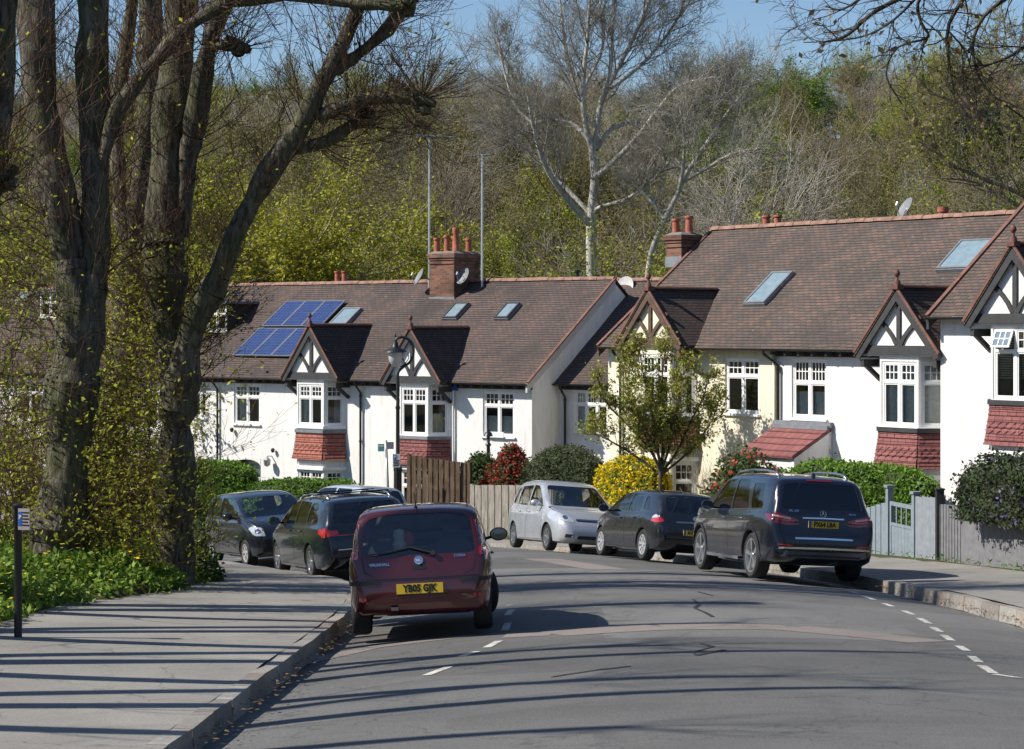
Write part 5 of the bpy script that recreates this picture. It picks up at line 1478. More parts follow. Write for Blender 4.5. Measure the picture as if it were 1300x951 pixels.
# --- black hatchback ahead of the SUV
sp = dict(L=4.25, wr=.315, axles=(.80,3.41), cabin=(.16,3.35), dash=.95, gap=.04,
  top=[(0,.50),(.008,.62),(.03,.74),(.06,.84),(.10,.96),(.22,1.12),(.40,1.29),(.55,1.37),(.9,1.42),(1.6,1.455),(2.2,1.43),(2.55,1.36),(3.0,1.12),(3.35,.97),(3.8,.87),(4.08,.74),(4.21,.6),(4.25,.46)],
  bot=[(0,.36),(.15,.25),(.5,.19),(3.8,.18),(4.1,.2),(4.25,.32)], belt=[(0,.93),(.5,.95),(2,.93),(3.3,.9),(4.25,.6)],
  plan=[(0,.66),(.03,.72),(.10,.78),(.3,.83),(.8,.87),(2,.876),(3.4,.865),(3.8,.81),(4.08,.70),(4.2,.58),(4.25,.42)],
  roofw=[(0,.62),(.4,.60),(.8,.62),(2.2,.62),(2.7,.66),(3.3,.75),(4.25,.72)],
  side_windows=[[(.58,1.03),(.93,1.00),(1.02,1.30),(.86,1.305)],[(1.0,.995),(1.83,.98),(1.83,1.365),(1.25,1.345)],[(1.91,.98),(3.1,.965),(2.95,1.07),(2.58,1.28),(2.38,1.355),(1.91,1.37)]],
  rear_window=[(-.60,1.00),(.60,1.00),(.52,1.32),(.3,1.35),(-.3,1.35),(-.52,1.32)], rear_in=.8,
  windscreen=[(-.68,1.0),(.68,1.0),(.57,1.35),(-.57,1.35)], front_in=2.3, seats=[(2.05,.38),(2.05,-.38),(1.2,.42),(1.2,-.42)])
BLACK = m_paint('black_paint', (.010,.012,.019), .3, .25, .06)
c = Car('parked_car', sp, BLACK, 'black five-door hatchback with silver wheel trims between the silver people carrier and the SUV')
c.wheels('trim', 9); c.mirror(3.0, 1.0)
for sg in (1,-1):
    ax = 'L' if sg > 0 else 'R'
    q = [(.05,.80),(.10,.78),(.36,.80),(.31,.90),(.22,.945),(.11,.90)]
    c.patch('tail_light', round_poly(q,.03), ax, .006, REDL, grid=.05)
    c.patch('tail_light_clear', round_poly([(.12,.875),(.33,.865),(.30,.905),(.22,.945),(.14,.91)],.02), ax, .011, CLRL, grid=.05)
    q = [(sg*.66,.80),(sg*.80,.78),(sg*.79,.88),(sg*.70,.885)]
    c.patch('tail_light_rear', round_poly(q,.03), 'rear', .006, REDL, grid=.05)
c.strip('bumper_strip', [(.70,.56),(0,.57),(-.70,.56)], 'rear', .05, TRIM, off=.01)
c.strip('tailgate_trim', [(.42,.80),(0,.81),(-.42,.80)], 'rear', .03, m_plain('dull_silver', (.3,.31,.33), .3, .8), off=.01)
c.strip('tailgate_seam', [(.6,.98),(.58,.72),(0,.70),(-.58,.72),(-.6,.98)], 'rear', .010, TRIM, off=.002)
c.plate('AV5', .60, 0, blue=True, tx=.115); m = MB(); p, n, d = c.hit(0, .89, 'rear'); q = n.to_track_quat('Z','Y').to_matrix().to_4x4(); m.M = Matrix.Translation(p) @ q
m.lathe([(.045,.0),(.047,.012),(.037,.014),(.035,.006),(.0,.006)], 16); m.build('badge', CHROME, c.root)
m = MB(); p, n, d = c.hit(.72, 0, 'top'); m.tube([p, p+Vector((-.1,0,.13))], [.008,.004], 5); m.build('aerial', TRIM, c.root)
c.seams([[(.97,.97),(1.0,.8),(1.14,.62)],[(1.87,.95),(1.87,.6),(1.84,.28)],[(3.1,.93),(3.08,.6),(3.0,.28)],[(1.2,.26),(3.0,.26)],[(1.2,.50),(3.0,.48)]]); c.handles([(1.30,.86),(2.10,.85)])
c.place_px((821.5,711.5),(761.5,704.6), 1)

# --- silver people carrier facing the camera
sp = dict(L=4.36, wr=.31, axles=(.82,3.57), cabin=(.16,3.6), dash=1.02, gap=.045,
  top=[(0,.52),(.008,.62),(.03,.76),(.06,.9),(.10,1.05),(.18,1.28),(.28,1.46),(.42,1.55),(.9,1.64),(1.6,1.665),(2.2,1.64),(2.55,1.56),(3.1,1.24),(3.5,1.03),(3.9,.93),(4.15,.80),(4.31,.62),(4.36,.48)],
  bot=[(0,.36),(.15,.26),(.5,.2),(3.9,.19),(4.2,.2),(4.36,.3)], belt=[(0,.98),(.5,1.0),(2,.98),(3.5,.94),(4.36,.65)],
  plan=[(0,.66),(.03,.73),(.10,.79),(.3,.84),(.8,.88),(2,.885),(3.5,.875),(3.9,.83),(4.15,.74),(4.3,.6),(4.36,.45)],
  roofw=[(0,.64),(.4,.62),(.8,.65),(2.2,.65),(2.7,.68),(3.4,.76),(4.36,.72)],
  side_windows=[[(.50,1.10),(.90,1.07),(.95,1.48),(.72,1.46)],[(.98,1.06),(1.90,1.035),(1.90,1.525),(1.05,1.50)],[(1.98,1.035),(3.12,1.01),(3.0,1.13),(2.60,1.39),(2.35,1.51),(1.98,1.53)]],
  rear_window=[(-.62,1.10),(.62,1.10),(.55,1.48),(-.55,1.48)], rear_in=.7,
  windscreen=[(-.73,1.05),(.73,1.05),(.60,1.53),(-.60,1.53)], front_in=2.3, seats=[(2.15,.4),(2.15,-.4),(1.3,.42),(1.3,-.42)])
SILV = m_paint('silver_paint', (.50,.52,.55), .55, .35, .05)
def front_face(c, z0, light, grille, lower, fog=True, badge=None):
    for sg in (1,-1):
        q = [(sg*a, b) for a, b in light]; q = q if sg > 0 else q[::-1]
        c.patch('headlight', round_poly(q,.03), 'front', .006, CLRL, grid=.05)
        cx = sum(a for a,b in light)/len(light); cz = sum(b for a,b in light)/len(light)
        p, n, d = c.hit(sg*cx, cz, 'front'); m = MB(); m.M = Matrix.Translation(p) @ n.to_track_quat('Z','Y').to_matrix().to_4x4()
        m.lathe([(.055,.008),(.058,.014),(.05,.014),(.03,.009),(0,.008)], 14); m.build('headlight_reflector', CHROME, c.root, smooth=True)
    c.patch('grille', round_poly(grille,.03), 'front', .005, TRIM, grid=.06); c.patch('lower_grille', round_poly(lower,.03), 'front', .005, TRIM, grid=.06)
    if fog:
        for sg in (1,-1):
            q = [(sg*.42,.32),(sg*.62,.33),(sg*.60,.41),(sg*.42,.40)]; c.patch('fog_light_recess', q if sg > 0 else q[::-1], 'front', .005, TRIM)
c = Car('parked_car', sp, SILV, 'silver people carrier facing the camera with black lower grille openings')
c.wheels('alloy', 6); c.mirror(3.0, 1.06)
front_face(c, .6, [(.40,.67),(.72,.70),(.80,.84),(.77,.90),(.55,.83),(.42,.76)], [(-.34,.70),(.34,.70),(.36,.76),(-.36,.76)], [(-.35,.30),(.35,.30),(.32,.38),(-.32,.38)])
for ax in ('L','R'): c.patch('headlight_side', round_poly([(3.62,.78),(3.80,.73),(4.12,.66),(4.16,.74),(3.95,.90),(3.66,.93)],.03), ax, .006, CLRL, grid=.05)
c.strip('grille_bar', [(-.36,.735),(.36,.735)], 'front', .018, CHROME, off=.012); pass
c.seams([[(.94,1.04),(.98,.8),(1.14,.66)],[(1.94,1.0),(1.94,.6),(1.90,.28)],[(3.2,.97),(3.2,.6),(3.14,.28)],[(1.2,.26),(3.14,.26)],[(3.5,1.0),(3.95,.9),(4.1,.78)]]); c.handles([(1.36,.90),(2.16,.89)])
for ax in ('L','R'): c.strip('sill_trim', [(1.2,.235),(3.2,.235)], ax, .05, TRIM, off=.004)
c.place_px((645.5,693),(705,699.5), -1)

# --- small dark car facing the camera on the left
sp = dict(L=3.54, wr=.285, axles=(.50,2.92), cabin=(.12,2.95), dash=.95, gap=.04,
  top=[(0,.52),(.008,.62),(.02,.75),(.04,.9),(.08,1.05),(.15,1.25),(.24,1.40),(.4,1.45),(.9,1.475),(1.5,1.48),(1.9,1.44),(2.15,1.37),(2.55,1.15),(2.85,.99),(3.15,.92),(3.38,.82),(3.50,.66),(3.54,.48)],
  bot=[(0,.34),(.12,.25),(.4,.2),(3.2,.19),(3.45,.2),(3.54,.3)], belt=[(0,.93),(.5,.94),(2,.92),(2.9,.9),(3.54,.65)],
  plan=[(0,.66),(.03,.72),(.10,.77),(.3,.80),(.8,.815),(2,.82),(2.9,.81),(3.2,.77),(3.4,.69),(3.5,.58),(3.54,.45)],
  roofw=[(0,.60),(.4,.60),(.8,.61),(1.9,.61),(2.3,.64),(2.9,.71),(3.54,.68)],
  side_windows=[[(.36,1.03),(1.16,.99),(1.16,1.38),(.52,1.36)],[(1.24,.99),(2.58,.965),(2.46,1.09),(2.12,1.31),(1.98,1.38),(1.24,1.39)]],
  rear_window=[(-.58,1.0),(.58,1.0),(.52,1.36),(-.52,1.36)], rear_in=.5,
  windscreen=[(-.66,1.0),(.66,1.0),(.56,1.38),(-.56,1.38)], front_in=2.0, seats=[(1.55,.34),(1.55,-.34),(.95,.36),(.95,-.36)])
DBLU = m_paint('midnight_paint', (.012,.016,.028), .3, .25, .06)
c = Car('parked_car', sp, DBLU, 'small dark blue city car facing the camera by the tall left hedge')
c.wheels('trim', 7); c.mirror(2.35, 1.0)
front_face(c, .6, [(.50,.62),(.70,.64),(.755,.78),(.70,.83),(.54,.79)], [(-.36,.70),(.36,.70),(.36,.725),(-.36,.725)], [(-.55,.30),(.55,.30),(.60,.50),(.5,.56),(-.5,.56),(-.60,.50)], fog=False)
p, n, d = c.hit(0, .745, 'front'); m = MB(); m.M = Matrix.Translation(p) @ n.to_track_quat('Z','Y').to_matrix().to_4x4(); m.lathe([(.055,.0),(.057,.012),(.045,.014),(.043,.006),(0,.006)], 16); m.build('badge', CHROME, c.root)
c.plate('', .50, 0, rear=False, mat=PLW, off=.012)
c.seams([[(1.2,.97),(1.2,.6),(1.16,.28)],[(2.6,.94),(2.58,.6),(2.52,.28)],[(.95,.26),(2.52,.26)]]); c.handles([(1.42,.86)])
UPCAR = c; c.place_px((270,712.5),(320,719), -1)

# --- dark estate, seen from behind, with roof rails
sp = dict(L=4.70, wr=.32, axles=(1.02,3.73), cabin=(.16,3.65), dash=.95, gap=.04,
  top=[(0,.50),(.008,.62),(.03,.74),(.06,.84),(.09,.95),(.20,1.12),(.38,1.33),(.50,1.40),(.9,1.44),(1.8,1.47),(2.5,1.45),(2.85,1.38),(3.3,1.14),(3.65,.99),(4.1,.90),(4.45,.76),(4.65,.6),(4.70,.46)],
  bot=[(0,.36),(.15,.25),(.5,.18),(4.2,.17),(4.5,.2),(4.7,.3)], belt=[(0,.93),(.5,.95),(2,.93),(3.6,.9),(4.7,.6)],
  plan=[(0,.68),(.03,.75),(.10,.81),(.3,.86),(.9,.90),(2.4,.91),(3.7,.90),(4.2,.84),(4.5,.72),(4.65,.6),(4.70,.45)],
  roofw=[(0,.64),(.4,.62),(.8,.64),(2.5,.64),(3.0,.68),(3.6,.78),(4.7,.74)],
  side_windows=[[(.55,1.03),(1.25,1.00),(1.25,1.36),(.80,1.35)],[(1.33,1.0),(2.12,.985),(2.12,1.385),(1.33,1.37)],[(2.20,.985),(3.4,.965),(3.25,1.07),(2.85,1.31),(2.7,1.37),(2.20,1.385)]],
  rear_window=[(-.64,.99),(.64,.99),(.55,1.34),(-.55,1.34)], rear_in=.8,
  windscreen=[(-.70,1.02),(.70,1.02),(.60,1.37),(-.60,1.37)], front_in=2.6, seats=[(2.35,.38),(2.35,-.38),(1.5,.42),(1.5,-.42)])
DNAV = m_paint('dark_navy_paint', (.008,.014,.024), .3, .22, .05)
c = Car('parked_car', sp, DNAV, 'dark navy estate car with roof rails and red tail light behind the maroon hatchback')
c.wheels('alloy', 7); c.mirror(3.3, 1.0)
for sg in (1,-1):
    ax = 'L' if sg > 0 else 'R'
    c.patch('tail_light', round_poly([(.035,.80),(.10,.77),(.34,.84),(.36,.90),(.10,.94)],.02), ax, .006, REDL, grid=.05)
    q = [(sg*.56,.82),(sg*.84,.77),(sg*.84,.89),(sg*.58,.885)]
    c.patch('tail_light_rear', round_poly(q,.02), 'rear', .006, REDL, grid=.05)
    zz = [c.hit(x, sg*.56, 'top')[0] for x in (.62,.8,1.3,2.1,2.6,2.85)]
    m = MB(); m.tube([zz[0], zz[1]+Vector((0,0,.05)), zz[2]+Vector((0,0,.06)), zz[3]+Vector((0,0,.06)), zz[4]+Vector((0,0,.05)), zz[5]], .02, 8); m.build('roof_rail', MATS['satin_rail'], c.root, smooth=True)
for x in (1.1, 2.1):
    z = c.hit(x, .56, 'top')[0].z+.075; m = MB(); m.beam((x-sp['L']/2,-.66,z),(x-sp['L']/2,.66,z),.05,.025); m.build('roof_bar', TRIM, c.root)
c.plate('', .72, 0); c.strip('bumper_trim', [(.60,.55),(0,.56),(-.60,.55)], 'rear', .02, CHROME, off=.01)
c.seams([[(1.29,.97),(1.31,.8),(1.42,.66)],[(2.16,.95),(2.16,.6),(2.12,.28)],[(3.4,.93),(3.38,.6),(3.3,.28)],[(1.45,.26),(3.3,.26)]]); c.handles([(1.56,.87),(2.38,.86)])
c.place_px((403,735.5),(354.5,727), 1)

# --- pale car parked across the bend: only its roof and windows show
sp = dict(L=4.05, wr=.30, axles=(.75,3.26), cabin=(.14,3.2), dash=.93, gap=.04,
  top=[(0,.50),(.008,.62),(.03,.76),(.06,.9),(.12,1.05),(.24,1.25),(.36,1.38),(.55,1.43),(1.3,1.465),(2.0,1.45),(2.4,1.37),(2.85,1.14),(3.2,.98),(3.6,.88),(3.88,.76),(4.01,.6),(4.05,.46)],
  bot=[(0,.36),(.15,.25),(.5,.19),(3.6,.18),(3.9,.2),(4.05,.32)], belt=[(0,.93),(.5,.95),(2,.93),(3.1,.9),(4.05,.6)],
  plan=[(0,.66),(.03,.72),(.10,.78),(.3,.82),(.8,.85),(2,.855),(3.2,.845),(3.6,.80),(3.88,.70),(4.0,.58),(4.05,.42)],
  roofw=[(0,.62),(.4,.60),(.8,.62),(2.0,.62),(2.6,.66),(3.2,.75),(4.05,.7)],
  side_windows=[[(.55,1.03),(1.45,.99),(1.45,1.36),(.75,1.33)],[(1.53,.99),(2.95,.965),(2.8,1.08),(2.4,1.30),(2.2,1.36),(1.53,1.37)]],
  rear_window=[(-.60,1.00),(.60,1.00),(.53,1.34),(-.53,1.34)], rear_in=.6,
  windscreen=[(-.68,1.0),(.68,1.0),(.57,1.38),(-.57,1.38)], front_in=2.1, seats=[(1.8,.36),(1.8,-.36),(1.0,.4),(1.0,-.4)])
PALE = m_paint('pale_blue_silver_paint', (.42,.48,.53), .5, .35, .05)
c = Car('parked_car', sp, PALE, 'pale silver blue car on the far kerb, mostly hidden by the dark estate')
c.wheels('trim', 8); c.mirror(2.85, 1.0)
for sg in (1,-1): c.patch('tail_light', round_poly([(.035,.80),(.10,.77),(.30,.80),(.26,1.0),(.10,1.0)],.02), 'L' if sg > 0 else 'R', .006, REDL, grid=.05)
c.seams([[(1.49,.95),(1.49,.6),(1.45,.28)],[(2.95,.93),(2.93,.6),(2.85,.28)]]); c.handles([(1.65,.86)])
c.place(-4.55, 56.2, 36)
# ---------------------------------------------------------------- vegetation
def segs_mesh(name, S, mat, parent=None, sides=lambda r: 8 if r > .12 else 6 if r > .05 else 4 if r > .018 else 3, flat=False):
    """S: array (N,8) p0 p1 r0 r1 -> one mesh of tapered tubes"""
    S = np.asarray(S, dtype=float)
    d = S[:,3:6]-S[:,0:3]; L = np.linalg.norm(d, axis=1); S = S[L > 1e-5]; d = d[L > 1e-5]; L = L[L > 1e-5]; d = d/L[:,None]
    ref = np.where(np.abs(d[:,2:3]) > .9, np.array([[1.,0,0]]), np.array([[0,0,1.]]))
    a = np.cross(d, ref); a /= np.linalg.norm(a, axis=1)[:,None]; b = np.cross(d, a)
    ns = np.array([sides(max(r0,r1)) for r0, r1 in S[:,6:8]])
    V = []; Fc = []; off = 0
    for n in sorted(set(ns)):
        q = ns == n; m = q.sum(); t = 2*np.pi*np.arange(n)/n
        ring = a[q][:,None,:]*np.cos(t)[None,:,None] + b[q][:,None,:]*np.sin(t)[None,:,None]
        p0 = S[q][:,None,0:3] + ring*S[q][:,6][:,None,None]; p1 = S[q][:,None,3:6] + ring*S[q][:,7][:,None,None]
        V.append(np.concatenate([p0, p1], axis=1).reshape(-1,3))
        k = np.arange(n); k2 = (k+1) % n
        f = np.stack([k, k2, k2+n, k+n], axis=1)[None] + (np.arange(m)*2*n)[:,None,None] + off
        Fc.append(f.reshape(-1)); off += m*2*n
    return np_mesh(name, np.concatenate(V), np.concatenate(Fc), 4, mat, parent, smooth=True)
def leaves_mesh(name, P_, size, mat, parent=None, rng=None, up=.3, aspect=.6, fold=False):
    P_ = np.asarray(P_, dtype=float); n = len(P_); rng = rng or np.random.default_rng(1)
    d = rng.normal(size=(n,3)); d /= np.linalg.norm(d, axis=1)[:,None]
    nn = rng.normal(size=(n,3)); nn[:,2] += up*3; a = np.cross(d, nn); a /= np.linalg.norm(a, axis=1)[:,None]+1e-9
    b = np.cross(nn, a); b /= np.linalg.norm(b, axis=1)[:,None]+1e-9
    s = (size*(.6+.8*rng.random(n)))[:,None]
    v = np.stack([P_-b*s*.1, P_+a*s*aspect*.5+b*s*.45, P_+b*s, P_-a*s*aspect*.5+b*s*.45], axis=1).reshape(-1,3)
    return np_mesh(name, v, np.arange(4*n), 4, mat, parent)
class Grow:
    def __init__(s, seed): s.rng = np.random.default_rng(seed); s.S = []; s.tips = []
    def line(s, pts, rad):
        """explicit limb: returns dense points and radii, stores segments"""
        P0 = [np.array(p, float) for p in pts]; out = []; rr = []
        for i in range(len(P0)-1):
            p0 = P0[i-1] if i else 2*P0[0]-P0[1]; p1, p2 = P0[i], P0[i+1]; p3 = P0[i+2] if i+2 < len(P0) else 2*P0[-1]-P0[-2]
            n = max(3, int(np.linalg.norm(p2-p1)/.35))
            for k in range(n):
                t = k/n; out.append(.5*((2*p1)+(-p0+p2)*t+(2*p0-5*p1+4*p2-p3)*t*t+(-p0+3*p1-3*p2+p3)*t**3)); rr.append(rad[i]*(1-t)+rad[i+1]*t)
        out.append(P0[-1]); rr.append(rad[-1]); return out, rr
    def limb(s, pts, rad, store=None):
        o, r = s.line(pts, rad)
        tgt = s.S if store is None else store
        for i in range(len(o)-1): tgt.append([*o[i], *o[i+1], r[i], r[i+1]])
        return o, r
    def branch(s, p, d, L, r, lev, maxlev, spread=.7, kids=5, wob=.18, up=.12, ratio=.62, rmin=.004, taper=.45, start=.25, tipfn=True):
        rng = s.rng; n = max(2, int(4 if lev < 2 else 3 if lev < maxlev else 2)); p = np.array(p, float); d = np.array(d, float); d /= np.linalg.norm(d)
        pts = [p]; ds = [d]; st = L/n
        for i in range(n):
            d = d + rng.normal(size=3)*wob + np.array([0,0,up]); d /= np.linalg.norm(d)
            q = pts[-1]+d*st; pts.append(q); ds.append(d)
            r0 = r*(1-(1-taper)*i/n); r1 = r*(1-(1-taper)*(i+1)/n)
            s.S.append([*pts[-2], *q, max(r0, rmin), max(r1, rmin*.8)])
        if lev >= maxlev: s.tips.append((pts[-1], ds[-1], L)); s.tips.append((pts[1], ds[-1], L)); return
        k = max(1, int(round(kids*(.7+.6*rng.random()))))
        for j in range(k):
            t = start+(1-start)*(j+.5*rng.random()+.25)/k; i = min(n-1, int(t*n)); f = t*n-i; q = pts[i]*(1-f)+pts[i+1]*f
            v = rng.normal(size=3); v -= ds[i+1]*v.dot(ds[i+1]); v /= np.linalg.norm(v)+1e-9
            a = spread*(.7+.6*rng.random()); nd = ds[i+1]*math.cos(a)+v*math.sin(a)
            s.branch(q, nd, L*ratio*(.75+.5*rng.random())*(1.15-.4*t), max(rmin, r*(1-(1-taper)*t)*.58), lev+1, maxlev, spread, kids, wob, up, ratio, rmin, taper, .15)
        s.branch(pts[-1], ds[-1], L*ratio, max(rmin, r*taper), lev+1, maxlev, spread, kids, wob, up, ratio, rmin, taper, .15)
    def sprout(s, o, r, n, L, rr, maxlev=3, t0=.3, t1=1, spread=1.0, kids=4, up=.15, **kw):
        """n side branches along a limb"""
        rng = s.rng
        for j in range(n):
            t = t0+(t1-t0)*(j+rng.random())/n; i = min(len(o)-2, int(t*(len(o)-1))); d = o[i+1]-o[i]; d /= np.linalg.norm(d)+1e-9
            v = rng.normal(size=3); v -= d*v.dot(d); v /= np.linalg.norm(v)+1e-9; a = spread*(.7+.5*rng.random())
            nd = d*math.cos(a)+v*math.sin(a)+np.array([0,0,.2]); s.branch(o[i], nd, L*(.6+.8*rng.random())*(1.2-.5*t), min(r[i]*.6, rr), 4-maxlev+0, 4, kids=kids, up=up, **kw)

BARK_W = m_bark('wood_bark', (.045,.038,.028), (.13,.115,.09), mossk=.25)
BARK_G = m_bark('grey_twigs', (.24,.22,.185), (.42,.39,.34), mossk=.1, bump=.2)
BARK_B = m_bark('brown_twigs', (.15,.12,.085), (.29,.24,.18), mossk=.2, bump=.2)
BARK_P = m_bark('birch_bark', (.26,.24,.21), (.62,.59,.54), moss=(.2,.19,.14), mossk=.4, bump=.3)
LF_OLIVE = m_leaf('olive_buds', (.12,.12,.03), (.23,.21,.05))
LF_LIME = m_leaf('lime_leaves', (.16,.20,.02), (.34,.36,.04))
LF_GREEN = m_leaf('spring_green_leaves', (.08,.15,.015), (.19,.30,.035))
LF_YELLOW = m_leaf('yellow_green_leaves', (.19,.20,.016), (.38,.37,.035))
LF_DARK = m_leaf('evergreen_leaves', (.012,.03,.008), (.045,.08,.02), .2)
LF_BROWN = m_leaf('russet_buds', (.13,.085,.04), (.22,.15,.07), .2)

def proto_tree(seed, H=11, kind='bare', bark=BARK_B, leaf=None, nleaf=0, lsize=.2, spread=.62, kids=5, lean=0, maxlev=4):
    g = Grow(seed); rng = g.rng; T = []
    ht = H*.22
    o, r = g.limb([(0,0,-1.2),(0,0,0),(.1*lean,0,ht*.5),(.25*lean,.1,ht)], [H*.022,H*.019,H*.015,H*.013], T)
    nl = rng.integers(4,6)
    for i in range(nl):
        a = 2*math.pi*(i+.5*rng.random())/nl; sp = .28+.38*rng.random()
        d = np.array([math.cos(a)*sp, math.sin(a)*sp, 1.0])
        g.branch(o[-1], d, H*.33, H*.0085, 1, maxlev, spread=spread+.12, kids=kids, up=.0, rmin=H*.0009, ratio=.64, wob=.22)
    g.branch(o[-1], (0.05,0,1), H*.36, H*.010, 1, maxlev, spread=spread, kids=kids, up=.04, rmin=H*.0009, wob=.18)
    Lp = None
    if leaf and nleaf:
        tp = np.array([t[0] for t in g.tips]); dd = np.array([t[1]*t[2] for t in g.tips]); idx = rng.integers(0, len(tp), nleaf)
        # clumped: some boughs carry more leaves than others
        cl = np.sin(tp[:,0]*1.3+seed)*np.cos(tp[:,1]*1.1)*np.sin(tp[:,2]*1.2)
        keep = (cl[idx] > -.35) | (rng.random(nleaf) < .45); idx = idx[keep]
        Lp = tp[idx] - dd[idx]*rng.random((len(idx),1))*.8 + rng.normal(size=(len(idx),3))*H*.014
    return dict(T=np.array(T), S=np.array(g.S), L=Lp, bark=bark, leaf=leaf, lsize=lsize, rng=rng)
def tree_parts(pt, name, parent=None):
    """trunk (with its limbs) and crown as two meshes under the tree"""
    S = pt['S']; thick = S[:,6] > .05
    tr = segs_mesh('trunk', np.concatenate([pt['T'], S[thick]]) if thick.any() else pt['T'], BARK_W if pt['bark'] is not BARK_P else BARK_P, parent, sides=lambda r: 7 if r > .1 else 5)
    if pt['L'] is not None and len(pt['L']):
        fine = S[~thick]; me1 = segs_mesh('crown', fine, pt['bark'], parent, sides=lambda r: 3)
        lv = leaves_mesh('leaves', pt['L'], pt['lsize'], pt['leaf'], None, pt['rng'])
        bm = bmesh.new(); bm.from_mesh(me1.data); n0 = len(bm.faces); bm.from_mesh(lv.data)
        bm.faces.ensure_lookup_table()
        for f in bm.faces[n0:]: f.material_index = 1; f.smooth = False
        me1.data.materials.append(pt['leaf']); bm.to_mesh(me1.data); bm.free(); bpy.data.objects.remove(lv)
        cr = me1
    else: cr = segs_mesh('crown', S[~thick], pt['bark'], parent, sides=lambda r: 3)
    return tr, cr
KINDS = {
 'bare_brown': [proto_tree(11+i, 11, bark=BARK_B, kids=5, spread=.6) for i in range(2)] + [proto_tree(17, 11, bark=BARK_B, kids=5, leaf=LF_BROWN, nleaf=5000, lsize=.09)],
 'bare_grey': [proto_tree(21+i, 12, bark=BARK_G, kids=5, spread=.5) for i in range(2)],
 'budding': [proto_tree(31+i, 10.5, bark=BARK_B, leaf=LF_OLIVE, nleaf=15000, lsize=.095) for i in range(2)],
 'lime': [proto_tree(41+i, 10.5, bark=BARK_B, leaf=LF_LIME, nleaf=26000, lsize=.105) for i in range(2)],
 'green': [proto_tree(51+i, 10.5, bark=BARK_B, leaf=LF_GREEN, nleaf=32000, lsize=.115) for i in range(2)],
 'yellow': [proto_tree(61, 11, bark=BARK_B, leaf=LF_YELLOW, nleaf=46000, lsize=.09)],
 'dark': [proto_tree(71, 8, bark=BARK_B, leaf=LF_DARK, nleaf=12000, lsize=.2)],
}
PROTO = {}
def proto_obj(kind, i):
    key = (kind, i)
    if key not in PROTO:
        root = bpy.data.objects.new(kind+'_tree', None); tr, cr = tree_parts(KINDS[kind][i], kind, root)
        PROTO[key] = (tr.data, cr.data); bpy.data.objects.remove(tr); bpy.data.objects.remove(cr); bpy.data.objects.remove(root)
    return PROTO[key]
NICE = {'bare_brown':'bare_tree','bare_grey':'bare_tree','budding':'budding_tree','lime':'leafy_tree','green':'leafy_tree','yellow':'maple_tree','dark':'evergreen_tree'}
def put_tree(kind, i, x, y, H, label, group=None, rz=None, sx=1.0):
    tr, cr = proto_obj(kind, i); base_h = {'bare_brown':11,'bare_grey':12,'dark':8,'yellow':11}.get(kind, 10.5); s = H/base_h
    rz = random.uniform(0, 6.28) if rz is None else rz
    root = empty(NICE[kind], (x, y, hill_z(x, y)-.1), rz, label, 'tree', group); root.scale = (s*sx, s*sx, s)
    for me, nm in ((tr, 'trunk'), (cr, 'crown')):
        o = bpy.data.objects.new(nm, me); col.objects.link(o); o.parent = root
    return root
random.seed(42)
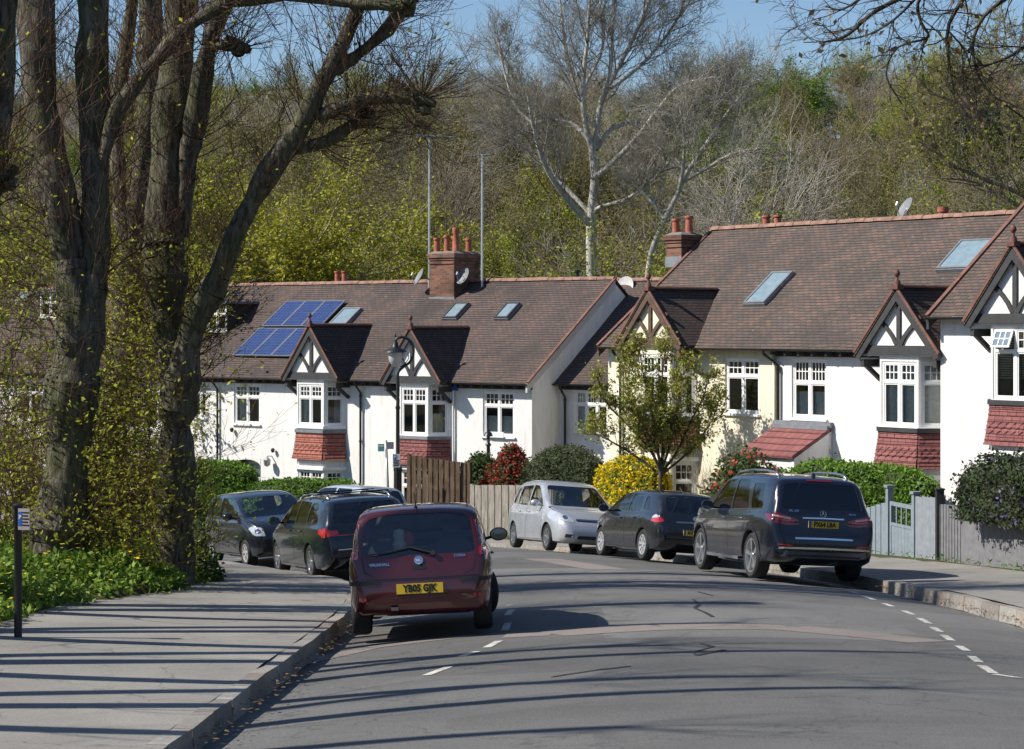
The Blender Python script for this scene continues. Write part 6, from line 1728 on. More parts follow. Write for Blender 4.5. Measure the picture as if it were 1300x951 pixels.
# single trees that read as individuals: (kind, variant, pixel x, distance, height, width factor, label)
single = [
 ('yellow',0,300,80,16.5,1.15,'yellow-green maple glowing between the trunks and the leaning limb'),
 ('yellow',0,205,84,16,1.1,'yellow-green maple seen through the gap between the two big trunks'),
 ('yellow',0,430,82,9.5,1.1,'low yellow-green tree under the leaning limb, left of the tall aerials'),
 ('green',0,1025,182,14,1.25,'bright green tree standing alone on the skyline right of the pale bare trees'),
 ('green',1,1240,96,12.5,1.1,'fresh green tree on the right, behind the overhanging twigs'),
 ('lime',0,1180,120,12,1.1,'lime green tree high on the right slope under the overhanging twigs'),
 ('lime',1,490,110,12,1.1,'lime green tree in mid slope above the row with solar panels'),
 ('lime',0,655,83,10.5,1.2,'lime green tree right of the mast behind the big chimney'),
 ('lime',1,800,82,11.0,1.3,'leafy lime tree directly behind the cream house chimney'),
 ('green',0,880,83,10.8,1.3,'green tree behind the ridge just right of the cream house chimney'),
 ('lime',0,940,80,12.0,1.2,'leafy lime tree behind the ridge between the two pairs of pots'),
 ('lime',1,1010,83,12.5,1.2,'yellowish green tree behind the ridge right of the paired pots'),
 ('green',1,1090,84,12.0,1.2,'green tree behind the ridge left of the satellite dish'),
 ('green',0,1150,86,12.5,1.1,'green tree behind the ridge satellite dish'),
 ('budding',0,560,88,9.5,1.1,'olive budding tree just left of the tall aerial mast'),
 ('budding',1,370,86,9.5,1.1,'brown budding tree behind the roof with solar panels'),
 ('bare_brown',0,480,90,11,1.0,'bare brown tree behind the ridge above the lamp post'),
 ('budding',1,250,78,9.0,1.1,'budding tree behind the dark dormer'),
 ('budding',0,600,100,12,1.2,'olive budding tree beside the two aerial masts'),
 ('lime',1,680,100,11.5,1.1,'light green tree left of the white birch'),
 ('bare_grey',0,910,104,15,1.0,'tall bare pale tree with upright twigs crossing the skyline, right of the white birch'),
 ('bare_grey',1,960,112,16,.85,'slim bare pale tree with twigs crossing the sky, left of the bright green skyline tree'),
 ('bare_brown',1,1060,110,12,1.1,'bare brown tree in mid slope below the bright green skyline tree'),
 ('bare_brown',0,1130,135,12,1.1,'bare brown tree on the right slope below the overhanging twigs'),
 ('lime',0,735,83,9.5,1.1,'lime green bushy tree hiding the foot of the white birch'),
 ('budding',0,1290,110,12,1.1,'budding tree at the right edge of the wood'),
 ('budding',1,345,150,12.5,1.2,'olive crowned tree on the skyline behind the leaning limb'),
 ('budding',0,410,160,12,1.2,'olive crowned tree on the skyline between leaning limb and its upper fork'),
 ('bare_brown',1,740,186,13,1.6,'broad bare dome of a tree highest on the skyline behind the birch'),
 ('bare_brown',0,640,186,10.5,1.5,'broad bare dark tree on the skyline left of the highest dome'),
 ('bare_brown',1,560,190,10,1.5,'bare dark tree on the skyline above the tall aerial mast'),
 ('dark',0,1085,165,8,1.2,'dark evergreen tree just below the skyline right of the bright green tree'),
]
for kd, i, px, D, H, sx, lab in single:
    put_tree(kd, i, (px-650)*D/F, D, H, lab, None, None, sx)
# the rest of the wooded hill reads as one mass
coll = bpy.data.collections.new('wood_kinds')
order = []
for kd in ('bare_brown','bare_grey','budding','lime','green','yellow','dark'):
    for i in range(len(KINDS[kd])):
        tr, cr = proto_obj(kd, i)
        bm = bmesh.new(); bm.from_mesh(tr); ntr = len(bm.faces); bm.from_mesh(cr); me = bpy.data.meshes.new('wood_tree')
        bm.faces.ensure_lookup_table(); nm = len(cr.materials)
        for k, f in enumerate(bm.faces):
            if k < ntr: f.material_index = nm
        bm.to_mesh(me); bm.free()
        for a in cr.materials: me.materials.append(a)
        me.materials.append(tr.materials[0])
        o = bpy.data.objects.new('%02d_tree' % len(order), me); coll.objects.link(o); order.append(kd)
rng = np.random.default_rng(9); pts = []; idx = []; scl = []; rot = []
def pick(px, py):
    """which kinds grow where, following the colour patches of the hillside"""
    w = dict(bare_brown=.44, bare_grey=.16, budding=.26, lime=.08, green=.03, yellow=.02, dark=.012)
    if px < 330: w.update(yellow=.10, lime=.08, budding=.36)
    if 560 < px < 960: w.update(bare_grey=.26, budding=.28, lime=.14, bare_brown=.34)
    if px > 1000: w.update(lime=.20, green=.12, budding=.34)
    if py < 130: w.update(bare_brown=.62, lime=.03, yellow=0, green=.02)
    if py < 130 and px > 980: w.update(lime=.2, budding=.4)
    if py > 280: w.update(lime=.18, green=.10)
    k = list(w); p = np.array([w[a] for a in k]); return k[rng.choice(len(k), p=p/p.sum())]
y = 82.0
while y < 232:
    step = 6.0 + (y-82)*.014; x = -(.262*y+12) + rng.random()*step
    while x < .262*y+12:
        X = x+rng.normal()*1.3; Y = y+rng.normal()*1.5; z = hill_z(X, Y); px = 650+X*F/Y; py = HY-(z+9)*F/Y
        kd = pick(px, py); cands = [j for j, k in enumerate(order) if k == kd]
        bh = {'bare_brown':11,'bare_grey':12,'dark':8,'yellow':11}.get(kd, 10.5); H = rng.uniform(7.0, 11.5)*(1.0 if Y > 100 else .82)*(1 if Y < 150 else .86)
        pts.append((X, Y, z-.1)); idx.append(int(rng.choice(cands))); scl.append(H/bh*(1.2+.3*rng.random())); rot.append(rng.random()*6.28); x += step*(.8+.4*rng.random())
    y += step*.95
for k in range(150):      # unseen trees added behind the camera and on both sides to darken reflections
    a = rng.uniform(0, 1)
    if a < .6: X, Y = rng.uniform(-60, 60), rng.uniform(-75, -14)
    elif a < .8: X, Y = rng.uniform(-75, -36), rng.uniform(-20, 60)
    else: X, Y = rng.uniform(24, 60), rng.uniform(-20, 36)
    if -6 < X < 11: continue
    kd = pick(1100, 200); H = rng.uniform(8, 12); pts.append((X, Y, hill_z(X, Y)-.1)); idx.append(int(rng.choice([j for j, q_ in enumerate(order) if q_ == kd]))); scl.append(H/10.5*1.3); rot.append(rng.random()*6.28)
me = bpy.data.meshes.new('woodland'); me.from_pydata(pts, [], []); 
for nm, ty, arr in (('kind_index','INT',idx),('size','FLOAT',scl),('turn','FLOAT',rot)):
    at = me.attributes.new(nm, ty, 'POINT'); at.data.foreach_set('value', arr)
wd = bpy.data.objects.new('woodland', me); col.objects.link(wd); tag(wd, kind='stuff')
ng = bpy.data.node_groups.new('woodland', 'GeometryNodeTree'); ng.interface.new_socket('Geometry', in_out='INPUT', socket_type='NodeSocketGeometry'); ng.interface.new_socket('Geometry', in_out='OUTPUT', socket_type='NodeSocketGeometry')
N = ng.nodes; gi = N.new('NodeGroupInput'); go = N.new('NodeGroupOutput'); m2p = N.new('GeometryNodeMeshToPoints'); iop = N.new('GeometryNodeInstanceOnPoints'); ci = N.new('GeometryNodeCollectionInfo')
ci.inputs['Collection'].default_value = coll; ci.inputs['Separate Children'].default_value = True; ci.inputs['Reset Children'].default_value = True
def attr(nm, ty): a = N.new('GeometryNodeInputNamedAttribute'); a.data_type = ty; a.inputs['Name'].default_value = nm; return [o for o in a.outputs if o.enabled][0]
cx = N.new('ShaderNodeCombineXYZ'); ng.links.new(attr('turn','FLOAT'), cx.inputs['Z'])
ng.links.new(gi.outputs[0], m2p.inputs[0]); ng.links.new(m2p.outputs[0], iop.inputs['Points']); ng.links.new(ci.outputs[0], iop.inputs['Instance']); iop.inputs['Pick Instance'].default_value = True
ng.links.new(attr('kind_index','INT'), iop.inputs['Instance Index']); ng.links.new(cx.outputs[0], iop.inputs['Rotation']); ng.links.new(attr('size','FLOAT'), iop.inputs['Scale']); ng.links.new(iop.outputs[0], go.inputs[0])
md = wd.modifiers.new('trees', 'NODES'); md.node_group = ng
print('WOOD', len(pts))

def W(x, y, D): p = P(x, y, D); return (p.x, p.y, p.z)
def wr(w, D): return w/2*D/F
from mathutils import noise as mnoise
def world_tree(name, g, T, barkT, barkC, label, leaf=None, Lp=None, lsize=.05, base_pt=(0,0,0), cat='tree', rng=None, thick=.03, rough=0):
    root = empty(name, base_pt, 0, label, cat); off = np.array(base_pt)
    def sh(a): a = np.array(a, float).copy(); a[:,0:3] -= off; a[:,3:6] -= off; return a
    S = np.array(g.S); tk = S[:,6] > thick; A = np.array(T) if len(T) else np.zeros((0,8))
    tr = segs_mesh('trunk', sh(np.concatenate([A, S[tk]])), barkT, root, sides=lambda r: 30 if r > .13 else 14 if r > .07 else 6)
    if rough:
        me = tr.data
        for v in me.vertices:      # furrows and burrs
            c = v.co; k = mnoise.noise(Vector((c.x*9, c.y*9, c.z*1.5)))*.032 + mnoise.noise(Vector((c.x*2.2+5, c.y*2.2, c.z*1.4)))*.05 + abs(mnoise.noise(Vector((c.x*22, c.y*22, c.z*3))))*.012
            v.co = c + v.normal*k*rough
        me.update()
    segs_mesh('crown', sh(S[~tk]), barkC, root)
    if leaf is not None and Lp is not None: leaves_mesh('leaves', np.array(Lp)-off, lsize, leaf, root, rng or g.rng)
    return root, tr

# big white birch behind the middle of the terrace
D = 86; g = Grow(5); T = []
def bl(pts, w0, w1, d0=0, d1=0, n=10, L=1.6, t0=.25, store=None, rr=.03, kids=4):
    Dn = [D+d0+(d1-d0)*i/(len(pts)-1) for i in range(len(pts))]
    q = [W(x, y, dd) for (x, y), dd in zip(pts, Dn)]; rad = [wr(.9*(w0+(w1-w0)*i/(len(pts)-1)), D) for i in range(len(pts))]
    o, r = g.limb(q, rad, store)
    if n: g.sprout(o, r, int(n*1.3), L, rr, maxlev=3, t0=t0, kids=kids, spread=.85, rmin=.0065, wob=.2, up=.06)
    return o, r
bl([(752,420),(751,359),(750,284),(755,227),(751,182)], 15, 11, n=0, store=T)
bl([(751,190),(741,144),(741,95),(745,57),(748,10),(752,-40)], 9, 3, 0, -1, 14, 1.9)
bl([(756,190),(760,144),(772,110),(802,53),(825,0),(838,-35)], 10, 3, 0, 1, 14, 2.0)
bl([(752,225),(766,218),(806,178),(832,144),(862,110),(905,98)], 10, 3, 0, -2, 14, 2.0)
bl([(757,190),(775,165),(800,156),(850,140),(905,120),(940,92)], 7, 2.5, 0, 2, 14, 1.9)
bl([(750,182),(733,162),(715,153),(681,155),(655,166)], 7, 3, 0, 1.5, 10, 1.7)
bl([(750,286),(728,262),(704,231),(688,200),(677,159),(670,120)], 11, 4, 0, -2, 12, 2.0)
bl([(748,270),(715,235),(695,215),(655,185),(625,165)], 7, 3, 0, 2, 14, 2.0)
bl([(752,270),(765,262),(795,253),(830,227),(850,205)], 7, 3, 0, -1.5, 10, 1.6)
bl([(745,150),(730,110),(718,60),(712,10),(708,-30)], 6, 3, 0, 1.0, 12, 1.7)
bl([(762,130),(775,90),(778,40),(785,-20)], 6, 3, 0, -1.0, 10, 1.6)
bl([(775,112),(805,90),(835,60),(862,20),(875,-20)], 6, 3, 0, 1.5, 12, 1.7)
bl([(742,110),(765,60),(762,10),(768,-30)], 5, 3, 0, 2, 8, 1.6)
bl([(680,160),(655,135),(640,90),(632,50)], 5, 3, 0, 1, 10, 1.8)
world_tree('birch_tree', g, T, BARK_P, BARK_G, 'large bare white-trunked birch towering behind the terrace', base_pt=tuple(W(752,420,D)), thick=.03)
g = Grow(6); T = []; D = 84
bl([(820,380),(826,325),(840,288),(862,242)], 9, 7, n=0, store=T)
bl([(862,242),(870,223),(900,178),(923,144),(950,110)], 8, 3, 0, 1, 10, 1.8)
bl([(862,242),(868,205),(868,165),(862,130)], 6, 3, 0, -1, 10, 1.6)
bl([(868,230),(895,215),(930,195),(965,188)], 6, 3, 0, -2, 10, 1.6)
bl([(845,280),(822,250),(805,235)], 5, 3, 0, 1, 8, 1.5)
world_tree('birch_tree', g, T, BARK_G, BARK_G, 'smaller leaning grey-barked tree right of the towering birch, above the cream house chimney', base_pt=tuple(W(820,380,D)), thick=.03)

# ---------------- pollarded limes on the left verge
BARK_L = m_bark('lime_bark', (.045,.041,.032), (.19,.172,.135), moss=(.085,.10,.03), mossk=.55, scale=1.0, bump=1.0)
TWIG = m_bark('red_brown_twigs', (.075,.045,.03), (.17,.11,.075), mossk=.1, bump=.2)
LF_BUD = m_leaf('opening_lime_leaves', (.24,.28,.02), (.52,.54,.07), .6, 2)
def pollard(D, limbs, label, seed, flare=None, epi=None, bursts=(), name='pollarded_lime_tree', fine=True):
    """limbs: list of (pixel points with widths, sprouts, length)"""
    g = Grow(seed); T = []; Lp = []; rng = g.rng; base_pt = None
    for (pts, dz, n, L) in limbs:
        z0_, z1_ = dz if isinstance(dz, tuple) else (0, dz)
        q = [W(x, y, D+z0_+(z1_-z0_)*i/(len(pts)-1)) for i, (x, y, w) in enumerate(pts)]; rad = [wr(w, D) for x, y, w in pts]
        o, r = g.line(q, rad)
        # uneven girth: swellings and burrs
        ph = rng.random()*6; r = [a*(1+.07*math.sin(i*.9+ph)+.07*rng.normal()) for i, a in enumerate(r)]
        for i in range(len(o)-1): T.append([*o[i], *o[i+1], r[i], r[i+1]])
        if base_pt is None: base_pt = tuple(o[0])
        n = int(n*1.9); L = L*1.05
        for k in range(n):
            t = .12+.88*(k+rng.random())/n; i = min(len(o)-2, int(t*(len(o)-1))); d = o[i+1]-o[i]; d /= np.linalg.norm(d)+1e-9
            v = rng.normal(size=3); v -= d*v.dot(d); v /= np.linalg.norm(v); nd = d*.35+v*.9+np.array([0,0,.35])
            g.branch(o[i]+v*r[i]*.8, nd, L*(.5+rng.random()), .011, 2, 4, kids=3, spread=.55, wob=.12, up=.08, rmin=.0035, ratio=.7)
    for (x, y, dd, n, L) in bursts:
        c = np.array(W(x, y, D+dd))
        for k in range(n):
            v = rng.normal(size=3); v[2] = abs(v[2])*.9+.1; v /= np.linalg.norm(v)
            g.branch(c+v*.05, v, L*(.5+.8*rng.random()), .009, 3, 4, kids=4, spread=.4, wob=.07, up=.03, rmin=.0032, ratio=.6)
        # the swollen knuckle itself
        for k in range(7):
            v = rng.normal(size=3)*.045; a_ = rng.normal(size=3)*.06; T.append([*(c+v-a_), *(c+v), .03, .085]); T.append([*(c+v), *(c+v+a_), .085, .03])
    if epi:
        for (x0, x1, y0, y1, n, L, nl) in epi:
            for k in range(n):
                # start on the nearest limb surface
                x = rng.uniform(x0, x1); y = rng.uniform(y0, y1); p = np.array(W(x, y, D+rng.normal()*.35))
                v = rng.normal(size=3); v[2] = v[2]*.5+.35; v /= np.linalg.norm(v)
                a = len(g.tips); g.branch(p, v, L*(.5+rng.random()*.8), .007, 3, 4, kids=3, spread=.6, wob=.12, up=.05, rmin=.003, ratio=.7)
                for tp in g.tips[a:]:
                    if rng.random() < nl*1.3: Lp.append(tp[0]+rng.normal(size=3)*.03)
    for tp in g.tips[::7]:
        if rng.random() < .25: Lp.append(tp[0])
    root, tr = world_tree(name, g, T, BARK_L, TWIG, label, LF_BUD, Lp, .066, base_pt, thick=.02, rough=1.0)
    # bark relief
    return root
pollard(30, [
  ([(74,772,100),(74,748,86),(72,705,72),(78,650,66),(84,590,62),(88,520,63),(94,469,64),(100,420,58),(103,378,52)], 0, 8, .5),
  ([(101,400,50),(92,345,46),(82,300,45),(62,200,44),(50,100,44),(44,0,43),(38,-130,34)], .3, 34, .7),
  ([(108,400,40),(118,350,38),(122,300,36),(121,200,35),(119,100,37),(119,0,37),(123,-130,30)], .5, 26, .7),
  ([(126,225,16),(134,190,20),(150,140,22),(177,101,21),(202,73,19),(227,44,18),(262,18,17),(298,0,15),(391,-3,13),(467,7,13),(505,8,12),(522,6,15)], (.22,-1.0), 46, .6),
 ], 'thick pollarded lime trunk forking into upright limbs, nearest on the left verge', 3,
 epi=[(0,70,250,690,230,.45,.45),(100,200,480,735,260,.45,.75),(30,150,640,750,120,.35,.8)], bursts=[(520,4,-1.0,40,.7),(298,-2,-.6,20,.5)])
pollard(31.5, [
  ([(222,765,70),(222,740,52),(222,690,46),(222,620,44),(223,560,46),(228,500,42),(237,450,36),(248,405,32),(278,350,29),(308,275,27),(342,219,26),(380,165,25),(402,117,23),(425,76,21),(452,15,19),(462,-25,18)], -1.2, 40, .55),
  ([(226,500,40),(216,420,46),(208,330,56),(208,300,54),(213,200,46),(222,100,41),(232,0,40),(240,-120,32)], (-.3,.3), 40, .7),
  ([(225,300,26),(240,200,26),(249,158,26),(264,60,24),(280,5,22),(300,-60,20)], (-.05,-.4), 22, .6),
  ([(270,60,15),(290,58,15),(306,64,20)], (-.3,-.6), 8, .5),
  ([(405,150,14),(430,137,15),(467,127,16),(505,123,15),(535,128,16)], (-.93,-1.3), 22, .6),
  ([(425,92,12),(445,75,16),(467,60,15),(490,38,14),(503,20,18)], (-1.0,-.9), 12, .6),
  ([(378,190,15),(398,184,18),(418,178,17),(445,160,15),(463,148,16)], (-.88,-.8), 16, .6),
 ], 'pollarded lime with one long limb leaning right over the houses', 4,
 epi=[(130,235,330,560,420,.5,.5),(140,260,560,730,260,.45,.7),(120,300,300,480,140,.5,.3)],
 bursts=[(535,126,-1.3,46,.75),(503,16,-.9,30,.6),(306,62,-.6,26,.5),(463,146,-.8,22,.6),(458,0,-1.2,20,.6)])
pollard(34, [
  ([(132,740,60),(132,715,44),(131,660,40),(134,610,37),(141,560,36),(151,480,38),(160,400,38),(170,300,33),(184,200,31),(192,100,32),(190,0,33),(186,-120,26)], .2, 40, .7),
  ([(166,330,18),(152,240,18),(148,150,16),(160,60,15),(172,-30,14)], .5, 20, .6)],
 'slimmer pollarded lime between the two thick ones', 8, epi=[(90,190,400,700,240,.5,.6)])
pollard(26, [
  ([(-150,815,90),(-140,700,64),(-120,500,58),(-90,300,52),(-60,100,48),(-40,-100,40)], 0, 20, .7),
  ([(-100,330,20),(-40,300,18),(-12,260,14),(2,215,13),(6,150,17),(9,60,22),(14,-60,24)], .3, 26, .6),
  ([(-30,250,14),(-8,222,16),(6,228,22)], 0, 8, .5)],
 'dark upright limb at the very left edge of the photo', 9, bursts=[(6,228,0,20,.5)], epi=[(-10,60,330,560,80,.5,.5)])
# limes standing further left along the verge; their bare limbs stripe the road with shadows
def verge_tree(X, Y, H, seed, label):
    g = Grow(seed); T = []; rng = g.rng; z0 = base(Y)
    o, r = g.limb([(X,Y,z0-.5),(X,Y,z0+.3),(X+.1,Y,z0+H*.22)], [.34,.27,.22], T)
    top = o[-1]
    for k in range(3):
        a = 2*math.pi*(k+rng.random()*.5)/3; e = np.array([math.cos(a)*1.1, math.sin(a)*1.3, 0])
        pts = [top, top+e*.8+np.array([0,0,H*.22]), top+e*1.25+np.array([0,0,H*.45]), top+e*1.5+np.array([0,0,H*.7])]
        o2, r2 = g.limb([tuple(p) for p in pts], [.20,.17,.13,.09], T)
        g.sprout(o2, r2, 5, .9, .02, maxlev=2, t0=.3, kids=3, spread=.8, rmin=.004)
        for j in range(16):
            v = rng.normal(size=3); v[2] = abs(v[2]); g.branch(o2[-1], v, .9, .012, 3, 4, kids=3, spread=.4, rmin=.004)
    return world_tree('pollarded_lime_tree', g, T, BARK_L, TWIG, label, base_pt=(X, Y, z0), thick=.03)
for i, (X, Y, H) in enumerate(((-9.2,14.6,10),(-9.5,17.9,11),(-9.0,21.2,9.5),(-8.8,24.8,9))):
    r_, _ = verge_tree(X, Y, H, 60+i, 'bare pollarded lime standing just outside the left edge of the photo'); r_['group'] = 'limes beyond the left edge'

# ---------------- overhanging tree, top right: trunk outside the frame
g = Grow(77); T = []; D = 26
BARK_D = m_bark('dark_branch_bark', (.03,.027,.024), (.085,.075,.065), mossk=.1, bump=.4)
def ol(pts, w0, w1, dd=0, n=8, L=.8, dzz=0):
    q = [W(x, y, D+dd+dzz*i/(len(pts)-1)) for i, (x, y) in enumerate(pts)]; rad = [wr(w0+(w1-w0)*i/(len(pts)-1), D) for i in range(len(pts))]
    o, r = g.limb(q, rad)
    if n: g.sprout(o, r, n, L, .012, maxlev=2, t0=.1, kids=3, spread=.75, rmin=.003, up=-.04, wob=.22)
g.limb([(8.6,26,-3.9),(8.7,26,-1),(8.6,26,2),(8.45,26,4.0),(8.2,26,5.0)], [.36,.3,.27,.2,.12], T)
ol([(1500,120),(1495,40),(1470,-30),(1400,-70),(1300,-60),(1220,-40),(1170,-15),(1110,15),(1075,45),(1040,55)], 14, 3, 0, 16, .7)
ol([(1300,-60),(1240,-20),(1205,30),(1205,80),(1212,120)], 8, 2, .3, 12, .6)
ol([(1220,-40),(1160,-20),(1105,-8),(1070,12),(1048,8)], 6, 2, -.3, 12, .6)
ol([(1180,-20),(1165,5),(1170,30),(1178,48),(1140,60),(1125,95),(1145,132)], 5, 2, .2, 12, .55)
ol([(1170,-10),(1135,25),(1100,45),(1060,52),(1020,54)], 4, 1.5, .5, 10, .5)
ol([(1400,-70),(1350,-50),(1290,-10),(1250,20),(1235,60),(1250,110),(1300,150)], 7, 2.5, .6, 12, .8)
ol([(1500,20),(1420,-20),(1340,20),(1300,60),(1262,80),(1230,84)], 8, 2, 0, 12, .8)
ol([(1205,40),(1228,70),(1240,130),(1235,150)], 3, 1.2, 0, 8, .4)
rngB = np.random.default_rng(4); tp = np.array([t[0] for t in g.tips]); Lp = tp[rngB.random(len(tp)) < .10]
world_tree('overhanging_tree', g, T, BARK_D, BARK_D, 'dark bare tree reaching into the top right corner from outside the photo', LF_BROWN, Lp, .09, (8.6,26,-3.9), thick=.5)
# second, further one behind the right houses
g = Grow(78); T = []; D = 70
g.limb([W(1420,420,D),W(1410,300,D),W(1400,150,D)], [.3,.26,.2], T)
def ol2(pts, w0, w1, n=8, L=1.6):
    q = [W(x, y, D) for x, y in pts]; rad = [wr(w0+(w1-w0)*i/(len(pts)-1), D) for i in range(len(pts))]
    o, r = g.limb(q, rad); g.sprout(o, r, n, L, .03, maxlev=3, t0=.15, kids=4, spread=.7, rmin=.007)
ol2([(1405,190),(1340,165),(1280,160),(1215,130),(1180,118)], 9, 2.5, 14)
ol2([(1408,250),(1340,262),(1270,235),(1220,215),(1165,178)], 8, 2.5, 14)
ol2([(1400,150),(1350,100),(1300,80),(1255,95)], 8, 2.5, 10)
ol2([(1408,260),(1350,290),(1290,260),(1240,232),(1180,225)], 6, 2, 10)
Lp = [t[0] for t in g.tips[::3]]
world_tree('spreading_tree', g, T, BARK_W, BARK_B, 'budding tree with long level boughs entering from the right edge above the roofs', LF_LIME, Lp, .13, tuple(W(1420,420,D)), thick=.5)
# ---------------------------------------------------------------- hedges, shrubs and low plants
TWIGC = m_plain('shrub_twigs', (.05,.04,.028), .95, var=.4, scale=9)
def lf(name, a, b, tr=.3, sc_=3): return MATS.get(name) or m_leaf(name, a, b, tr, sc_)
H_GREEN = lf('privet_leaves', (.07,.15,.015), (.16,.29,.035)); H_DEEP = lf('laurel_leaves', (.025,.055,.012), (.07,.12,.03))
H_OLIVE = lf('olive_bush_leaves', (.05,.062,.03), (.12,.14,.075)); H_RED = lf('photinia_leaves', (.16,.012,.012), (.38,.05,.04))
H_YEL = lf('forsythia_flowers', (.50,.33,.008), (.80,.62,.02)); H_PUR = lf('purple_hedge_leaves', (.028,.032,.022), (.07,.075,.05))
H_LILAC = lf('lilac_blossom', (.12,.09,.24), (.22,.17,.42)); H_CAMR = lf('camellia_flowers', (.50,.02,.02), (.70,.10,.07)); H_RUS = lf('russet_leaves', (.16,.06,.04), (.30,.14,.09))
H_CHERRY = lf('young_cherry_leaves', (.20,.23,.035), (.38,.39,.08)); H_GRND = lf('ground_leaves', (.07,.13,.015), (.20,.31,.04)); H_CEL = lf('celandine_flowers', (.75,.55,.01), (.85,.68,.03), .2)
def join_into(a, b, mat):
    bm = bmesh.new(); bm.from_mesh(a.data); n0 = len(bm.faces); bm.from_mesh(b.data); k = len(a.data.materials); bm.faces.ensure_lookup_table()
    for f in bm.faces[n0:]: f.material_index = k; f.smooth = False
    a.data.materials.append(mat); bm.to_mesh(a.data); bm.free(); bpy.data.objects.remove(b)
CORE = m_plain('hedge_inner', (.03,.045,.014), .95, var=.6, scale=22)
def hedge(name, pts, w, label, mats, size=.085, dens=1000, top_noise=.05, cat='hedge', seed=1, blob=False, fringe=.05):
    """pts: list of (X, Y, z0, z1); a clipped mass of leaves round a twiggy core"""
    rng = np.random.default_rng(seed); pts = [np.array(p, float) for p in pts]
    mb = MB(); secs = []; n = 0; P_ = []
    line = []; 
    for a, b in zip(pts, pts[1:]):
        L = np.linalg.norm((b-a)[:2]); k = max(1, int(L/.3))
        for i in range(k): line.append(a+(b-a)*i/k)
    line.append(pts[-1]); vs = []; m = len(line); N = 10
    for i, c in enumerate(line):
        d = (line[min(i+1,m-1)]-line[max(i-1,0)])[:2]; d /= np.linalg.norm(d)+1e-9; nr = np.array([d[1], -d[0]])
        e = min(1, .35+.65*math.sqrt(min(i, m-1-i)/max(1,(m-1)/2)*(1.0 if blob else 5))) if blob else min(1, .75+.12*min(i, m-1-i))
        hh = (c[3]-c[2])*(e if blob else min(1,.9+.05*min(i,m-1-i))) + top_noise*rng.normal()*.5; ww = w*e*(1+.06*rng.normal())
        for k in range(N):
            t = math.pi*k/(N-1); x = math.copysign(abs(math.cos(t))**(.35 if not blob else .8), math.cos(t)); z = max(0, math.sin(t))**(.4 if not blob else .75)
            q = c[:2]+nr*(x*ww/2); vs.append((q[0], q[1], c[2]+z*hh - .02))
    fs = [(i*N+k, i*N+k+1, (i+1)*N+k+1, (i+1)*N+k) for i in range(m-1) for k in range(N-1)] + [tuple(range(N)), tuple(range((m-1)*N, m*N))[::-1]]
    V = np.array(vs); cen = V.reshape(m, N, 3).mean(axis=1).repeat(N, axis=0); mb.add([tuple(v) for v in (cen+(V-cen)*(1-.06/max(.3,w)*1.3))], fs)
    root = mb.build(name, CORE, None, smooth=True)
    bm = bmesh.new(); bm.from_mesh(root.data); bmesh.ops.triangulate(bm, faces=bm.faces); tri = [[v.co.copy() for v in f.verts] for f in bm.faces]; bm.free()
    ar = np.array([((t[1]-t[0]).cross(t[2]-t[0])).length/2 for t in tri]); tot = ar.sum(); K = int(tot*dens); ix = rng.choice(len(tri), size=K, p=ar/tot)
    T_ = np.array([[list(v) for v in t] for t in tri])[ix]; u = rng.random((K,2)); fl = u.sum(axis=1) > 1; u[fl] = 1-u[fl]
    P0 = T_[:,0]+(T_[:,1]-T_[:,0])*u[:,:1]+(T_[:,2]-T_[:,0])*u[:,1:]
    nn = np.cross(T_[:,1]-T_[:,0], T_[:,2]-T_[:,0]); nn /= np.linalg.norm(nn, axis=1)[:,None]+1e-9; c0 = np.array(line).mean(axis=0)
    out = P0 - np.array([c0[0], c0[1], c0[2]+(c0[3]-c0[2])*.4]); sg = np.sign((nn*out).sum(axis=1))[:,None]; nn = nn*sg
    dep = (rng.random((K,1))**1.2)*(fringe*3) - fringe*.6
    clump = np.sin(P0[:,0]*5.1+seed)*np.cos(P0[:,1]*4.3)*np.sin(P0[:,2]*6.2+seed)
    P1 = P0+nn*(dep+clump[:,None]*fringe*.9)
    tot_w = sum(wt for _, wt in mats); s0 = rng.random(K)*tot_w; acc = 0
    for mt, wt in mats:
        sel = (s0 >= acc) & (s0 < acc+wt); acc += wt
        o = leaves_mesh('leaves', P1[sel], size, mt, None, rng); join_into(root, o, mt)
    return tag(root, label, cat)
def G(x, D): return (x-650)*D/F
def zy(y, D): return (HY-y)*D/F
def hd(name, px, w, label, mats, zg=None, **kw):
    """px: (pixel x, top row, distance)"""
    return hedge(name, [(G(x, D), D, (base(D)-.15 if zg is None else zg), zy(y, D)) for x, y, D in px], w, label, mats, **kw)
hd('hedge', [(200,588,66.5),(262,586,66.3),(318,587,65.6)], 1.1, 'tall clipped bright green hedge behind the small dark city car', [(H_GREEN,1)], seed=2)
hd('hedge', [(288,622,66.0),(315,614,65.6),(365,609,64.7),(400,610,64.0),(440,613,63.4),(462,616,63.0)], .9, 'low clipped green hedge in front of the solar panel house', [(H_GREEN,1)], seed=3)
hd('hedge', [(576,568,60.6),(606,564,60.2),(642,566,59.7)], 1.0, 'dark evergreen bush rising behind the wooden fences', [(H_DEEP,1)], seed=4, blob=True, cat='bush')
hd('bush', [(606,572,59.7),(650,562,59.0),(694,572,58.2)], 1.1, 'red-leaved photinia bush behind the grey board fence', [(H_RED,.8),(H_DEEP,.35),(H_OLIVE,.1)], seed=5, blob=True, size=.1, dens=800, cat='bush')
hd('bush', [(676,574,58.6),(715,566,57.8),(757,571,57.0)], 1.1, 'grey-green olive coloured bush between the red bush and the yellow hedge', [(H_OLIVE,1)], seed=6, size=.07, dens=1000, cat='bush')
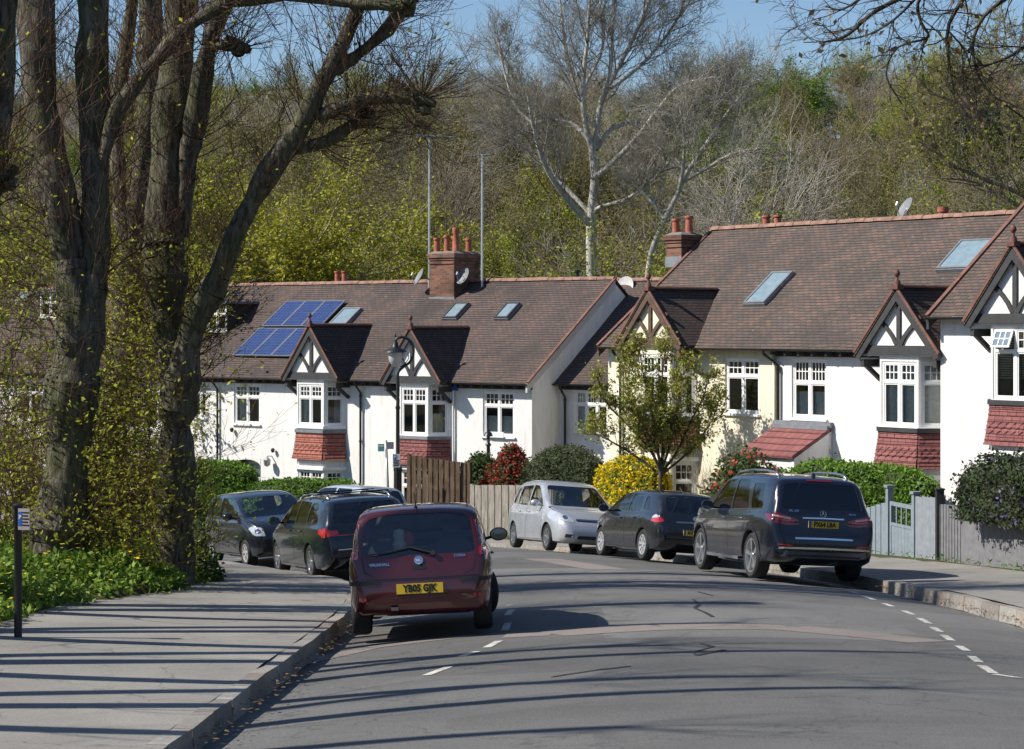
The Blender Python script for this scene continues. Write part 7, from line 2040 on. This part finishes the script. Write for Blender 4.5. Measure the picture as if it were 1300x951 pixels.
hd('hedge', [(766,582,53.0),(802,577,52.1),(840,581,51.2)], .8, 'yellow flowering forsythia hedge behind the black hatchback', [(H_YEL,.8),(H_GREEN,.3)], seed=7, size=.07, dens=1400)
hd('bush', [(892,586,48.9),(935,566,48.1),(965,568,47.6),(1008,585,47.3)], 1.0, 'dark green camellia bush with red flowers in front of the cream house', [(H_DEEP,.9),(H_CAMR,.16),(H_OLIVE,.1)], seed=8, size=.10, dens=600, blob=True, fringe=.13, cat='bush')
hd('bush', [(1010,580,47.3),(1050,571,47.0),(1098,582,46.4)], .6, 'low russet-leaved shrub under the red porch roof', [(H_RUS,.7),(H_OLIVE,.3)], seed=9, size=.07, dens=700, blob=True, fringe=.12, cat='bush')
hd('hedge', [(992,586,46.9),(1060,584,46.0),(1130,590,45.0),(1184,600,43.9)], .7, 'bright green clipped hedge behind the SUV', [(H_GREEN,1)], seed=10)
hd('hedge', [(1232,590,38.2),(1260,586,37.6),(1300,584,36.6),(1380,582,34.9)], .7, 'dark hedge with lilac blossom hanging over the grey fence at the right edge', [(H_PUR,.8),(H_LILAC,.05),(H_DEEP,.3)], seed=11, zg=zy(668,37.5), size=.075, dens=1000, fringe=.09)
hd('bush', [(224,700,33.2),(242,690,32.8),(262,712,32.2)], .9, 'round dark evergreen bush at the end of the left pavement', [(H_DEEP,1)], seed=12, blob=True, cat='bush', size=.08, zg=base(32.6)-.05)
hd('bush', [(205,640,49.0),(240,615,48.5),(262,640,48.0)], 1.2, 'loose light green shrub between the leaning tree and the small dark city car', [(H_GREEN,.6),(LF_BUD,.4)], seed=13, blob=True, size=.07, dens=200, fringe=.15, cat='bush')
# thin pale twigs left of the camellia
g = Grow(91)
for k in range(26):
    v = np.array([rng.normal()*.5, rng.normal()*.3, 1.0]); g.branch((G(912,48.4), 48.4, base(48.4)+.4), v, .9, .012, 2, 4, kids=3, spread=.5, rmin=.003)
tw = segs_mesh('twiggy_shrub', g.S, m_bark('straw_twigs', (.3,.26,.18), (.45,.40,.3), mossk=0, bump=.1)); tag(tw, 'pale leafless twiggy shrub left of the camellia', 'shrub')

# loose thicket behind the limes on the verge, and the far verge
def thicket(name, cx, cy, rx, ry, H, n, leafm, pl, label, seed, L=.9, size=.06):
    g = Grow(seed); r_ = g.rng; Lp = []
    for k in range(n):
        x = cx+r_.uniform(-rx, rx); y = cy+r_.uniform(-ry, ry); z = ground_z(x, y); v = np.array([r_.normal()*.35, r_.normal()*.35, 1.0])
        g.branch((x,y,z), v, H*(.35+.3*r_.random()), .014, 1, 4, kids=3, spread=.55, wob=.16, rmin=.0035, ratio=.6)
    for t in g.tips:
        if r_.random() < pl: Lp.append(t[0]+r_.normal(size=3)*.04)
    o = segs_mesh(name, g.S, TWIG); l = leaves_mesh('leaves', Lp, size, leafm, None, r_); join_into(o, l, leafm); return tag(o, label, 'shrub')
thicket('thicket', -9.6, 37.5, 1.6, 2.5, 4.2, 46, LF_BUD, .35, 'budding thicket behind the trunks at the left, in front of the far houses', 101)
thicket('thicket', -8.0, 33.2, 1.1, 1.0, 2.6, 44, LF_BUD, .6, 'leafy suckers round the foot of the forked lime', 102)
thicket('thicket', -6.5, 34.6, .9, 1.2, 2.2, 60, LF_BUD, .75, 'fresh lime green suckers round the foot of the leaning lime', 103)
thicket('thicket', -10.8, 30.0, 2.2, 2.5, 3.4, 40, LF_BUD, .4, 'budding thicket at the left edge behind the parking sign', 104)
thicket('thicket', -13.5, 44.0, 2.5, 3.0, 4.5, 50, LF_OLIVE, .5, 'olive budding thicket further along the left verge', 105)

# ground cover on the verge with yellow celandines
rng2 = np.random.default_rng(31); gp = []; fl = []
for k in range(150000):
    Y = rng2.uniform(16, 46); X = rng2.uniform(-13, -4.0)
    t, e = verge_e(X, Y)
    if t > 0: continue
    if e < -.05 + .12*math.sin(Y*2.3)+.08*math.sin(Y*7.1): continue
    if e > 5: continue
    c = math.sin(X*2.1+1)*math.cos(Y*1.7)+.5*math.sin(X*5+Y*4)
    if c < -.8 and rng2.random() < .6: continue
    gp.append((X, Y, ground_z(X, Y)+.02+rng2.random()*.18*(1+.6*c)))
    if rng2.random() < .03 and c > -.4: fl.append((X, Y, gp[-1][2]+.10))
o = leaves_mesh('undergrowth', gp, .085, H_GRND, None, rng2, up=.2); tag(o, kind='stuff'); print('UNDER', len(gp), len(fl))
o = leaves_mesh('celandine_flowers', np.array(fl), .065, H_CEL, None, rng2, up=2.5, aspect=1.2); tag(o, kind='stuff')
rng3 = np.random.default_rng(33); gp = []
for k in range(26000):
    Y = rng3.uniform(34, 68); X = rng3.uniform(-14, 14); t, e = verge_e(X, Y)
    if t < 0 or e < .05 or e > 4.5: continue
    gp.append((X, Y, ground_z(X, Y)+.03+rng3.random()*.08))
o = leaves_mesh('garden_grass', gp, .09, H_GREEN, None, rng3, up=.2, aspect=.3); tag(o, kind='stuff')
# stones at the edge of the bank
STONE = m_plain('mossy_stone', (.05,.045,.038), .9, var=.5, scale=7)
random.seed(12)
for (px, py, r, lab) in ((188,762,.20,'dark stone lying at the edge of the planted bank'),(176,770,.15,'small dark stone left of the bigger one at the bank edge'),(204,752,.13,'small dark stone at the foot of the leaning lime')):
    q = onpave(px, py); bm = bmesh.new(); bmesh.ops.create_icosphere(bm, subdivisions=3, radius=r)
    for v in bm.verts: v.co *= 1+.22*math.sin(v.co.x*17+px)*math.cos(v.co.y*15)+.1*math.sin(v.co.z*31); v.co.z *= .62
    me = bpy.data.meshes.new('stone'); bm.to_mesh(me); bm.free(); me.materials.append(STONE); o = bpy.data.objects.new('stone', me); col.objects.link(o)
    o.location = (q.x-.1, q.y, pave_z(q.x,q.y)+r*.25); tag(o, lab, 'stone')

# ---------------- young street tree
D = 50.0; g = Grow(15); T = []
def cl(pts, w0, w1, n=10, L=.55, dz=0):
    q = [W(x, y, D+dz*i/(len(pts)-1)) for i, (x, y) in enumerate(pts)]; rad = [wr(w0+(w1-w0)*i/(len(pts)-1), D) for i in range(len(pts))]
    o, r = g.limb(q, rad)
    g.sprout(o, r, n, L, .010, maxlev=2, t0=.18, kids=4, spread=.6, rmin=.0035, up=.10, wob=.16)
zb = base(D)-.05; ybase = HY - zb*F/D
o_, r_ = g.limb([W(840,ybase,D),W(840,ybase-30,D),W(838,615,D),(*W(839,596,D),)], [.085,.062,.055,.052], T)
for pts, dz in (([(839,600),(825,570),(795,535),(765,505),(746,475)],-.5), ([(839,598),(822,560),(805,515),(790,470),(785,430)],.5), ([(839,596),(832,550),(822,500),(812,450),(806,405)],-.2),
    ([(839,596),(842,545),(838,500),(842,450),(846,415)],.4), ([(839,598),(852,560),(862,510),(868,470),(880,440)],-.5), ([(840,600),(862,570),(880,530),(898,495),(910,458)],.3), ([(840,602),(868,580),(892,555),(912,525),(922,500)],-.3),
    ([(839,604),(815,585),(785,565),(760,550),(742,530)],.4), ([(839,590),(846,560),(855,530),(850,480)],.9), ([(839,590),(830,560),(815,535),(790,500)],-.9)):
    pts = [(840+(a-840)*.88, 602+(b-602)*.88) for a, b in pts]; cl(pts, 4, 1.2, 15, .46, dz)
tp = np.array([t[0] for t in g.tips]); idx = g.rng.integers(0, len(tp), 12500); Lp = tp[idx]+g.rng.normal(size=(12500,3))*.055
world_tree('street_tree', g, T, BARK_W, TWIG, 'young street tree with sparse olive leaves in front of the cream house', H_CHERRY, Lp, .075, W(840,ybase,D), thick=.022)

# ---------------------------------------------------------------- fences and gate
PALEF = m_plain('pale_blue_grey_paint', (.18,.22,.25), .7, var=.12, scale=8); GREYF = m_plain('grey_paint', (.20,.22,.245), .75, var=.15, scale=8); DGREY = m_plain('weathered_dark_grey', (.15,.15,.16), .8, var=.2, scale=8); BPOST = m_plain('black_post_paint', (.02,.02,.022), .6, var=.2)
OLDW = m_bark('old_grey_boards', (.17,.155,.135), (.30,.275,.24), mossk=.1, scale=.6, bump=.4); BRNW = m_bark('brown_boards', (.05,.035,.024), (.12,.085,.06), mossk=.05, scale=.6, bump=.4)
def board_fence(name, a, b, z0a, z0b, zta, ztb, mat, label, bw=.12, gap=.004, lap=.014, cap=False, posts=True, rails=True, plinth=False):
    """vertical boards from a to b (ground points), tops from zta to ztb"""
    a = Vector(a); b = Vector(b); L = (b-a).length; d = (b-a)/L; n = max(1, int(L/bw)); ang = math.atan2(d.y, d.x)
    root = empty(name, (a.x, a.y, z0a), ang, label, 'fence'); random.seed(int(L*100)); mb = MB()
    for i in range(n):
        x0 = L*i/n; x1 = L*(i+1)/n-gap; t = (i+.5)/n; z1 = zta+(ztb-zta)*t - z0a + random.uniform(-.008,.008); z0 = (z0b-z0a)*t-.12
        y = lap if i % 2 else 0
        mb.box(x0-(.01 if i % 2 == 0 else 0), x1+(.01 if i % 2 == 0 else 0), y-.02, y-.004, z0, z1)
    mb.build('boards', mat, root)
    if rails:
        for k in (.2, .8):
            m = MB(); za = (zta-z0a)*k; zb_ = (ztb-z0b)*k+(z0b-z0a); m.beam((.0,.04,za),(L,.04,zb_),.05,.07); m.build('rail', mat, root)
    if posts:
        for x, zt in ((0, zta), (L, ztb)):
            m = MB(); m.box(x-.05, x+.05, .0, .1, -.4, zt-z0a+.03); m.build('post', mat, root)
    if cap: m = MB(); m.beam((0,-.004,zta-z0a+.02),(L,-.004,ztb-z0a+.02),.09,.03); m.build('capping', mat, root)
    if plinth: m = MB(); m.beam((0,-.035,.06),(L,-.035,.06+(z0b-z0a)),.03,.2); m.build('plinth', mat, root)
    return root
def fp(x, y): q = onpave(x, y); return q
def fz(q): return pave_z(q.x, q.y)
f0, f1, f2, f3, f4, f5 = [Vector((G(x, D_), D_)) for x, D_ in ((1083,44.6),(1129,42.9),(1161,41.7),(1193,40.5),(1224,38.9),(1300,36.6))]
print('FENCE', [(round(a.x,2), round(a.y,2)) for a in (f0,f1,f2,f3,f4,f5)])
f6 = f5+(f5-f4).normalized()*5
zt = lambda y, q: zy(y, q.y)
board_fence('fence', f0, f1, fz(f0), fz(f1), zt(650,f0), zt(637,f1), PALEF, 'pale blue-grey board fence running behind the SUV to the gate')
board_fence('fence', f2, f3, fz(f2), fz(f3), zt(630,f2), zt(632,f3), GREYF, 'mid grey flat panel fence between the garden gate and the black post', bw=.4, lap=0, rails=False)
board_fence('fence', f3, f4, fz(f3), fz(f4), zt(640,f3), zt(643,f4), DGREY, 'dark grey fence of narrow upright boards right of the black post', bw=.09)
board_fence('fence', f4, f6, fz(f4), fz(f6), zt(652,f4), zt(652,f4)-.1, DGREY, 'dark grey panel fence with a plinth below the lilac hedge', bw=1.2, lap=.0, plinth=True)
m = MB(); m.box(f3.x-.075, f3.x+.075, f3.y-.075, f3.y+.075, fz(f3)-.3, zt(622,f3)); m.box(f3.x-.09, f3.x+.09, f3.y-.09, f3.y+.09, zt(622,f3), zt(622,f3)+.03)
tag(m.build('fence_post', BPOST), 'black square post between the grey panel and the narrow boards', 'post')
# gate
d = (f2-f1); L = d.length; gr = empty('garden_gate', (f1.x, f1.y, fz(f1)), math.atan2(d.y, d.x), 'pale blue-grey garden gate with open slots at the top, right of the SUV', 'gate')
H1 = zt(636,f1)-fz(f1)
for x, zc in ((-.02, zt(619,f1)-fz(f1)), (L+.02, zt(627,f2)-fz(f1))):
    m = MB(); m.box(x-.06, x+.06, -.05, .07, -.3, zc); m.box(x-.09, x+.09, -.08, .10, zc, zc+.05); m.build('gate_post', PALEF, gr)
m = MB(); lo = H1*.60
m.box(.06, .13, -.02, .02, .05, H1); m.box(L-.13, L-.06, -.02, .02, .05, H1); m.box(.13, L-.13, -.02, .02, H1-.08, H1); m.box(.13, L-.13, -.02, .02, lo, lo+.06); m.box(.13, L-.13, -.02, .02, .05, .13)
n = 6
for i in range(n): xa = .132+(L-.264)*i/n; m.box(xa, xa+(L-.264)/n-.006, -.008, .012, .131, lo-.002)
for i in range(1, 4): xa = .13+(L-.26)*i/4; m.box(xa-.02, xa+.02, -.012, .012, lo+.061, H1-.081)
m.build('gate_leaf', PALEF, gr)
# back fences by the bend
a, b = Vector((G(518,60.6),60.6)), Vector((G(595,59.0),59.0))
board_fence('fence', a, b, base(60.6)-.1, base(59)-.1, zy(578,60.6), zy(588,59.0), BRNW, 'tall dark brown close board fence left of the grey fence', bw=.11, lap=.03)
a, b = Vector((G(598,58.3),58.3)), Vector((G(700,55.6),55.6))
board_fence('fence', a, b, base(58.3)-.1, base(55.6)-.1, zy(616,58.3), zy(616,55.6), OLDW, 'weathered grey board fence behind the silver people carrier', bw=.15, lap=.02)
# low garden wall fragments behind the hatchback
# ---------------------------------------------------------------- street furniture
IRON = m_plain('black_iron', (.012,.014,.014), .4, var=.2); LANT = m_plain('frosted_lantern', (.42,.43,.42), .3, var=.05); SIGNW = m_plain('sign_white', (.6,.6,.58), .45, var=.06); SIGNB = m_plain('sign_blue', (.02,.10,.42), .4); SIGNG = m_plain('sign_green', (.10,.34,.30), .45)
D = 58.9; bx = G(505, D); zg = pave_z(bx, D)
lr = empty('street_lamp', (bx, D, zg), 0, 'black swan-neck street lamp with a hanging lantern in front of the end terrace house', 'street lamp')
k = D/F
def lp(x, y): return ((x-505)*k, 0, zy(y, D)-zg)
zc_ = lp(505,590)[2]
m = MB(); m.lathe([(.17,-.1),(.17,.1),(.13,.16),(.115,zc_-.2),(.13,zc_-.15),(.12,zc_-.05),(.06,zc_+.05),(.055,lp(0,520)[2]),(.075,lp(0,518)[2]),(.05,lp(0,514)[2]),(.045,lp(0,478)[2])], 14); m.build('pole', IRON, lr, smooth=True, angle=40)
m = MB(); pa = [lp(505,480),lp(506,472),lp(512,466),lp(520,460),(lp(524,452)),lp(525,444),lp(523,436),lp(517,430),lp(509,428),lp(503,431),lp(502,436)]
pa = catmull(pa, 4); m.tube([tuple(p) for p in pa], .042, 8)
m.tube([lp(508,466),lp(514,462),lp(519,455),lp(518,448)], .014, 6); m.tube([lp(502,428),lp(502,422)], [.03,.005], 6)
m.build('swan_neck', IRON, lr, smooth=True)
cx_, _, zl = lp(502, 436); s_ = k
m = MB(); m.lathe([(.02,.06),(.06,.05),(.09,-.06),(.12,-.12),(.30,-.20),(.33,-.25),(.19,-.26)], 16, c=(cx_,0,zl)); m.build('lamp_hood', IRON, lr, smooth=True, angle=40)
m = MB(); m.lathe([(.19,-.26),(.205,-.36),(.19,-.48),(.13,-.60),(.05,-.66),(0,-.67)], 16, c=(cx_,0,zl)); m.build('lamp_glass', LANT, lr, smooth=True)
def sign_plate(parent, x0, x1, y0, y1, D, off, mat, name='sign_panel', org=(0,0,0), th=.012):
    m = MB(); m.box(G(x0,D)-org[0], G(x1,D)-org[0], off-th, off, zy(y1,D)-org[2], zy(y0,D)-org[2]); return m.build(name, mat, parent)
o = sign_plate(lr, 499, 508.5, 576, 593, D, -.14, SIGNW, 'parking_sign', (bx, D, zg)); 
m = MB(); m.box(G(499.6,D)-bx, G(503.6,D)-bx, -.157, -.1525, zy(583,D)-zg, zy(577,D)-zg); ob = m.build('blue_panel', SIGNB, o)
text_mesh('lettering', 'P', .12, SIGNW, o, Matrix.Translation((G(501.6,D)-bx, -.1575, zy(580,D)-zg)) @ Matrix.Rotation(R(90), 4, 'X'), bold=.004)
for r_i in range(4):
    m = MB(); zr_ = zy(584.5+r_i*2, D)-zg; m.box(G(500,D)-bx, G(507.5-(r_i%2),D)-bx, -.1555, -.1525, zr_-.012, zr_+.012); m.build('small_print', INK, o)
# leaning sign post
D2 = 59.4; bx2 = G(495.5, D2); zg2 = pave_z(bx2, D2); sr = empty('sign_post', (bx2, D2, zg2), 0, 'leaning grey post with small green and grey plates left of the swan-neck lamp', 'sign post')
m = MB(); topz = zy(559,D2)-zg2; tx = G(490,D2)-bx2; m.tube([(0,0,-.2),(tx,0,topz)], .038, 8); m.build('pole', METAL, sr, smooth=True)
sign_plate(sr, 480, 488, 563.5, 573, D2, -.05, SIGNG, 'green_plate', (bx2, D2, zg2)); sign_plate(sr, 491, 500, 561, 570, D2, -.05, METAL, 'grey_plate', (bx2, D2, zg2))
m = MB(); m.box(G(481,D2)-bx2, G(487,D2)-bx2, -.066, -.0625, zy(567.5,D2)-zg2, zy(565,D2)-zg2); m.build('plate_marking', SIGNW, sr)
# old iron post behind the hedge
D3 = 60.6; bx3 = G(620, D3); zg3 = base(D3)-.1; H3 = zy(545,D3)-zg3
m = MB(); m.lathe([(.09,-.1),(.08,.3),(.06,.4),(.055,H3-.5),(.10,H3-.46),(.05,H3-.4),(.05,H3-.22),(.14,H3-.2),(.10,H3-.1),(.04,H3-.06),(.05,H3-.02),(0,H3+.04)], 12, c=(bx3,D3,zg3))
tag(m.build('iron_post', IRON, smooth=True, angle=40), 'old iron post with a knobbed top behind the dark evergreen bush', 'post')
# short parking sign post at the left edge
q = onpave(23, 826); pr_ = empty('parking_sign', (q.x, q.y, pave_z(q.x,q.y)), 0, 'short black post with a small parking sign on the left pavement', 'sign'); kk = q.y/F; Hh = 186*kk
m = MB(); m.lathe([(.05,-.1),(.05,.02),(.042,.04),(.042,Hh-.06),(.05,Hh-.05),(.052,Hh-.01),(.03,Hh+.005),(0,Hh+.01)], 14); m.build('post', IRON, pr_, smooth=True, angle=40)
def zq_(y): return (826-y)*kk
m = MB(); m.M = Matrix.Rotation(R(-18), 4, 'Z'); m.box(.03, .165, -.05, -.038, zq_(672), zq_(645)); pn = m.build('sign_panel', m_plain('faded_sign', (.34,.30,.31), .5), pr_)
m = MB(); m.M = Matrix.Rotation(R(-18), 4, 'Z'); m.box(.034, .075, -.053, -.0505, zq_(667), zq_(649)); m.build('blue_panel', SIGNB, pn)
text_mesh('lettering', 'P', .06, SIGNW, pn, Matrix.Rotation(R(-18), 4, 'Z') @ Matrix.Translation((.055, -.0535, zq_(656))) @ Matrix.Rotation(R(90), 4, 'X'), bold=.002)
for r_i in range(5):
    m = MB(); m.M = Matrix.Rotation(R(-18), 4, 'Z'); zz_ = zq_(650+r_i*4); m.box(.082, .158-.012*(r_i % 2), -.0525, -.0505, zz_-.007, zz_+.007); m.build('small_print', INK, pn)

# dead leaves and grit gathered in the gutters
rng4 = np.random.default_rng(51); gp = []
for k in range(5200):
    i = rng4.integers(12, NS-20); L_ = rng4.random() < .5; line = LKs if L_ else RKs; a = line[i].lerp(line[i+1], rng4.random())
    d = (SIDE[i] if L_ else -SIDE[i]); q = a + d*abs(rng4.normal())*.14
    gp.append((q.x, q.y, road_z(q.x, q.y)+.012))
o = leaves_mesh('leaf_litter', gp, .045, LF_BROWN, None, rng4, up=3); tag(o, kind='stuff')
EXPO=.48
# ---------------------------------------------------------------- camera, sun, sky
cam = bpy.data.cameras.new('camera'); co = bpy.data.objects.new('camera', cam); col.objects.link(co)
co.location = (0,0,0); co.rotation_euler = (R(90), 0, 0)
cam.sensor_width = 36; cam.lens = 36*F/1300; cam.shift_y = -(475.5-HY)/1300; cam.clip_end = 4000; cam.clip_start = .2
sc.camera = co
EL, AZ = 41.0, 262.0      # elevation; compass azimuth of the sun (from +Y clockwise): to the left, a little behind the camera
sd = Vector((math.sin(R(AZ))*math.cos(R(EL)), math.cos(R(AZ))*math.cos(R(EL)), math.sin(R(EL))))
sl = bpy.data.lights.new('sun', 'SUN'); sl.energy = 5.0; sl.angle = R(.53); sl.color = (1, .94, .84)
so = bpy.data.objects.new('sun', sl); col.objects.link(so); so.rotation_euler = sd.to_track_quat('Z', 'Y').to_euler()
w = bpy.data.worlds.new('World'); sc.world = w; w.use_nodes = True
nt = w.node_tree; bg = nt.nodes['Background']; sky = nt.nodes.new('ShaderNodeTexSky'); sky.sky_type = 'NISHITA'
sky.sun_disc = False; sky.sun_elevation = R(EL); sky.sun_rotation = R(AZ); sky.air_density = 1.0; sky.dust_density = .3; sky.ozone_density = 2.0
mu = nt.nodes.new('ShaderNodeMix'); mu.data_type = 'RGBA'; mu.blend_type = 'MULTIPLY'; mu.inputs[0].default_value = 1; mu.inputs[7].default_value = (.92,1.0,1.10,1)
nt.links.new(sky.outputs[0], mu.inputs[6]); nt.links.new(mu.outputs[2], bg.inputs[0]); bg.inputs[1].default_value = .08
sc.view_settings.view_transform = 'Standard'; sc.view_settings.look = 'None'; sc.view_settings.exposure = EXPO; sc.view_settings.gamma = 1
